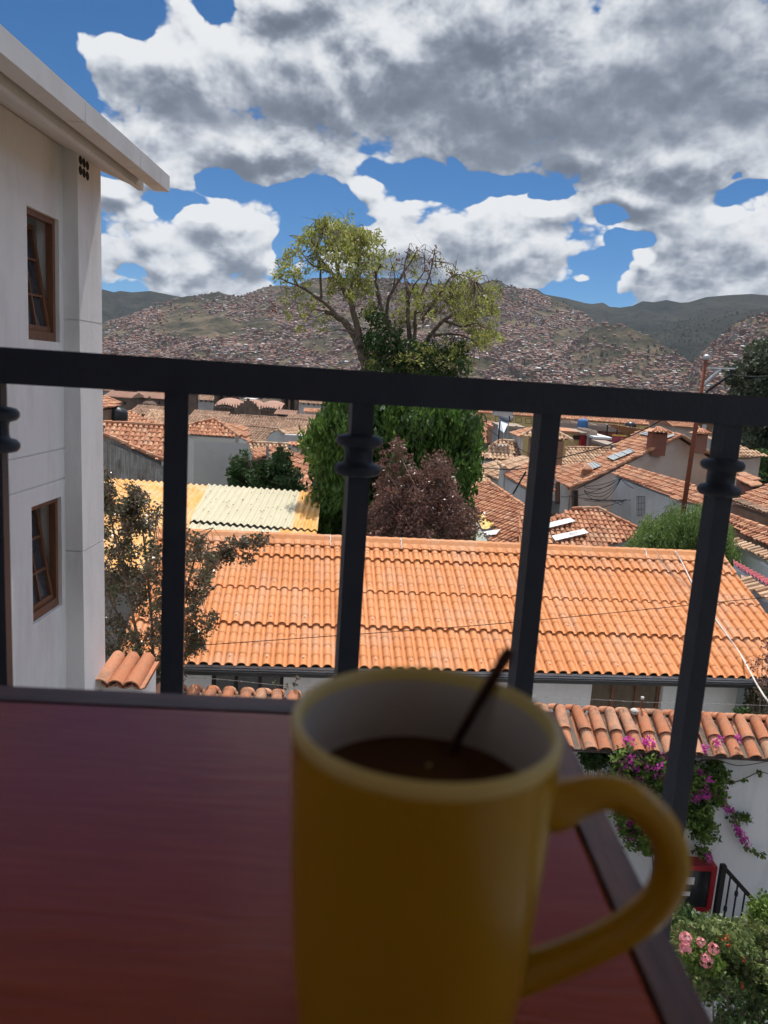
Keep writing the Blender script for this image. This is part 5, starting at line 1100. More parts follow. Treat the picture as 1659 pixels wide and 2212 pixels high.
# ------------------------------------------------------------------ right half of the old town
yA, yB = P(1005, 892, 132), None
YPl = Plane((1005, 889), (1432, 921), Y=132, pitch=20)
q_ = [(960, 886), (1500, 926), (1500, 900), (960, 858)]
h = house('yellow_building', 'long yellow walled building with terracotta roof just under the railing', 'building', [(YPl, q_, .42, {'wall': 'yellow'})], 'yellow', 'clay')
ya = YPl.at(960, 886); ybb = YPl.at(1500, 926); nY = toward(ya, ybb); ya = ya - nY * .9
mb = MB(); q = [onplane(x, y, ya + nY * .62, nY) for x, y in ((960, 884), (1500, 924))]; zz = zb_at([ya]); vwall(mb, q[0], q[1], q[0][2] - .1, zz); vwall(mb, q[0] - nY * 8, q[1] - nY * 8, q[0][2] - .1, zz); mb.build('wall', MT['yellow'], h)
windows(h, wr(C_, (60, 305, 135, 388), (192, 315, 267, 400), (332, 294, 410, 368), (490, 305, 545, 360), (597, 313, 675, 378), (727, 320, 805, 395), (1165, 356, 1213, 420), (1270, 362, 1350, 408), (1408, 372, 1490, 412), (1555, 385, 1612, 425)) + wr(D_, (165, 292, 225, 350), (670, 328, 720, 380), (793, 338, 838, 378), (925, 345, 985, 372)), ya + nY * .80, nY)
h, plr = simple('terracotta roof with a small dormer at right under the rail', *D_((1310, 292), (1700, 325)), 112, 22, D_((1200, 285), (1310, 290), (1760, 320), (1760, 440), (1500, 400), (1290, 330)), .40)
block('pinkish gabled house behind the two brick chimneys', D_((1195, 322), (1430, 420)), 88, 9, 'pink', roofm='clay', rh=1.0)
c = plr.at(*D_((1592, 372))[0]); mb = MB(); mb.box(c + V3(0, 0, .1), (5.0 * .9, 2.2, 2.2)); r = thing('dormer', 'small dark dormer with two white framed openings on the terracotta roof', 'dormer', c - V3(0, 0, 1)); mb.build('box', MT['adobe'], r)
mb = MB(); mb.add([c + V3(-2.9, -1.5, 1.1), c + V3(2.9, -1.5, 1.1), c + V3(0, -1.5, 2.3), c + V3(-2.9, 1.5, 1.1), c + V3(2.9, 1.5, 1.1), c + V3(0, 1.5, 2.3)], [[0, 1, 2], [3, 5, 4], [0, 2, 5, 3], [1, 4, 5, 2]]); mb.build('roof', MT['clay'], r)
for s in (-.75, .75): mb = MB(); mb.box(c + V3(s, -1.13, .1), (.6, .06, 1.3)); mb.build('opening', MT['whitesheet'], r)
# flat roofed houses in the valley street
block('low white walled house with terracotta roof left of the lamp post', C_((80, 632), (325, 648)), 76, 7, 'offwhite', roofm='clay', rh=1.1, wins=wr(C_, (88, 645, 150, 680)))
block('pale tiled roof rising behind the lamp post', C_((60, 470), (320, 492)), 92, 8, 'offwhite', roofm='clay', rh=.9)
block('brown rendered wall block with sloping tile coping', C_((335, 470), (590, 520)), 72, 6, 'adobe', roofm='coping')
block('low brick building with flat cluttered roof below the yellow building', C_((1190, 452), (1659, 480)), 100, 9, 'brick', roofm='flatroof', par=.5)
block('orange topped shop with cream wall left of the red one', C_((1180, 510), (1465, 535)), 88, 7, 'yellow', roofm='clay', wins=wr(C_, (1345, 545, 1430, 600)))
block('dark red painted house in the street', C_((1465, 535), (1560, 545)), 87, 7, 'red', roofm='flatroof', wins=wr(C_, (1510, 548, 1560, 582)))
block('grey concrete house with blue sign panel', C_((1560, 560), (1659, 575)), 86, 6, 'concrete', roofm='flatroof', par=.4, wins=wr(C_, (1585, 625, 1640, 665)))
block('dark brick roof terrace under a white awning', D_((0, 375), (540, 412)), 98, 8, 'brick', roofm='flatroof', par=.4)
block('brick house with bright white sheet roof beside the sign', D_((140, 490), (350, 500)), 84, 7, 'brick', roofm='whitesheet', wins=wr(D_, (215, 530, 285, 580)))
block('small adobe wall where the street bends', D_((310, 600), (470, 590)), 66, 5, 'adobe', roofm='flatroof')
a = P(*D_((358, 525))[0], 82); b = P(*D_((540, 540))[0], 82); mb = MB(); t_ = P(*D_((358, 455))[0], 82)[2]
r = thing('banner', 'yellow and red banner panel on a brick building', 'banner', (a + b) / 2)
MT['ban_y'] = mat('yellow_banner', [(.7, .42, .06), (.75, .5, .1)], .7); mb.box(((a[0] + b[0]) / 2, 82, (a[2] + t_) / 2 + .35), (b[0] - a[0], .12, t_ - a[2] - .8)); mb.build('panel', MT['ban_y'], r); mb = MB(); mb.box(((a[0] + b[0]) / 2, 81.95, a[2] + .2), (b[0] - a[0], .14, .8)); mb.build('red_strip', MT['redsheet'], r)
mb = MB(); a = P(*D_((295, 300))[0], 94); b = P(*D_((580, 355))[0], 94); mb.beam(a, b, 1.6, .08); r = thing('awning', 'long white awning sheet on posts over a roof terrace', 'awning', (a + b) / 2 - V3(0, 0, 2)); mb.build('sheet', MT['whitesheet'], r)
for f in (.05, .5, .95): mb = MB(); p_ = a + (b - a) * f; mb.beam(p_, p_ - V3(0, 0, 3), .12, .12); mb.build('post', MT['iron2'], r)
for (f, x, y, Y, m, lab) in ((D_, 603, 345, 92, 'tank', 'small black water tank right of the white awning'), (C_, 1475, 400, 96, 'blue', 'blue plastic water tank on a roof below the yellow building')):
    c = P(*f((x, y))[0], Y); mb = MB(); mb.lathe([(0, 0), (.62, 0), (.66, .1), (.66, 1.0), (.60, 1.2), (.25, 1.4), (0, 1.42)], c - V3(0, 0, .7), 20); tag(mb.build('water_tank', MT[m], smooth=True), lab, 'water tank')
    mb = MB(); 
# solar water heater
c = P(*C_((510, 365))[0], 66); r = thing('solar_heater', 'solar water heater with tilted panel and tank on a frame', 'solar heater', c - V3(0, 0, 1.2))
mb = MB(); v0, v1 = P(*C_((450, 330))[0], 66), P(*C_((575, 395))[0], 65); MT['solar'] = mat('blue_grey_solar_tubes', [(.12, .16, .24), (.35, .40, .46)], .25, 3, stretch=(1, 8, 8), spec=.8)
mb.add([v0 + V3(-.3, .9, .1), v1 + V3(-.3, .9, .1), v1 + V3(-.9, -.9, -.75), v0 + V3(-.6, -.9, -.75)], [[0, 3, 2, 1]]); mb.build('panel', MT['solar'], r)
mb = MB(); mb.tube([v0 + V3(-.3, .9, .35), v1 + V3(-.1, .9, .35)], .28, 14); mb.build('tank', MT['steel'], r, smooth=True); mb = MB()
for p_ in (v0 + V3(-.3, .9, 0), v1 + V3(-.3, .9, 0), v0 + V3(-.6, -.9, -.8), v1 + V3(-.9, -.9, -.8)): mb.beam(p_, V3(p_[0], p_[1], c[2] - 2.4), .06, .06)
mb.build('frame', MT['steel'], r)
block('flat roofed hut carrying the solar heater', C_((400, 450), (700, 475)), 68, 5, 'concrete', roofm='flatroof', wins=wr(C_, (590, 420, 620, 475)))
# tower-like brown house with overhanging hip roof
p3f = Plane(*C_((680, 562), (1330, 612)), Y=58, pitch=24)
h = house('brown_house', 'tall bare adobe house under a wide overhanging hipped tile roof', 'house', [(p3f, C_((672, 556), (1335, 612), (1150, 505), (880, 428)), .30, {'inset': .75, 'caps': [C_((672, 558), (880, 430)), C_((1150, 507), (1335, 612))]})], 'adobe', 'clay_gold')
plc = Plane(*C_((550, 505), (680, 560)), z=p3f.at(*C_((680, 560))[0])[2], pitch=24); mb = MB(); tiles(mb, plc, [plc.at(*p) for p in C_((550, 505), (680, 560), (870, 440), (862, 432))], .30, .46); mb.build('roof', MT['clay'], h)
a = p3f.at(*C_((700, 565))[0]); b = plc.at(*C_((565, 512))[0]); mb = MB(); vwall(mb, a - V3(0, 0, .1), b, a[2] - .15, zb_at([a])); mb.build('side_wall', MT['offwhite'], h)
p4 = Plane(*C_((385, 622), (570, 634)), Y=60, pitch=25); zz4 = p4.at(*C_((385, 622))[0])[2]
h = house('tiled_house', 'hipped clay roof with pale rounded tiles left of the tall brown house', 'house', [(p4, C_((60, 836), (150, 852), (380, 858), (580, 845), (570, 632), (385, 620)), .30, {'caps': [C_((385, 620), (60, 836)), C_((385, 620), (570, 632))], 'inset': .5})], 'offwhite', 'clay_gold')
p4b = Plane(*C_((120, 712), (385, 622)), z=zz4 - 0.0, pitch=25); mb = MB(); 
h, _ = simple('dark strip of tiles beside the tall brown house', *C_((575, 634), (645, 640)), 60.5, 20, C_((575, 632), (645, 640), (668, 800), (588, 835)), .30, tilem='clay_old')
h, _ = simple('pale clay roof slope below the hipped roof, left of a lane', *C_((62, 962), (450, 850)), 52, 22, C_((60, 960), (450, 848), (410, 900), (420, 1000), (405, 1065), (335, 1112), (160, 1035)), .30, tilem='clay_gold', flip=False)
h, _ = simple('pale clay roof overlapping its neighbour, centre of the old roofs', *C_((375, 905), (690, 815)), 50, 20, C_((375, 905), (690, 812), (808, 880), (445, 978)), .30, tilem='clay_gold', caps=[C_((375, 905), (445, 975))])
h, pl6c = simple('orange roof with white wall and little window above a lane', *C_((440, 1070), (760, 1255)), 49, 24, C_((440, 1070), (630, 985), (810, 880), (1100, 940), (1090, 1320), (770, 1260)), .28, flip=False)
h, _ = simple('narrow roof of white rounded tiles at the left end of the lane', *C_((0, 1062), (240, 1075)), 44, 22, C_((-120, 1052), (210, 1066), (282, 1150), (120, 1185), (-120, 1185)), .27, tilem='clay_gold', caps=[C_((0, 1062), (210, 1068))])
simple('ribbed clay roof between the tall brown house and gabled house', *C_((1265, 712), (1850, 735)), 62, 24, C_((1255, 708), (1820, 722), (1835, 790), (1659, 860), (1400, 925), (1095, 960), (1110, 875), (1250, 850)), .30, tilem='clay_gold', caps=[C_((1265, 712), (1820, 722))])
# street lamp / utility pole
r = thing('utility_pole', 'dark utility pole with ringed lamp bracket beside the tall tree', 'utility pole', P(*C_((15, 1040))[0], 46)); mb = MB(); tp = P(*C_((95, 300))[0], 46); bt = P(*C_((15, 1040))[0], 46); bt[0] = tp[0]; mb.tube([V3(tp[0], tp[1], bt[2] - 1), tp], [.12, .08], 8); mb.build('post', MT['iron2'], r)
mb = MB(); mb.tube([P(*p, 46) for p in C_((85, 360), (100, 300), (125, 275), (155, 268), (190, 280), (212, 320), (220, 380))], .035, 6); mb.tube([P(*p, 46) for p in C_((85, 355), (220, 365))], .03, 5); mb.build('bracket', MT['iron2'], r)
c = P(*C_((110, 420))[0], 45.6); mb = MB(); mb.lathe([(0, .15), (.1, .13), (.2, 0), (.14, -.12), (0, -.16)], c, 12); mb.build('lamp', MT['whitesheet'], r, smooth=True)
mb = MB(); tp = P(*C_((430, 255))[0], 60); r = thing('street_lamp', 'street lamp with pale square head near the yellow building', 'street lamp', tp - V3(0, 0, 4)); mb.box(tp, (1.5, .8, .35)); mb.build('head', MT['steel'], r); mb = MB(); p_ = P(*C_((395, 350))[0], 60); mb.tube([tp + V3(.5, 0, 0), V3(tp[0] + .6, tp[1], tp[2] - .6), V3(p_[0], p_[1], p_[2]), V3(p_[0], p_[1], tp[2] - 6)], .06, 6); mb.build('post', MT['iron2'], r)
mb = MB(); tp = P(*C_((735, 1015))[0], 42); bt = P(*C_((700, 1320))[0], 42); mb.tube([V3(tp[0] - .6, tp[1], bt[2]), tp], .05, 6); mb.tube([tp + V3(-.35, 0, -.25), tp + V3(.35, 0, -.2)], .02, 5); tag(mb.build('roof_mast', MT['iron2']), 'thin mast standing on the lane roofs left of third bar', 'mast')
# big broken-tile roof in front
p9 = Plane(*S7((1240, 905), (1600, 1000)), Y=37, pitch=21)
h = house('tiled_house', 'big old clay roof with hip cap and yellow patch panels behind the plum tree', 'house',
      [(p9, S7((1150, 790), (1240, 745), (1335, 735), (1640, 945), (1720, 1010), (1690, 1240), (1330, 1190), (1390, 1060), (1240, 925), (1180, 900)), .235, {'caps': [S7((1335, 738), (1640, 945))]})], 'offwhite', 'clay')
p9b = Plane(*S7((1335, 735), (1640, 940)), z=p9.at(*S7((1335, 735))[0])[2], pitch=21, flip=True)
MT['plas_ye'] = mat('yellow_plastic_sheet', [(.78, .48, .07), (.85, .62, .18)], .55, 3, dirt=(.8, .7, .5), dirt_amt=.5)
mb = MB(); corrug(mb, p9, [p9.at(*p, .17) for p in S7((1080, 930), (1235, 918), (1395, 1055), (1290, 1080), (1240, 980), (1075, 960))], .3, .03, off=.02); mb.build('yellow_patch', MT['plas_ye'], h)
mb = MB(); corrug(mb, p9, [p9.at(*p, .15) for p in S7((1165, 790), (1290, 800), (1285, 835), (1180, 860))], .2, .035, off=.02); mb.build('red_patch', MT['redsheet'], h)
mb = MB(); mb.poly([p9.at(*p, .17) for p in S7((1295, 1118), (1425, 1100), (1395, 1138), (1308, 1146))]); mb.build('white_patch', MT['whitesheet'], h)
pg = Plane(*S7((1060, 930), (1240, 1000)), Y=30, pitch=18)
MT['plas_gr'] = mat('pale_green_plastic_sheet', [(.42, .46, .38), (.56, .58, .50)], .5, 3)
h = thing('lean_to_roof', 'pale green corrugated plastic lean-to beside the plum tree', 'lean-to', V3(*P(*S7((1200, 1100))[0], 31)[:2], -9.8)); mb = MB(); pq = [pg.at(*p) for p in S7((1040, 900), (1180, 905), (1345, 1195), (1180, 1195), (1040, 1000))]; corrug(mb, pg, pq, .18, .03); mb.build('sheet', MT['plas_gr'], h); mb = MB(); prism(mb, pq, -9.8, .15, .1); mb.build('wall', MT['concrete'], h)
p9c = Plane(*S8((470, 880), (900, 905)), Y=30.5, pitch=21)
h = house('tiled_house', 'broad red clay roof with two white patches left of the willow', 'house', [(p9c, S8((330, 700), (470, 735), (610, 690), (750, 683), (955, 790), (962, 835), (700, 905), (400, 908), (330, 900)), .225, {'caps': [S8((610, 690), (750, 685)), S8((750, 685), (955, 790))]})], 'offwhite', 'clay')
for q in (((476, 778), (600, 750), (626, 768), (484, 804)), ((500, 846), (670, 810), (698, 830), (520, 872)), ((590, 832), (640, 824), (640, 838), (592, 846))):
    mb = MB(); mb.poly([p9c.at(*p, .19) for p in S8(*q)]); mb.poly([p9c.at(*p, .17) for p in S8(*q)]); mb.build('white_patch', MT['whitesheet'], h)
# big gabled house with chimneys
pk = D_((1270, 455))[0]
p7 = Plane(pk, D_((840, 385))[0], Y=52, pitch=23); zr7 = p7.at(*pk)[2]
rk = [pk, D_((0, 1068))[0], C_((1300, 1240))[0], C_((1205, 1160))[0], C_((1090, 1095))[0], C_((1080, 965))[0], D_((60, 800))[0], D_((470, 600))[0], D_((380, 575))[0], D_((720, 395))[0], D_((850, 378))[0]]
h = house('gabled_house', 'big gabled house with pinkish plaster end wall, clay roof and skylights', 'house', [(p7, rk, .28, {'caps': [(pk, C_((1300, 1240))[0]), (pk, D_((850, 380))[0])], 'nowall': True})], 'pink', 'clay')
a = p7.at(*pk); b = p7.at(*C_((1300, 1240))[0]); n7 = toward(a, b); print('gable', a, b, 'normal', n7, 'ridge dir', p7.u, p7.h)
zz = zb_at([a]) - 2; A7 = a - n7 * .3; b_i = b - n7 * .3 + unit(V3(*(a - b)[:2], 0)) * .4; half = np.linalg.norm((A7 - b_i)[:2]); e7 = unit(V3(*(A7 - b_i)[:2], 0)); c_i = A7 + e7 * half; ez = b[2] - .12
pts = [V3(b_i[0], b_i[1], zz), V3(c_i[0], c_i[1], zz), V3(c_i[0], c_i[1], ez), V3(A7[0], A7[1], a[2] - .15), V3(b_i[0], b_i[1], ez)]; r7 = p7.u * (1 if p7.u[1] > 0 else -1); bk = [p + r7 * 2.0 for p in pts]
mb = MB(); mb.add(pts + bk, [[0, 1, 2, 3, 4], [9, 8, 7, 6, 5]] + [[i, (i + 1) % 5, 5 + (i + 1) % 5, 5 + i] for i in range(5)], .5); mb.build('wall', MT['pink'], h)
mb = MB(); prism(mb, [p7.at(*p) for p in rk], zz, inset=.35, drop=.22); mb.build('wall', MT['pink'], h)
p7r = Plane(pk, D_((840, 385))[0], z=zr7, pitch=23, flip=(np.dot(p7.h, V3(1, 0, 0)) < 0) or True)
if p7r.h @ p7.h > 0: p7r = Plane(pk, D_((840, 385))[0], z=zr7, pitch=23, flip=False)
er = a + e7 * (half + .4); er[2] = b[2]; q7 = [a, er, er + r7 * 11.5, a + r7 * 11.5]; q7 = [p7r.A + (p - p7r.A) - p7r.n * ((p - p7r.A) @ p7r.n) for p in q7]; mb = MB(); tiles(mb, p7r, [p for p in q7], .28, .43); capline(mb, a + V3(0, 0, .05), er + V3(0, 0, .05), .13, .38); mb.build('roof', MT['clay_gold'], h)
for q in (((300, 760), (595, 655), (665, 690), (390, 805)), ((60, 845), (150, 830), (240, 880), (110, 925)), ((715, 455), (860, 415), (880, 435), (850, 485))):
    mb = MB(); Q_ = [p7.at(*p, .20) for p in D_(*q)]; mb.poly(Q_); mb.poly([p - p7.n * .03 for p in Q_]); mb.build('skylight', MT['skylight'], h); mb = MB(); [mb.beam(Q_[0] + (Q_[1] - Q_[0]) * f + p7.n * .02, Q_[3] + (Q_[2] - Q_[3]) * f + p7.n * .02, .05, .03) for f in (0, .33, .66, 1)]; mb.build('skylight_bar', MT['steel'], h.children[-1])
mb = MB(); mb.poly([p7.at(*p, .20) for p in D_((1075, 490), (1190, 455), (1180, 485), (1065, 525))]); mb.build('skylight', MT['skylight'], h)
def chimney(label, cx, cy, wpx, ytop, Y, m='brick', cap=True):
    c = P(cx, cy, Y); w_ = wpx * Y / F; zt_ = P(cx, ytop, Y)[2]; r = thing('chimney', label, 'chimney', c); mb = MB(); hb = zt_ - c[2]
    mb.box((c[0], c[1] + w_ / 2, c[2] + hb * .32), (w_, w_, hb * .86 + .2)); mb.build('stack', MT[m], r)
    mb = MB(); zc_ = c[2] + hb * .75 + .1
    for sx in (-1, 1):
        for sy in (-1, 1): mb.box((c[0] + sx * w_ * .4, c[1] + w_ / 2 + sy * w_ * .4, zc_ + hb * .07), (w_ * .2, w_ * .2, hb * .16))
    mb.build('vent_pillar', MT[m], r); mb = MB(); mb.box((c[0], c[1] + w_ / 2, zc_ + hb * .05), (w_ * .55, w_ * .55, hb * .2)); mb.build('flue', MT['dark'], r)
    mb = MB(); zz_ = zt_ - .04; ww = w_ * .78
    mb.add([(c[0] - ww, c[1] - ww + w_ / 2, zz_ - .1), (c[0] + ww, c[1] - ww + w_ / 2, zz_ - .1), (c[0] + ww, c[1] + ww + w_ / 2, zz_ - .1), (c[0] - ww, c[1] + ww + w_ / 2, zz_ - .1), (c[0], c[1] + w_ / 2, zz_ + .18)], [[0, 1, 4], [1, 2, 4], [2, 3, 4], [3, 0, 4], [3, 2, 1, 0]])
    for k in range(5): mb.tube([(c[0] - ww + ww * 2 * (k + .5) / 5, c[1] - ww + w_ / 2 - .04, zz_ - .06), (c[0] + (k - 2) * .05, c[1] + w_ / 2, zz_ + .2)], .07, 6)
    mb.build('cap', MT['coping'], r)
cc = D_((965, 660))[0]; chimney('large brick chimney with tiled cap on the left slope', cc[0], cc[1], 32, D_((0, 372))[0][1], 51)
cc = D_((1520, 640))[0]; chimney('brick chimney with dark openings right of the gable peak', cc[0], cc[1], 24, D_((0, 395))[0][1], 51)
cc = D_((30, 985))[0]; chimney('small plastered chimney low on the left slope', cc[0], cc[1], 16, D_((0, 868))[0][1], 50, m='adobe')
windows(h, [], a, n7)
# openings on the lane side of the gabled house
wl_ = thing('lane_house', 'white lane house with tall brown shuttered doors and iron balcony', 'house', P(*C_((1200, 1440))[0], 47))
q = [onplane(x, y, b_i + n7 * .1, n7) for x, y in C_((1085, 1090), (1290, 1250), (1290, 1560), (1060, 1560))]; mb = MB(); mb.add(q + [p - n7 * 5 for p in q], [[0, 1, 2, 3], [7, 6, 5, 4]] + [[i, (i + 1) % 4, 4 + (i + 1) % 4, 4 + i] for i in range(4)], .5); mb.build('wall', MT['offwhite'], wl_)
windows(wl_, wr(C_, (1118, 1150, 1168, 1440)), b_i + n7 * .1, n7, frame='woodframe', gm='woodframe', off=.05, name='door'); windows(h, wr(C_, (1305, 1250, 1370, 1480)), b_i, n7, frame='woodframe', gm='dark', off=.33, name='door')
mb = MB(); q0 = onplane(*C_((1040, 1400))[0], b_i + n7 * .7, n7); q1 = onplane(*C_((1175, 1420))[0], b_i + n7 * .7, n7)
for f in np.linspace(0, 1, 12): p_ = q0 + (q1 - q0) * f; mb.tube([p_ - V3(0, 0, 1.0), p_], .018, 4)
mb.tube([q0, q1], .025, 4); mb.tube([q0 - V3(0, 0, 1), q1 - V3(0, 0, 1)], .025, 4); mb.build('balcony_rail', MT['iron2'], wl_)
# lean-to with long tile roof in front of the gable
p8 = Plane(*D_((540, 857), (1450, 1128)), Y=47, pitch=22)
h = house('lean_to_house', 'long clay tiled lean-to against the gable, with grilled window', 'house', [(p8, D_((370, 948), (540, 853), (1450, 1125), (1680, 1225), (1640, 1310), (1560, 1365), (1280, 1290), (870, 1142), (490, 992)), .25, {'caps': [D_((540, 857), (1450, 1128))], 'inset': .35})], 'offwhite', 'clay')
a = p8.at(*D_((490, 992))[0]); b = p8.at(*D_((1280, 1290))[0]); n8 = toward(a, b)
windows(h, wr(D_, (695, 1245, 785, 1495)), a - n8 * .30, n8, frame='woodframe', gm='dark', off=.12)
mb = MB()
for x in np.linspace(690, 790, 6): mb.tube([onplane(*p, a + n8 * .0, n8) for p in D_((x, 1240), (x, 1500))], .012, 4)
for y in (1245, 1330, 1410, 1495): mb.tube([onplane(*p, a, n8) for p in D_((690, y), (790, y))], .012, 4)
mb.build('window_grille', MT['iron2'], h)
# cable bundles in front of the walls
for i, (x0, y0, x1, y1, sg) in enumerate(((0, 1110, 460, 1005, 30), (0, 1125, 480, 1000, 70), (0, 1160, 485, 1005, 110), (0, 1170, 490, 1003, 150), (0, 1180, 490, 1000, 200), (-300, 1250, 480, 1010, 60), (480, 1010, 820, 1130, 70), (0, 1270, 700, 1285, 15), (-200, 1230, 480, 1290, 30), (700, 1285, 1290, 1190, 40), (150, 1400, 830, 1130, 40), (300, 1290, 1290, 1300, 20), (480, 1300, 640, 1490, 10), (350, 1280, 800, 1480, 20), (0, 1290, 420, 1310, 12), (800, 1390, 1290, 1310, 30))):
    n_ = 7; pts = [P(*D_((x0 + (x1 - x0) * t_, y0 + (y1 - y0) * t_ + sg * 4 * t_ * (1 - t_)))[0], 42 + .2 * i) for t_ in np.linspace(0, 1, n_)]
    wire('wire', pts, .018, 'dark drooping wire in the tangle of cables before the white walls', group='tangle of wires before the white walls')
wire('wire', [P(*D_((-1700, 830))[0], 40), P(*D_((-900, 890))[0], 40), P(*D_((-400, 760))[0], 40), P(*D_((200, 610))[0], 39), P(*D_((700, 410))[0], 38), P(*D_((1000, 255))[0], 37)], .028, 'thick black cable rising across the old roofs to the rail')
wire('wire', [P(*C_((130, 370))[0], 45), P(*C_((430, 600))[0], 46), P(*C_((800, 800))[0], 47)], .02, 'cable sagging from the lamp bracket over the hipped roof')
# rusty pole with cross-arm
r = thing('rusty_pole', 'tall thin rusty steel pole with pale cross arm rising above the rail', 'pole', P(1476, 1100, 30)); tp = P(1525, 778, 30); bt = P(1474, 1108, 30)
mb = MB(); mb.tube([V3(bt[0], bt[1], bt[2] - 2), V3(bt[0] * .5 + tp[0] * .5, 30, (bt[2] + tp[2]) / 2), tp], [.10, .085, .07], 10); mb.build('post', MT['rust'], r, smooth=True)
mb = MB(); mb.lathe([(.08, 0), (.13, .06), (.12, .16), (.05, .22), (0, .23)], tp, 12); mb.build('cap', MT['steel'], r)
mb = MB(); mb.tube([P(*p, 30) for p in E_((572, 212), (830, 216))], .045, 6); mb.tube([P(*p, 30) for p in E_((568, 352), (712, 222))], .07, 6); mb.build('cross_arm', MT['steel'], r)
mb = MB(); mb.tube([P(*p, 29.8) for p in E_((590, 408), (800, 262), (800, 225))], .05, 6); mb.build('stay', MT['iron2'], r)
wire('wire', [P(*E_((800, 268))[0], 30), P(*E_((1000, 280))[0], 31), P(*E_((1300, 262))[0], 32)], .03, 'cable running right from the rusty pole toward the big tree')
# right edge walls and roofs
def eave(label, a, b, Y, pitch, poly, w, **k): return simple(label, a, b, Y, pitch, poly, w, **k)
simple('clay roof at the far right edge above the brown wall', *E_((870, 1300), (1104, 1370)), 36, 20, E_((860, 1302), (960, 1240), (1104, 1180), (1200, 1150), (1250, 1400), (1104, 1372)), .25, tilem='clay', wallm='adobe')
simple('ragged tile roof edge behind the right collared bar', *E_((860, 935), (1085, 945)), 50, 22, E_((600, 790), (700, 765), (870, 852), (1088, 935), (960, 950), (850, 948)), .28, tilem='clay_gold', wallm='pink')
simple('low tile roof with white end below the ragged edge', *E_((860, 1080), (1055, 1165)), 44, 18, E_((840, 1080), (930, 1085), (1060, 1170), (1000, 1195), (870, 1150)), .28, tilem='clay', wallm='brick')
simple('brown adobe wall capped with dusty tiles at the right edge', *E_((795, 1310), (1104, 1420)), 30, 15, E_((780, 1300), (860, 1300), (1200, 1415), (1200, 1450), (1104, 1425), (795, 1320)), .22, tilem='clay_old', wallm='adobe')
simple('row of bright orange coping tiles on the middle right wall', *E_((780, 1440), (1104, 1560)), 26, 24, E_((770, 1432), (1200, 1595), (1200, 1700), (1104, 1660), (775, 1508)), .21, tilem='clay', wallm='adobe', caps=[E_((775, 1438), (1190, 1595))])
simple('row of faded brown coping tiles on a white wall at the right edge', *E_((820, 1615), (1104, 1730)), 22, 24, E_((800, 1605), (1200, 1770), (1200, 1860), (1104, 1812), (835, 1665)), .21, tilem='clay_gold', wallm='white')
p_r = Plane(*E_((820, 1805), (1104, 1960)), Y=19, pitch=14); h = thing('sheet_roof', 'narrow faded red sheet roof low at the right edge', 'roof', V3(*P(1650, 1260, 19)[:2], -8)); pq = [p_r.at(*p) for p in E_((815, 1800), (1250, 2035), (1250, 2110), (1104, 2010), (820, 1835))]; mb = MB(); corrug(mb, p_r, pq, .2, .03); mb.build('sheet', MT['redsheet'], h); mb = MB(); prism(mb, pq, -8, .08, .1); mb.build('wall', MT['white'], h)
h, _ = simple('short row of mixed clay tiles over a black gutter at the right edge', *E_((880, 1925), (1104, 2040)), 17, 24, E_((878, 1918), (1250, 2105), (1250, 2170), (1104, 2100), (890, 1985)), .2, tilem='clay_gold', wallm='white')
mb = MB(); mb.tube([P(*p, 16.8) for p in E_((885, 1990), (1250, 2195))], .06, 8); mb.build('gutter', MT['gutter'], h)
# ------------------------------------------------------------------ garden wall with tile coping
GZ = -4.80; gw0 = G(330, 1489, GZ); gw1 = G(1659, 1560, GZ); gd = unit(gw1 - gw0); gwl = gw0 - gd * 1.0; gwr = gw1 + gd * 1.4; gn = V3(gd[1], -gd[0], 0)
if gn @ -gw0 < 0: gn = -gn
print('garden wall', gw0, gw1)
gw = thing('garden_wall', 'white garden wall capped with mossy round clay coping tiles', 'garden wall', V3(*((gwl + gwr) / 2)[:2], -7.5))
mb = MB(); mb.beam((gwl + gwr) / 2 * 0 + gwl * V3(1, 1, 0) + V3(0, 0, (GZ - .22 - 8.4) / 2), gwr * V3(1, 1, 0) + V3(0, 0, (GZ - .22 - 8.4) / 2), .28, 8.4 + GZ - .22); 
mb.build('wall', MT['white'], gw)
mb = MB(); a, b = gwl - V3(0, 0, .02), gwr - V3(0, 0, .02)
for s, dr in ((1, .62), (-1, .5)):
    mb.quad(a, b, b + gn * s * dr - V3(0, 0, dr * .44), a + gn * s * dr - V3(0, 0, dr * .44)); mb.quad(a - V3(0, 0, .06), b - V3(0, 0, .06), b + gn * s * dr - V3(0, 0, dr * .44 + .04), a + gn * s * dr - V3(0, 0, dr * .44 + .04))
MT['mortar'] = mat('shade_darkened_mortar', [(.12, .095, .075), (.22, .17, .135)], .95, 6, bump=.4); mb.build('mortar_bed', MT['mortar'], gw)  # mortar darkened: shadow between the tiles is put into its colour
L_ = np.linalg.norm(b - a); nT = int(L_ / .246); mb = MB()
def arch(mb, p0, p1, side, up, r0, r1, hh, th=.016, r=None):
    n = 10; ph = np.linspace(0, math.pi, n + 1); V = []
    for p, rr_ in ((p0, r0), (p1, r1)):
        for e in (0, th):
            for t_ in ph: V.append(p + side * (-math.cos(t_)) * (rr_ - e) + up * (math.sin(t_) * (hh - e)))
    m = n + 1; q = []
    for i in range(n): q += [[i, i + 1, 2 * m + i + 1, 2 * m + i], [m + i, 3 * m + i, 3 * m + i + 1, m + i + 1], [i, m + i, m + i + 1, i + 1], [2 * m + i, 2 * m + i + 1, 3 * m + i + 1, 3 * m + i]]
    mb.add(V, q, random.random() if r is None else r)
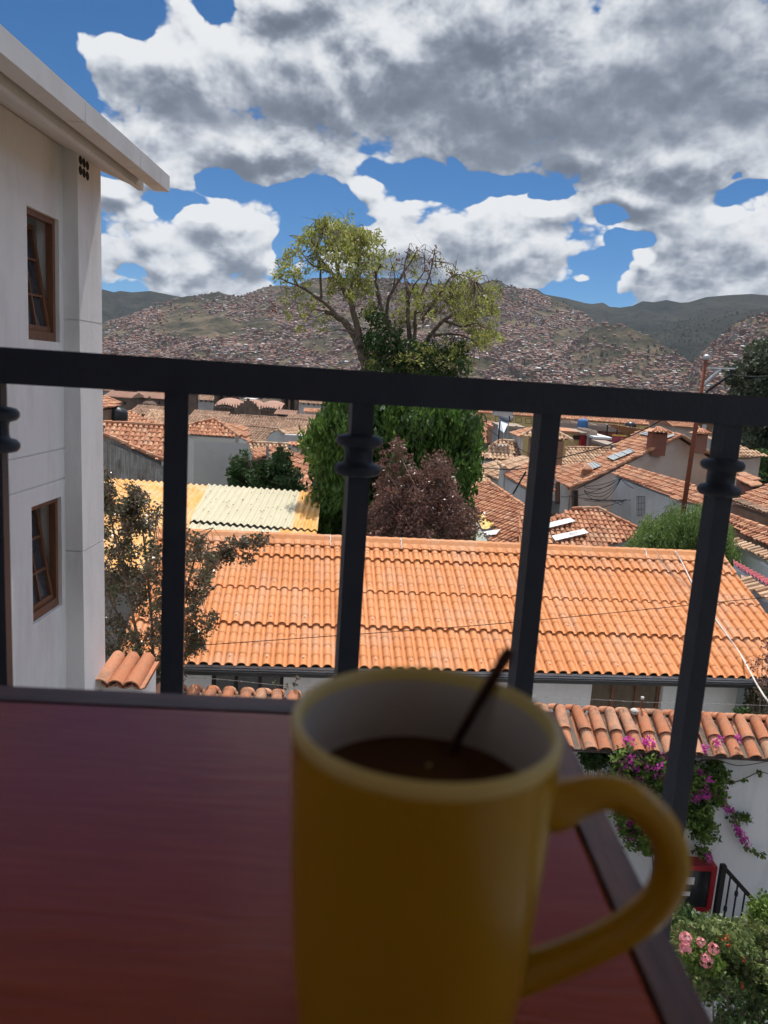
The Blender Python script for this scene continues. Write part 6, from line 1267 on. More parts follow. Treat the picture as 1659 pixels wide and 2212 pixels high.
for s, dr in ((1, .66), (-1, .5)):
    dn = unit(gn * s - V3(0, 0, .44)); up = unit(np.cross(gd, dn)); up = up if up[2] > 0 else -up
    for i in range(nT):
        c0 = a + gd * (i + .5) * L_ / nT + gd * RNG.normal(0, .012); sk = RNG.normal(0, .02); hh = .082
        t0 = c0 - dn * .05 + up * .045; t1 = c0 + dn * (dr * .56) + gd * sk + up * .045; t2 = t1 - dn * .05 - up * .035; t3 = c0 + dn * (dr * 1.04) + gd * sk * 1.6
        arch(mb, t0, t1, gd, up, .080, .098, hh); arch(mb, t2, t3 + up * .005, gd, up, .080, .100, hh)
        if s == 1:   # channel tile between
            c1 = c0 + gd * .123; arch(mb, c1 + up * .03, c1 + dn * dr * 1.0 + up * .02, gd, -up, .07, .085, .05)
mb.build('coping_tile', MT['coping'], gw); gw.children[-1]['kind'] = 'stuff'
# barbed wire over the coping with its stake
def gtop(px, py, up_=0): return onplane(px, py, gw0, gn)
sb_ = gtop(1378, 1562); st = V3(sb_[0] + .02, sb_[1], gtop(1375, 1507)[2]); r = thing('wire_stake', 'thin rusty stake with pale tip standing on the garden wall coping', 'stake', sb_); mb = MB(); mb.tube([sb_ - V3(0, 0, .05), st], .011, 6); mb.build('rod', MT['rust'], r); mb = MB(); mb.box(st, (.04, .03, .035)); mb.build('tip', MT['whitesheet'], r)
for k, pts in enumerate((((330, 1462), (470, 1467), (640, 1483), (900, 1495), (1180, 1505), (1375, 1516), (1500, 1519), (1659, 1524)), ((1100, 1540), (1200, 1548), (1377, 1556), (1480, 1561), (1659, 1572)))):
    P3 = [gtop(x, y) for x, y in pts]; pp, rd = smooth_path(P3, [.0032] * len(P3), 6); mb = MB(); mb.tube(pp, rd, 4); cum = 0
    for i in range(len(pp) - 1):
        cum += np.linalg.norm(pp[i + 1] - pp[i])
        if cum > .14:
            cum = 0
            for _ in range(3): d_ = unit(RNG.normal(size=3)); mb.tube([pp[i] - d_ * .022, pp[i] + d_ * .020], .0018, 3)
    tag(mb.build('barbed_wire', MT['concrete']), ('upper' if k == 0 else 'lower') + ' strand of barbed wire along the garden wall coping', 'barbed wire')
# stone lump on coping
mb = MB(); c = gtop(1370, 1541) + V3(0, 0, .03); th_ = np.linspace(0, math.pi, 7)
mb.lathe([(.075 * math.sin(t_) * (1 + .1 * math.sin(3 * t_)), -.045 * math.cos(t_)) for t_ in th_], c, 9); tag(mb.build('stone', MT['gravel']), 'pale stone lying on the ridge of the coping beside the stake', 'stone')
# small tiled wall cap beside the white building
c0 = P(258, 1440, 8.7); r = thing('tiled_wall_cap', 'short wall end with three large wavy clay tiles beside the white building', 'wall', V3(c0[0], c0[1], -7.5))
w0, w1 = P(205, 1475, 8.5), P(306, 1475, 8.5); mb = MB(); mb.box(((w0[0] + w1[0]) / 2 - .0, 8.85, (w0[2] - .06 - 7.5) / 2), (w1[0] - w0[0] - .04, .55, 7.44 + w0[2])); mb.build('wall', MT['white'], r)
mb = MB(); dx = (w1[0] - w0[0]) / 3
for i in range(3):
    p0 = V3(w0[0] + dx * (i + .58), 8.98, w0[2] + .13); p1_ = V3(w0[0] + dx * (i + .45) , 8.42, w0[2] - .015); arch(mb, p0, p1_, V3(1, 0, 0), V3(0, 0, 1), .085, .105, .10)
    p0 = p0 + V3(.10, 0, .02); p1_ = p1_ + V3(.10, 0, .05); arch(mb, p0, p1_, V3(1, 0, 0), V3(0, 0, -1), .07, .085, .05)
mb.build('coping_tile', MT['coping'], r)
# ------------------------------------------------------------------ fire hose cabinet, stair railing, beds at the foot of the wall
wallf = gw0 + gn * .14
def onw(px, py, off=0): return onplane(px, py, gw0 + gn * (.14 + off), gn)
a, b = onw(1475, 1828, .0), onw(1543, 1955, .0); up_ = V3(0, 0, 1)
cbr, cbt = onw(1534, 1970, .22), onw(1541, 1840, .22); r = thing('fire_hose_cabinet', 'red metal fire hose cabinet with dark glass door on garden wall', 'cabinet', V3(cbr[0], cbr[1], cbr[2]))
w_ = .62; hh = .78; zc0 = cbr[2]; ft = .22; c = V3(cbr[0], cbr[1], 0) - gd * w_ / 2 - gn * ft / 2
ang_ = math.atan2(gd[1], gd[0]); mb = MB(); mb.box((c[0], c[1], zc0 + hh / 2), (w_, ft, hh), rz=ang_); mb.build('box', MT['red'], r)
mb = MB(); cf = c + gn * (ft / 2 + .008)
for s in (-1, 1): e = cf + gd * s * (w_ / 2 - .04); mb.box((e[0], e[1], zc0 + hh / 2), (.08, .03, hh), rz=ang_); mb.box((cf[0], cf[1], zc0 + hh / 2 + s * (hh / 2 - .04)), (w_ - .16, .03, .08), rz=ang_)
d_ = mb.build('door', MT['red'], r); mb = MB(); mb.box((*(cf - gn * .006)[:2], zc0 + hh / 2), (w_ - .16, .006, hh - .16), rz=ang_); mb.build('pane', MT['darkglass'], d_)
mb = MB(); e = cf + gn * .004 - gd * .12
for zz_, w2, h2 in ((.52, .22, .12), (.30, .14, .07)): mb.box((e[0], e[1], zc0 + zz_), (w2, .006, h2), rz=ang_)
mb.build('label', MT['whitesheet'], r)
r = thing('stair_railing', 'black iron stair railing sloping down along the white wall', 'railing', onw(1545, 2005, .5))
pt_, pbt = onw(1563, 1868, .5), onw(1543, 2030, .5); h1 = onw(1640, 1990, .5); mb = MB(); pb = V3(pt_[0], pt_[1], -8.2); mb.beam(pb, pt_, .075, .075, up=tuple(gn)); mb.build('post', MT['iron2'], r)
he = onw(1630, 1945, .5); hd = he - pt_; he2 = pt_ + hd * 2.2; mb = MB(); mb.beam(pt_ - V3(0, 0, .03), he2, .05, .06); mb.build('handrail', MT['iron2'], r)
for k in range(1, 9):
    p_ = pt_ + hd * (k * .235) - V3(0, 0, .04); mb = MB(); mb.tube([p_, V3(p_[0], p_[1], p_[2] - .95)], .014, 8)
    kz = p_[2] - (.16 if k % 2 == 0 else .55); mb.lathe([(.014, -.04), (.028, -.03), (.02, -.015), (.03, 0), (.02, .015), (.028, .03), (.014, .04)], (p_[0], p_[1], kz), 10); mb.build('baluster', MT['iron2'], r, smooth=True)
# ground of the beds: gravel path and lawn
gx = lambda px, py, z: G(px, py, z)
mb = MB(); mb.quad(V3(.6, 5.5, -8.18), V3(6, 5.5, -8.18), V3(6, 9.6, -8.18), V3(.6, 9.6, -8.18)); tag(mb.build('gravel_path', MT['gravel']), kind='structure')
mb = MB(); q = [V3(4.5, 10.9, -8.15), V3(14, 10.9, -8.15), V3(14, 17, -8.15), V3(6.5, 17, -8.15)]; mb.quad(*q)
MT['grassg'] = mat('lawn_soil', [(.05, .09, .02), (.08, .13, .03)], .95, 3); tag(mb.build('lawn', MT['grassg']), kind='structure')
mb = MB(); n = 26000; xs = RNG.uniform(4.8, 12, n); ys = RNG.uniform(10.7, 16.5, n); hgt_ = RNG.uniform(.05, .16, n); an = RNG.uniform(0, 6.28, n); v = np.zeros((n, 3, 3)); z0 = -8.17 + 0 * ys
v[:, 0] = np.stack([xs - .012 * np.cos(an), ys - .012 * np.sin(an), z0], 1); v[:, 1] = np.stack([xs + .012 * np.cos(an), ys + .012 * np.sin(an), z0], 1); v[:, 2] = np.stack([xs + RNG.normal(0, .03, n), ys + RNG.normal(0, .03, n), z0 + hgt_ + .05], 1)
mb.add(v.reshape(-1, 3), np.arange(3 * n).reshape(-1, 3), RNG.random(n)); tag(mb.build('grass', MT['leaf_fresh']), 'bright green grass of the lawn beyond the orange roofed house', 'grass', kind='stuff')
# ------------------------------------------------------------------ trees and plants
def c4(*p): return [(561.8 + .3307 * x, 460.8 + .3307 * y) for x, y in p]
def c5(*p): return [(1097.2 + .3551 * x, 1426.4 + .3552 * y) for x, y in p]
def region(poly, n, Y, dep, sort=None):
    pl_ = np.array(poly); a, b = pl_.min(0), pl_.max(0); out = []
    while len(out) < n:
        x, y = random.uniform(a[0], b[0]), random.uniform(a[1], b[1])
        if inside(np.array([x]), np.array([y]), poly)[0]: out.append(P(x, y, Y + random.gauss(0, dep)))
    return np.array(out)
def limbs(mb, L, Y, spread=.5, k=4, wob=.04):
    """limbs given as picture polylines; returns sample points along them"""
    S = []
    for pts, r0, r1 in L:
        dy = 0; P3 = []; drift = random.gauss(0, spread)
        for i, (x, y) in enumerate(pts): P3.append(P(x, y, Y + drift * i / max(1, len(pts) - 1)))
        rad = np.linspace(r0, r1, len(P3)); pp, rd = smooth_path(P3, rad, k); pp = pp + RNG.normal(0, wob * r0 * 2, pp.shape) * np.array([1, 1, .6]); pp[0] = P3[0]
        mb.tube(pp, rd, 7); S += list(pp)
    return np.array(S)
def twigs(mb, S, C_, r=.018, bend=.15, n2=0):
    tips = []
    for c in C_:
        d = np.linalg.norm(S - c - np.array([0, 0, .3]), axis=1); i = np.argmin(d + RNG.random(len(d)) * .3); a = S[i]; m = (a + c) / 2 + RNG.normal(0, bend, 3); L_ = np.linalg.norm(c - a)
        pp, rd = smooth_path([a, m, c], [r * (1 + L_ * .4), r, r * .35], 3); mb.tube(pp, rd, 4, cap=False)
        for _ in range(n2):
            e = c + RNG.normal(0, .35, 3); mb.tube([m, (m + e) / 2 + RNG.normal(0, .08, 3), e], [r * .6, r * .4, r * .2], 3, cap=False); tips.append(e)
    return tips
def subclump(C_, n, sp): C_ = np.repeat(np.asarray(C_), n, axis=0); return C_ + RNG.normal(0, sp, C_.shape)
# --- left leaning yellow-green tree
YA = 33.0; zA = -9.0
tA = thing('pepper_tree', 'tall tree with airy yellow green crown leaning left over the rail', 'tree', V3(*P(790, 900, YA)[:2], zA)); mb = MB()
LA = [(c4((725, 1400), (710, 1150), (690, 1010), (650, 870), (615, 800), (560, 720), (500, 672), (430, 640)), .26, .10), (c4((650, 860), (640, 760), (612, 660), (590, 580), (545, 500), (520, 420), (500, 330), (480, 240)), .16, .035),
      (c4((500, 672), (440, 600), (370, 550), (300, 500), (250, 475), (170, 445), (110, 400)), .09, .02), (c4((430, 640), (370, 630), (300, 600), (200, 570)), .05, .015), (c4((545, 500), (480, 400), (420, 330), (370, 250), (400, 130), (430, 55)), .07, .015),
      (c4((590, 580), (600, 450), (640, 330), (620, 220), (600, 110)), .07, .015), (c4((600, 450), (690, 350), (720, 240), (700, 180)), .05, .012), (c4((520, 420), (440, 380), (330, 330), (260, 250), (200, 290)), .05, .012), (c4((400, 560), (395, 420), (390, 330), (330, 170), (270, 150)), .06, .012), (c4((620, 790), (520, 760), (430, 780)), .04, .01),
      (c4((250, 475), (200, 380), (150, 300)), .035, .01), (c4((640, 330), (760, 300), (820, 240)), .04, .01)]
S = limbs(mb, LA, YA, 1.0)
crownA = c4((95, 410), (130, 300), (250, 200), (265, 130), (370, 50), (480, 30), (560, 90), (640, 75), (740, 150), (830, 220), (860, 320), (770, 400), (640, 440), (520, 430), (400, 380), (330, 420), (260, 430), (130, 430))
CA = np.vstack([region(crownA, 118, YA, 1.7), region(c4((330, 60), (480, 35), (640, 90), (700, 200), (600, 330), (400, 300)), 34, YA, 1.4), region(c4((450, 420), (700, 420), (740, 560), (700, 650), (600, 560), (470, 520)), 26, YA, 1.2),
                np.array([P(x, y, YA + random.gauss(0, 1)) for x, y in c4((200, 520), (140, 565), (320, 590), (285, 640), (175, 655), (390, 680), (392, 735), (242, 760), (470, 500), (350, 560), (120, 400), (100, 420), (300, 480), (250, 520), (480, 660), (330, 620), (420, 600))])])
t2 = twigs(mb, S, CA, .014, .18, 1); mb.build('trunk', MT['bark'], tA); mb = MB()
cl = subclump(CA, 3, .13); leafcloud(mb, cl, [.20] * len(cl), 12, .080, squash=1.1, droop=.9, elong=2.4, shell=.45); mb.build('crown', MT['leaf_yellow'], tA)
mb = MB(); cl = np.array([P(x, y, YA) for x, y in c4((85, 630), (470, 440), (735, 390), (560, 520))]); leafcloud(mb, cl, [.2] * 4, 30, .08, squash=1.8, droop=1); MT['leaf_dead'] = leafmat('dead_orange_leaf', [(.22, .08, .03), (.32, .13, .05)], .2); mb.build('dead_leaves', MT['leaf_dead'], tA)
# --- right bare-limbed tree
YB2 = 34.0; tB = thing('half_bare_tree', 'half bare tree with grey twisted limbs and yellowish leaves at right', 'tree', V3(*P(880, 900, YB2)[:2], zA)); mb = MB()
LB = [(c4((960, 1400), (950, 1150), (930, 950), (900, 830), (830, 720), (790, 620), (765, 500), (755, 400), (790, 330)), .20, .03), (c4((830, 720), (830, 600), (870, 500), (930, 400), (1000, 290), (1030, 230)), .09, .012), (c4((1000, 1300), (985, 1000), (975, 820), (965, 640), (960, 480), (940, 380), (970, 230)), .16, .012),
      (c4((985, 950), (1010, 800), (1015, 650), (1060, 520), (1110, 400), (1140, 240)), .10, .012), (c4((1000, 1100), (1050, 900), (1110, 800), (1200, 700), (1300, 640), (1400, 600), (1480, 560)), .13, .02), (c4((1110, 800), (1220, 790), (1330, 800), (1440, 870)), .08, .015),
      (c4((1060, 700), (1120, 600), (1190, 500), (1270, 400), (1400, 430)), .07, .012), (c4((1200, 700), (1320, 740), (1420, 720), (1520, 800)), .06, .012), (c4((870, 500), (880, 400), (850, 300)), .04, .01), (c4((1015, 650), (1080, 640), (1170, 640), (1240, 560)), .05, .01), (c4((930, 950), (880, 880), (840, 850)), .05, .012), (c4((960, 600), (1000, 480), (1070, 380), (1075, 260)), .045, .01)]
S = limbs(mb, LB, YB2, 1.2)
tw = region(c4((760, 450), (850, 320), (1000, 260), (1140, 250), (1290, 380), (1400, 500), (1400, 780), (1250, 860), (1050, 860), (850, 800), (760, 650)), 170, YB2, 1.3)
twigs(mb, S, tw, .012, .25, 2)
CB = np.vstack([region(c4((1180, 500), (1300, 430), (1400, 420), (1500, 460), (1560, 520), (1550, 640), (1500, 720), (1575, 840), (1480, 900), (1370, 870), (1340, 720), (1230, 620)), 112, YB2, 1.3), region(c4((700, 880), (1000, 900), (1350, 830), (1400, 1050), (700, 1060)), 56, YB2 - 1, 1.0),
                region(c4((860, 560), (1150, 420), (1250, 520), (1150, 700), (900, 700)), 34, YB2, 1.2), np.array([P(x, y, YB2) for x, y in c4((1020, 290), (990, 320), (860, 290), (870, 370), (1000, 400), (1290, 420), (1260, 370), (1380, 440), (1150, 320))])])
twigs(mb, S, CB, .012, .2, 0); mb.build('trunk', MT['bark'], tB); mb = MB(); cl = subclump(CB, 3, .14); leafcloud(mb, cl, [.21] * len(cl), 11, .080, squash=1, droop=.5, elong=2.1, shell=.45); mb.build('crown', MT['leaf_yellow'], tB)
mb = MB(); cl = np.array([P(x, y, YB2) for x, y in c4((1138, 245), (1120, 300), (1190, 340), (1240, 390), (1275, 400), (1035, 240), (1100, 380), (900, 300))]); leafcloud(mb, cl, [.2] * len(cl), 22, .075, squash=1.4, droop=.6); mb.build('dead_leaves', MT['leaf_dead'], tB)
mb = MB(); iv = np.vstack([region(c4((700, 620), (780, 600), (800, 700), (900, 720), (930, 900), (1000, 1080), (700, 1080), (690, 800)), 70, YB2 - .6, .7), region(c4((930, 850), (1350, 880), (1340, 1090), (900, 1090)), 70, YB2 - .6, .9)])
leafcloud(mb, iv, [.42] * len(iv), 46, .13, elong=1.3, droop=.3); mb.build('ivy', MT['leaf_dark'], tB)
# --- tall dense drooping green tree below the rail
YC_ = 24.0; tC = thing('weeping_green_tree', 'tall dense bright green tree with drooping foliage behind the second bar', 'tree', V3(*P(850, 1100, YC_)[:2], -8.8)); mb = MB()
S = limbs(mb, [([(850, 1290), (848, 1150), (845, 1000), (840, 880), (842, 820)], .2, .06), ([(846, 1080), (780, 980), (740, 900)], .1, .03), ([(845, 1050), (920, 980), (980, 900)], .1, .03)], YC_, .2); mb.build('trunk', MT['bark'], tC)
pc_ = [(705, 872), (720, 840), (1005, 860), (1012, 900), (1026, 950), (1022, 1000), (1005, 1060), (1000, 1170), (705, 1180), (688, 1110), (694, 1050), (678, 1000), (690, 960), (688, 920), (704, 905)]
C1 = region(pc_, 420, YC_, .75); edge = region(pc_, 260, YC_ - 1.3, .4)
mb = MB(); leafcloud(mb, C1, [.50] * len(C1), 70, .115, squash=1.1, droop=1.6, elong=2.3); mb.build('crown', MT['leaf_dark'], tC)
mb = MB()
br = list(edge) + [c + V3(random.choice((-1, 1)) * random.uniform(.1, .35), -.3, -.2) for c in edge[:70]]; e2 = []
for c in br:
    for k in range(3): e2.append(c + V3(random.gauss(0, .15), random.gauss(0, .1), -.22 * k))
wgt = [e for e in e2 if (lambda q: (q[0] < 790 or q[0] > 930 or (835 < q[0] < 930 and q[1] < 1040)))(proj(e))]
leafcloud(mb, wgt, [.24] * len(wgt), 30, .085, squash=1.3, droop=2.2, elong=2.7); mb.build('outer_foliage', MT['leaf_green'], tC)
# --- plum tree
YD = 19.6; tD = thing('purple_plum_tree', 'reddish purple leaved plum tree behind the orange roof ridge', 'tree', V3(*P(905, 1180, YD)[:2], -7.9)); mb = MB()
LD = [([(905, 1330), (905, 1200), (900, 1120), (880, 1050), (868, 990), (862, 955)], .09, .012), ([(903, 1190), (870, 1120), (840, 1060), (826, 1010)], .05, .01), ([(905, 1160), (930, 1090), (945, 1030), (940, 1000)], .05, .01), ([(905, 1200), (960, 1130), (985, 1080), (975, 1040)], .05, .01), ([(900, 1130), (885, 1020), (892, 990)], .04, .01), ([(905, 1210), (980, 1150), (1020, 1110)], .04, .01), ([(905, 1210), (840, 1150), (805, 1110)], .04, .01)]
S = limbs(mb, LD, YD, .5)
CD = np.vstack([region([(792, 1180), (788, 1120), (815, 1075), (850, 1060), (900, 1050), (950, 1060), (990, 1065), (1005, 1100), (1000, 1180)], 300, YD, .7), region([(820, 1060), (822, 985), (850, 1010), (890, 1050)], 26, YD, .25), region([(855, 1050), (858, 955), (874, 955), (878, 1050)], 16, YD, .2), region([(915, 1060), (930, 990), (975, 1000), (985, 1070)], 40, YD, .35), region([(880, 1060), (900, 1000), (920, 1060)], 22, YD, .3), region([(985, 1180), (990, 1100), (1040, 1110), (1035, 1130), (1010, 1180)], 36, YD, .4)])
twigs(mb, S, CD[::2], .008, .1, 0); mb.build('trunk', MT['bark'], tD); mb = MB(); cl = subclump(CD, 2, .10); leafcloud(mb, cl, [.17] * len(cl), 20, .055, elong=1.6, shell=.5); mb.build('crown', MT['leaf_plum'], tD)
mb = MB(); k_ = [c for c in CD if random.random() < .2]; leafcloud(mb, k_, [.2] * len(k_), 8, .055); MT['leaf_redtip'] = leafmat('coppery_leaf_tip', [(.20, .05, .035), (.34, .12, .09), (.40, .22, .18)], .25, .4); mb.build('young_leaves', MT['leaf_redtip'], tD)
# --- dark green bush with dead branch
YE = 31.0; tE = thing('dark_green_bush', 'dark feathery green bush in front of the grey house', 'bush', V3(*P(580, 1050, YE)[:2], -9.8)); mb = MB()
LE = [([(590, 1130), (580, 1060), (560, 1020), (530, 1000), (500, 998)], .06, .01), ([(585, 1080), (605, 1030), (612, 985)], .05, .01), ([(580, 1060), (545, 1010), (520, 985)], .04, .01), ([(590, 1070), (630, 1030), (650, 1015)], .04, .01)]
S = limbs(mb, LE, YE, .5); CE = np.vstack([region([(515, 1055), (505, 1010), (540, 1010), (560, 1020), (600, 1000), (640, 1030), (648, 1060), (620, 1080), (530, 1075)], 120, YE, .7), region([(500, 1000), (515, 985), (560, 1020), (530, 1035)], 20, YE, .5), region([(602, 1020), (604, 982), (614, 978), (622, 1020)], 14, YE, .3)])
twigs(mb, S, CE, .01, .15, 0); mb.build('stem', MT['bark'], tE); mb = MB(); cl = subclump(CE, 2, .18); leafcloud(mb, cl, [.24] * len(cl), 50, .075, elong=2.4); mb.build('foliage', MT['leaf_dark'], tE)
mb = MB(); S = limbs(mb, [(B_((500, 1300), (492, 1100), (530, 990), (510, 930), (505, 840)), .13, .05), (B_((530, 1000), (590, 1035)), .07, .03), (B_((495, 1120), (490, 1080), (455, 1040)), .08, .06)], YE + 1, .1)
tag(mb.build('dead_branch', MT['bark_pale'], smooth=True), 'pale dead forked trunk sticking up from the dark green bush', 'dead tree')
# --- bronze shrub beside the white building
YF = 11.3; tF = thing('bronze_leaf_shrub', 'tall bronze purple leaved shrub between the white building and orange roof', 'shrub', V3(*P(330, 1520, YF)[:2], -7.5)); mb = MB()
LF = [([(325, 1700), (320, 1560), (300, 1400), (270, 1250), (240, 1120), (232, 1010)], .035, .008), ([(320, 1560), (330, 1400), (320, 1250), (305, 1120), (296, 1055)], .03, .006), ([(322, 1540), (360, 1400), (400, 1280), (430, 1180), (460, 1140)], .03, .006), ([(325, 1500), (290, 1380), (250, 1320), (232, 1280)], .025, .006), ([(330, 1450), (390, 1340), (440, 1290), (470, 1260)], .02, .005), ([(420, 1200), (470, 1180), (510, 1175), (560, 1165)], .012, .004), ([(325, 1480), (390, 1420), (430, 1370)], .02, .005), ([(300, 1300), (330, 1180), (338, 1110)], .015, .004), ([(460, 1190), (500, 1200), (545, 1208)], .008, .003)]
S = limbs(mb, LF, YF, .25)
CF = np.vstack([region([(222, 1480), (222, 1090), (250, 1100), (300, 1150), (320, 1160), (350, 1190), (380, 1150), (420, 1150), (440, 1170), (470, 1200), (478, 1250), (440, 1300), (420, 1350), (440, 1380), (400, 1430), (380, 1490), (300, 1490)], 330, YF, .36), region([(222, 1100), (222, 1000), (240, 1050), (250, 1100)], 20, YF, .15), region([(250, 1110), (275, 1050), (300, 1060), (330, 1100), (345, 1085), (350, 1100), (320, 1150), (280, 1140)], 40, YF, .2),
                region([(290, 1110), (292, 1050), (302, 1050), (306, 1110)], 8, YF, .05), region([(460, 1195), (500, 1172), (580, 1160), (582, 1174), (510, 1190)], 16, YF, .08), region([(470, 1190), (545, 1203), (545, 1212), (480, 1205)], 9, YF, .06), region([(400, 1420), (430, 1360), (470, 1310), (440, 1400)], 16, YF, .15)])
twigs(mb, S, CF[::2], .004, .05, 0); mb.build('stem', MT['bark'], tF); mb = MB(); leafcloud(mb, CF, [.125] * len(CF), 46, .040, elong=1.5); mb.build('foliage', MT['leaf_bronze'], tF)
mb = MB(); k_ = [c for c in CF if random.random() < .18]; leafcloud(mb, k_, [.13] * len(k_), 9, .038); mb.build('young_leaves', MT['leaf_plum'], tF)
# --- weeping willow
YG = 21.0; tG = thing('willow_tree', 'weeping green willow behind the right end of the orange roof', 'tree', V3(*P(1480, 1250, YG)[:2], -8.2)); mb = MB()
S = limbs(mb, [([(1490, 1400), (1488, 1250), (1480, 1180), (1470, 1120), (1460, 1105)], .12, .03), ([(1482, 1190), (1430, 1140), (1400, 1130)], .06, .015), ([(1482, 1180), (1520, 1120), (1550, 1110)], .06, .015), ([(1486, 1220), (1410, 1180), (1385, 1160)], .05, .012), ([(1485, 1200), (1560, 1160), (1580, 1170)], .05, .012)], YG, .6); mb.build('trunk', MT['bark'], tG)
mb = MB(); st_ = []; lp = []; ld = []
for _ in range(560):
    x = random.uniform(1368, 1592); top = 1096 + 66 * ((x - 1478) / 112) ** 2 + random.expovariate(1 / 26.) + 9 * math.sin(x / 9.) + random.gauss(0, 7); y0_ = top
    if y0_ > 1215: continue
    c = P(x, y0_, YG + random.gauss(0, .8)); L_ = random.uniform(.4, 1.25); n_ = int(L_ / .055); sw = random.gauss(0, .22); a0 = random.uniform(0, 6.28); arc_ = .28 * (x - 1478) / 100
    for i in range(n_):
        f = i / n_; q = c + V3(arc_ * f ** .6 + math.cos(a0) * .16 * f + sw * .1, math.sin(a0) * .2 * f, .06 * (1 - f) - L_ * f ** 1.25)
        lp.append(q); ld.append(.3 + .7 * random.random())
lp = np.array(lp); n_ = len(lp); a = RNG.normal(0, .45, (n_, 3)); a[:, 2] = -1; a /= np.linalg.norm(a, axis=1)[:, None]; b_ = np.cross(a, RNG.normal(size=(n_, 3))); b_ /= np.linalg.norm(b_, axis=1)[:, None]; s = RNG.uniform(.07, .13, n_)[:, None]
for rep in range(2):
    jj = RNG.normal(0, .03, (n_, 3)); aa_ = a + RNG.normal(0, .4, (n_, 3)); v = np.stack([lp + jj, lp + jj + aa_ * s * .5 + b_ * .013, lp + jj + aa_ * s, lp + jj + aa_ * s * .5 - b_ * .013], 1).reshape(-1, 3); mb.add(v, np.arange(n_ * 4).reshape(-1, 4), RNG.random(n_))
mb.build('crown', MT['leaf_willow'], tG); print('willow', n_)
mb = MB(); C_ = region([(1395, 1200), (1420, 1140), (1480, 1118), (1540, 1140), (1580, 1200), (1560, 1240), (1420, 1240)], 60, YG + .5, .5); leafcloud(mb, C_, [.35] * len(C_), 40, .11, droop=1.5, elong=2.4); mb.build('inner_foliage', MT['leaf_dark'], tG)  # inner leaves dark: shade of the crown's gaps put into their colour
# --- big trees at the right edge
def bigtree(name, label, poly, Y, n, r_, size, m, zb, trunkpx, nper=60):
    t_ = thing(name, label, 'tree', V3(*P(*trunkpx, Y)[:2], zb)); mb = MB(); tp = P(*trunkpx, Y); C_ = region(poly, n, Y, r_ * 1.6); top = C_[np.argmax(C_[:, 2])]
    S = [V3(tp[0], tp[1], zb)]; mb.tube([V3(tp[0], tp[1], zb), V3(tp[0], tp[1], (zb + top[2]) / 2), top], [.022 * (top[2] - zb), .016 * (top[2] - zb), .05], 8)
    Sx = np.array([V3(tp[0], tp[1], zb) * (1 - f) + top * f for f in np.linspace(.35, .95, 12)]); twigs(mb, Sx, C_[::4], .02 * r_, .3 * r_, 0); mb.build('trunk', MT['bark'], t_)
    mb = MB(); leafcloud(mb, C_, [r_] * len(C_), nper, size, squash=.8, elong=1.8); mb.build('crown', MT[m], t_); return t_
bigtree('eucalyptus_tree', 'large grey green tree rising above the rail at the right edge', [(1582, 850), (1578, 800), (1590, 762), (1630, 750), (1700, 745), (1760, 760), (1780, 900), (1700, 985), (1600, 985), (1592, 900)], 88, 230, 1.3, .30, 'leaf_far', -24, (1640, 960), 120)
bigtree('broadleaf_tree', 'dark green tree behind the ragged tile roof at the right edge', [(1612, 1050), (1610, 1010), (1640, 985), (1700, 985), (1720, 1060), (1620, 1065)], 58, 80, .8, .20, 'leaf_dark', -16, (1660, 1060), 100)
# --- bougainvillea on the garden wall
def onw_o(p, off): return onplane(p[0], p[1], gw0 + gn * (.14 + off), gn)
bg_ = thing('bougainvillea', 'bougainvillea with magenta bracts spilling over the white garden wall', 'bougainvillea', onw(1430, 1990, .1)); mb = MB()
LBg = [c5((900, 1500), (880, 1200), (850, 900), (800, 700), (740, 560)), c5((890, 1300), (1000, 1000), (1080, 800), (1150, 650), (1250, 520), (1400, 480)), c5((1080, 800), (1200, 760), (1290, 820), (1350, 900), (1400, 1010), (1440, 1110), (1500, 1165), (1555, 1180)), c5((1150, 620), (1250, 600), (1400, 640), (1580, 615)), c5((1250, 760), (1400, 735), (1530, 680), (1600, 700)), c5((860, 1000), (760, 1050), (700, 1150)), c5((1100, 850), (1230, 950), (1280, 1060))]
S = []
for L_ in LBg:
    pts = [onw_o(p, .12 + .05 * random.random()) for p in L_]; pp, rd = smooth_path(pts, np.linspace(.014, .004, len(pts)), 5); mb.tube(pp, rd, 5); S += list(pp)
mb.build('stem', MT['bark'], bg_); S = np.array(S)
def regw(poly, n, o0, o1): return np.array([onw_o((proj(c)[0], proj(c)[1]), random.uniform(o0, o1)) for c in region(c5(*poly), n, 10, 0)])
CJ = np.vstack([regw(((600, 640), (640, 560), (760, 520), (880, 560), (990, 600), (1000, 760), (1000, 1100), (900, 1180), (740, 1150), (640, 960), (590, 800)), 230, .12, .66), regw(((1080, 640), (1200, 640), (1290, 720), (1330, 780), (1310, 880), (1220, 880), (1270, 960), (1280, 1100), (1150, 1110), (1080, 1000)), 130, .10, .52), regw(((1240, 600), (1340, 640), (1330, 740), (1250, 720)), 12, .05, .2), regw(((1380, 940), (1460, 950), (1470, 980), (1380, 980)), 6, .05, .15), regw(((1180, 1120), (1230, 1160), (1210, 1220), (1150, 1180)), 6, .1, .3)])
st_ = np.array([onw_o(p, .14) for p in c5((1300, 840), (1340, 890), (1380, 950), (1395, 1000), (1400, 1060), (1430, 1100), (1450, 1140), (1490, 1160), (1520, 1180), (1550, 1185), (1530, 690), (1440, 730), (1360, 745))])
mb = MB(); allc = np.vstack([CJ, st_]); leafcloud(mb, allc, [.085] * len(CJ) + [.05] * len(st_), 20, .042, elong=1.5); mb.build('leaves', MT['leaf_fresh'], bg_)
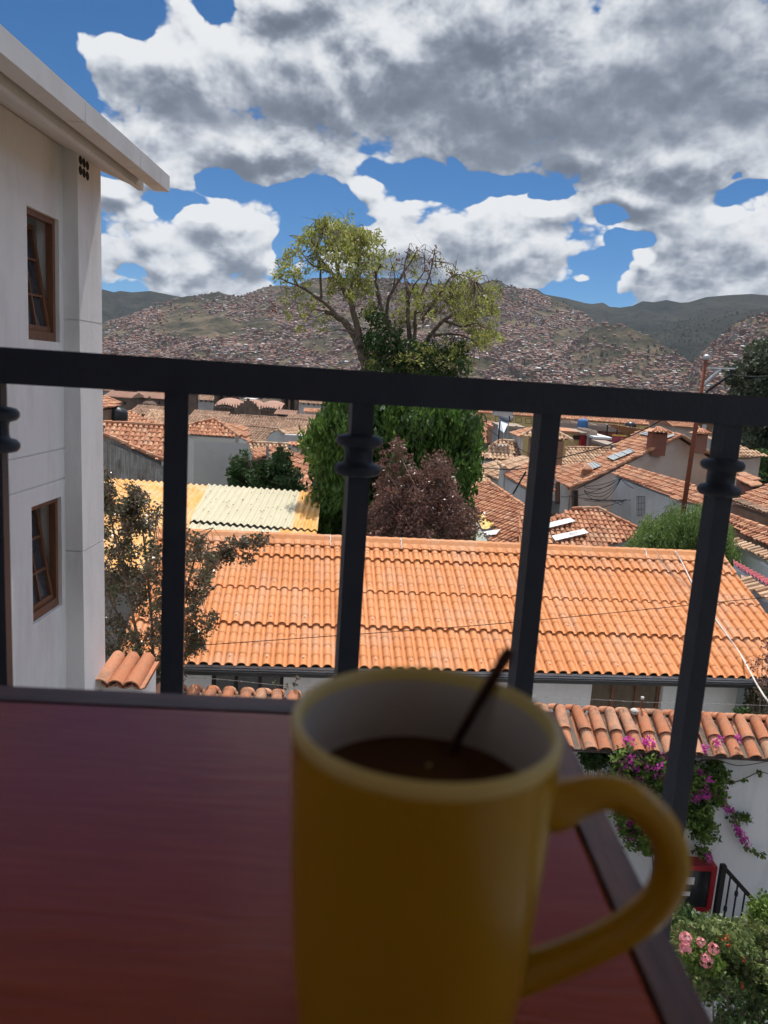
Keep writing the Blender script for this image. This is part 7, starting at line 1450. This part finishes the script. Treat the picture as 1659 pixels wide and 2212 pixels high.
mb = MB(); leafcloud(mb, CJ + gn * -.08, [.1] * len(CJ), 9, .05, elong=1.4); mb.build('shade_toned_leaves', MT['leaf_dark'], bg_)  # set-back leaves in darker green, shade put into their colour
FL = np.vstack([regw(((640, 640), (700, 560), (900, 560), (1000, 640), (990, 760), (700, 760)), 20, .4, .72), regw(((1090, 660), (1200, 660), (1280, 760), (1200, 850), (1090, 850)), 14, .3, .6), regw(((700, 480), (780, 470), (780, 520), (710, 530)), 12, .25, .5), regw(((815, 460), (880, 470), (890, 530), (830, 540)), 10, .25, .5), regw(((920, 540), (980, 540), (980, 590), (930, 590)), 9, .25, .5), regw(((1140, 570), (1170, 520), (1290, 470), (1300, 520), (1180, 570)), 16, .15, .45), regw(((1350, 470), (1410, 460), (1415, 500), (1350, 500)), 5, .1, .4), regw(((650, 980), (780, 930), (900, 1000), (900, 1180), (760, 1120), (660, 1040)), 46, .2, .42), regw(((720, 600), (900, 600), (990, 700), (900, 760), (760, 680)), 16, .2, .42), regw(((1090, 650), (1190, 680), (1180, 780), (1100, 820)), 22, .2, .4), regw(((1220, 770), (1310, 780), (1380, 900), (1360, 940), (1290, 880)), 24, .12, .22), regw(((1370, 1000), (1400, 1000), (1470, 1110), (1460, 1150), (1410, 1090)), 16, .12, .2), regw(((1190, 1180), (1230, 1180), (1225, 1210), (1190, 1210)), 4, .2, .3)])
mb = MB(); leafcloud(mb, FL, [.06] * len(FL), 18, .032, elong=1.15); mb.build('bracts', MT['magenta'], bg_)
# --- hedge with pink geranium heads
YH = 7.6
hg = thing('flowering_hedge', 'leafy bronze tipped hedge with small scarlet blooms at bottom right', 'hedge', V3(*P(1580, 2100, YH)[:2], -8.18)); mb = MB()
hp_ = c5((1015, 1640), (1100, 1590), (1250, 1590), (1400, 1600), (1582, 1600), (1760, 1610), (1900, 1900), (1900, 2300), (1300, 2300), (1180, 2000), (1080, 1850), (1010, 1720))
CH = region(hp_, 520, YH, .32); S = limbs(mb, [(c5((1330, 2500), (1340, 2200), (1330, 2000), (1300, 1800)), .02, .006), (c5((1340, 2450), (1420, 2200), (1480, 2000), (1500, 1750)), .02, .006), (c5((1350, 2450), (1260, 2250), (1240, 2050), (1150, 1850)), .016, .005), (c5((1345, 2450), (1300, 2250), (1290, 2100)), .014, .005)], YH, .1); twigs(mb, S, CH[::5], .004, .05, 0); mb.build('stem', MT['bark'], hg)
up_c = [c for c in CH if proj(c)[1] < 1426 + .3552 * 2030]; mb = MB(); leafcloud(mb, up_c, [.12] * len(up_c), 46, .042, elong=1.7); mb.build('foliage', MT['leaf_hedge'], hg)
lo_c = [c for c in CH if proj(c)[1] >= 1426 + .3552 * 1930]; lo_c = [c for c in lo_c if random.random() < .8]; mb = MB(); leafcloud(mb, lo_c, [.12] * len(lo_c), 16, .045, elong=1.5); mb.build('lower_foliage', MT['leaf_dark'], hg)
mb = MB(); rc_ = np.array([P(x, y, YH - .62) for x, y in c5((1300, 1690), (1340, 1690), (1430, 1730), (1440, 1820), (1310, 1870), (1425, 1975), (1350, 1730))]); leafcloud(mb, rc_, [.026] * len(rc_), 7, .022, droop=1); mb.build('scarlet_bloom', MT['petal_red'], hg)
gplant = thing('geranium', 'geranium plant with round pink flower heads at the left of the hedge', 'geranium', V3(*P(1495, 2080, YH - .5)[:2], -8.18)); mb = MB(); heads = c5((1080, 1690), (1078, 1750), (1175, 1715), (1250, 1755), (1205, 1825)); hr_ = [.062, .062, .045, .056, .072]
gb0 = V3(*P(1495, 2150, YH - .75)[:2], -8.18); H3 = [P(x, y, YH - .95) for x, y in heads]
for h_ in H3: pp, rd = smooth_path([gb0, (gb0 + h_) / 2 + V3(.02, .1, .1), h_], [.008, .006, .004], 5); mb.tube(pp, rd, 5)
mb.build('stem', MT['leaf_fresh'], gplant); mb = MB(); GC = region(c5((1080, 1760), (1200, 1740), (1300, 1800), (1270, 1900), (1160, 1900), (1090, 1840)), 40, YH - .80, .08); leafcloud(mb, GC, [.07] * len(GC), 14, .055, elong=1.1); mb.build('leaves', MT['leaf_fresh'], gplant)
for h_, r_ in zip(H3, hr_):
    mb = MB(); n_ = 34; d_ = RNG.normal(size=(n_, 3)); d_ /= np.linalg.norm(d_, axis=1)[:, None]
    for dd1 in d_:
        c = h_ + dd1 * r_ * .85; a1 = unit(np.cross(dd1, V3(.3, .2, 1))); b1 = np.cross(dd1, a1); s_ = r_ * .38; rv = random.random()
        for k in range(5):
            t_ = k * 2 * math.pi / 5; e = a1 * math.cos(t_) + b1 * math.sin(t_); f_ = a1 * math.cos(t_ + .6) + b1 * math.sin(t_ + .6); g_2 = a1 * math.cos(t_ - .6) + b1 * math.sin(t_ - .6)
            mb.add([c, c + g_2 * s_ * .6 + dd1 * .003, c + e * s_ + dd1 * .004, c + f_ * s_ * .6 + dd1 * .003], [[0, 1, 2, 3]], rv * .6 + random.random() * .4)
    mb.build('flower_head', MT['petal'], gplant)
def bush(name, label, poly, Y, n, r_, size, m, zb, cat='bush', dep=None, nper=30, extra=None):
    C_ = region(poly, n, Y, dep or r_ * 1.5); cx0 = C_.mean(0); t_ = thing(name, label, cat, V3(cx0[0], cx0[1], zb)); mb = MB()
    for c in C_[::3]: mb.tube([V3(cx0[0] + random.gauss(0, .04), cx0[1], zb), (V3(cx0[0], cx0[1], zb) + c) / 2 + RNG.normal(0, .05, 3), c], [.012, .008, .003], 4, cap=False)
    mb.build('stem', MT['bark'], t_); mb = MB(); leafcloud(mb, C_, [r_] * n, nper, size, elong=1.5); mb.build('foliage', MT[m], t_); return t_
bush('round_shrub', 'round light green shrub beside the stair railing', c5((1470, 1520), (1500, 1460), (1560, 1425), (1700, 1440), (1750, 1650), (1480, 1620)), 8.6, 110, .10, .036, 'leaf_fresh', -8.18, nper=34)
bush('dark_shrub', 'low dark shrub in the shade under the red cabinet', c5((985, 1640), (990, 1540), (1060, 1500), (1150, 1570), (1190, 1640)), 9.3, 70, .12, .05, 'leaf_dark', -8.18, nper=24)
bush('ivy_patch', 'dark leaves tucked under the coping left of the bougainvillea', c5((440, 620), (460, 560), (560, 550), (640, 560), (590, 640), (480, 655)), 10.6, 46, .09, .05, 'leaf_dark', -7.4, dep=.05, nper=18)
bush('lawn_shrub', 'dark shrub on the lawn past the end of the orange roofed house', c5((1470, 360), (1480, 250), (1450, 200), (1520, 150), (1620, 170), (1760, 200), (1760, 380)), 13.4, 110, .16, .055, 'leaf_bronze', -8.18, nper=30)
bush('lawn_shrub', 'small green plants at the foot of the house end wall', c5((1390, 360), (1400, 300), (1460, 310), (1480, 380)), 12.6, 24, .10, .05, 'leaf_dark', -8.18, nper=24)
bush('twiggy_plant', 'reddish twigs hanging at the right end of the orange roof', [(1625, 1440), (1640, 1395), (1680, 1380), (1690, 1470), (1640, 1480)], 12.2, 26, .10, .04, 'leaf_plum', -7.5, nper=16)
p_ = [P(x, y, 10.9) for x, y in ((632, 1500), (636, 1480), (642, 1465), (618, 1482), (596, 1478))]
t_ = thing('small_plant', 'small sparse plant peeping over coping tiles before the dark window', 'plant', V3(p_[0][0], p_[0][1], -4.9)); mb = MB(); mb.tube([p_[0], p_[1], p_[2]], .003, 4); mb.tube([p_[0], p_[3], p_[4]], .003, 4); mb.build('stem', MT['bark'], t_); mb = MB(); leafcloud(mb, p_[1:], [.05] * 4, 12, .035); mb.build('leaves', MT['leaf_bronze'], t_)
# hill top trees and masts are part of the groves; haze closes the scene
HAZE = 1
if HAZE:
    mb = MB(); mb.box((0, 2000, 400), (36000, 42000, 1100)); t = NT('thin_mountain_haze'); pv = t.n('ShaderNodeVolumePrincipled'); pv.inputs['Color'].default_value = (.78, .88, 1, 1); pv.inputs['Density'].default_value = 2.2e-5; pv.inputs['Anisotropy'].default_value = .2
    t.l(pv.outputs[0], t.out.inputs['Volume']); o = mb.build('haze', t.m, loc=(0, 0, -150)); tag(o, kind='stuff')
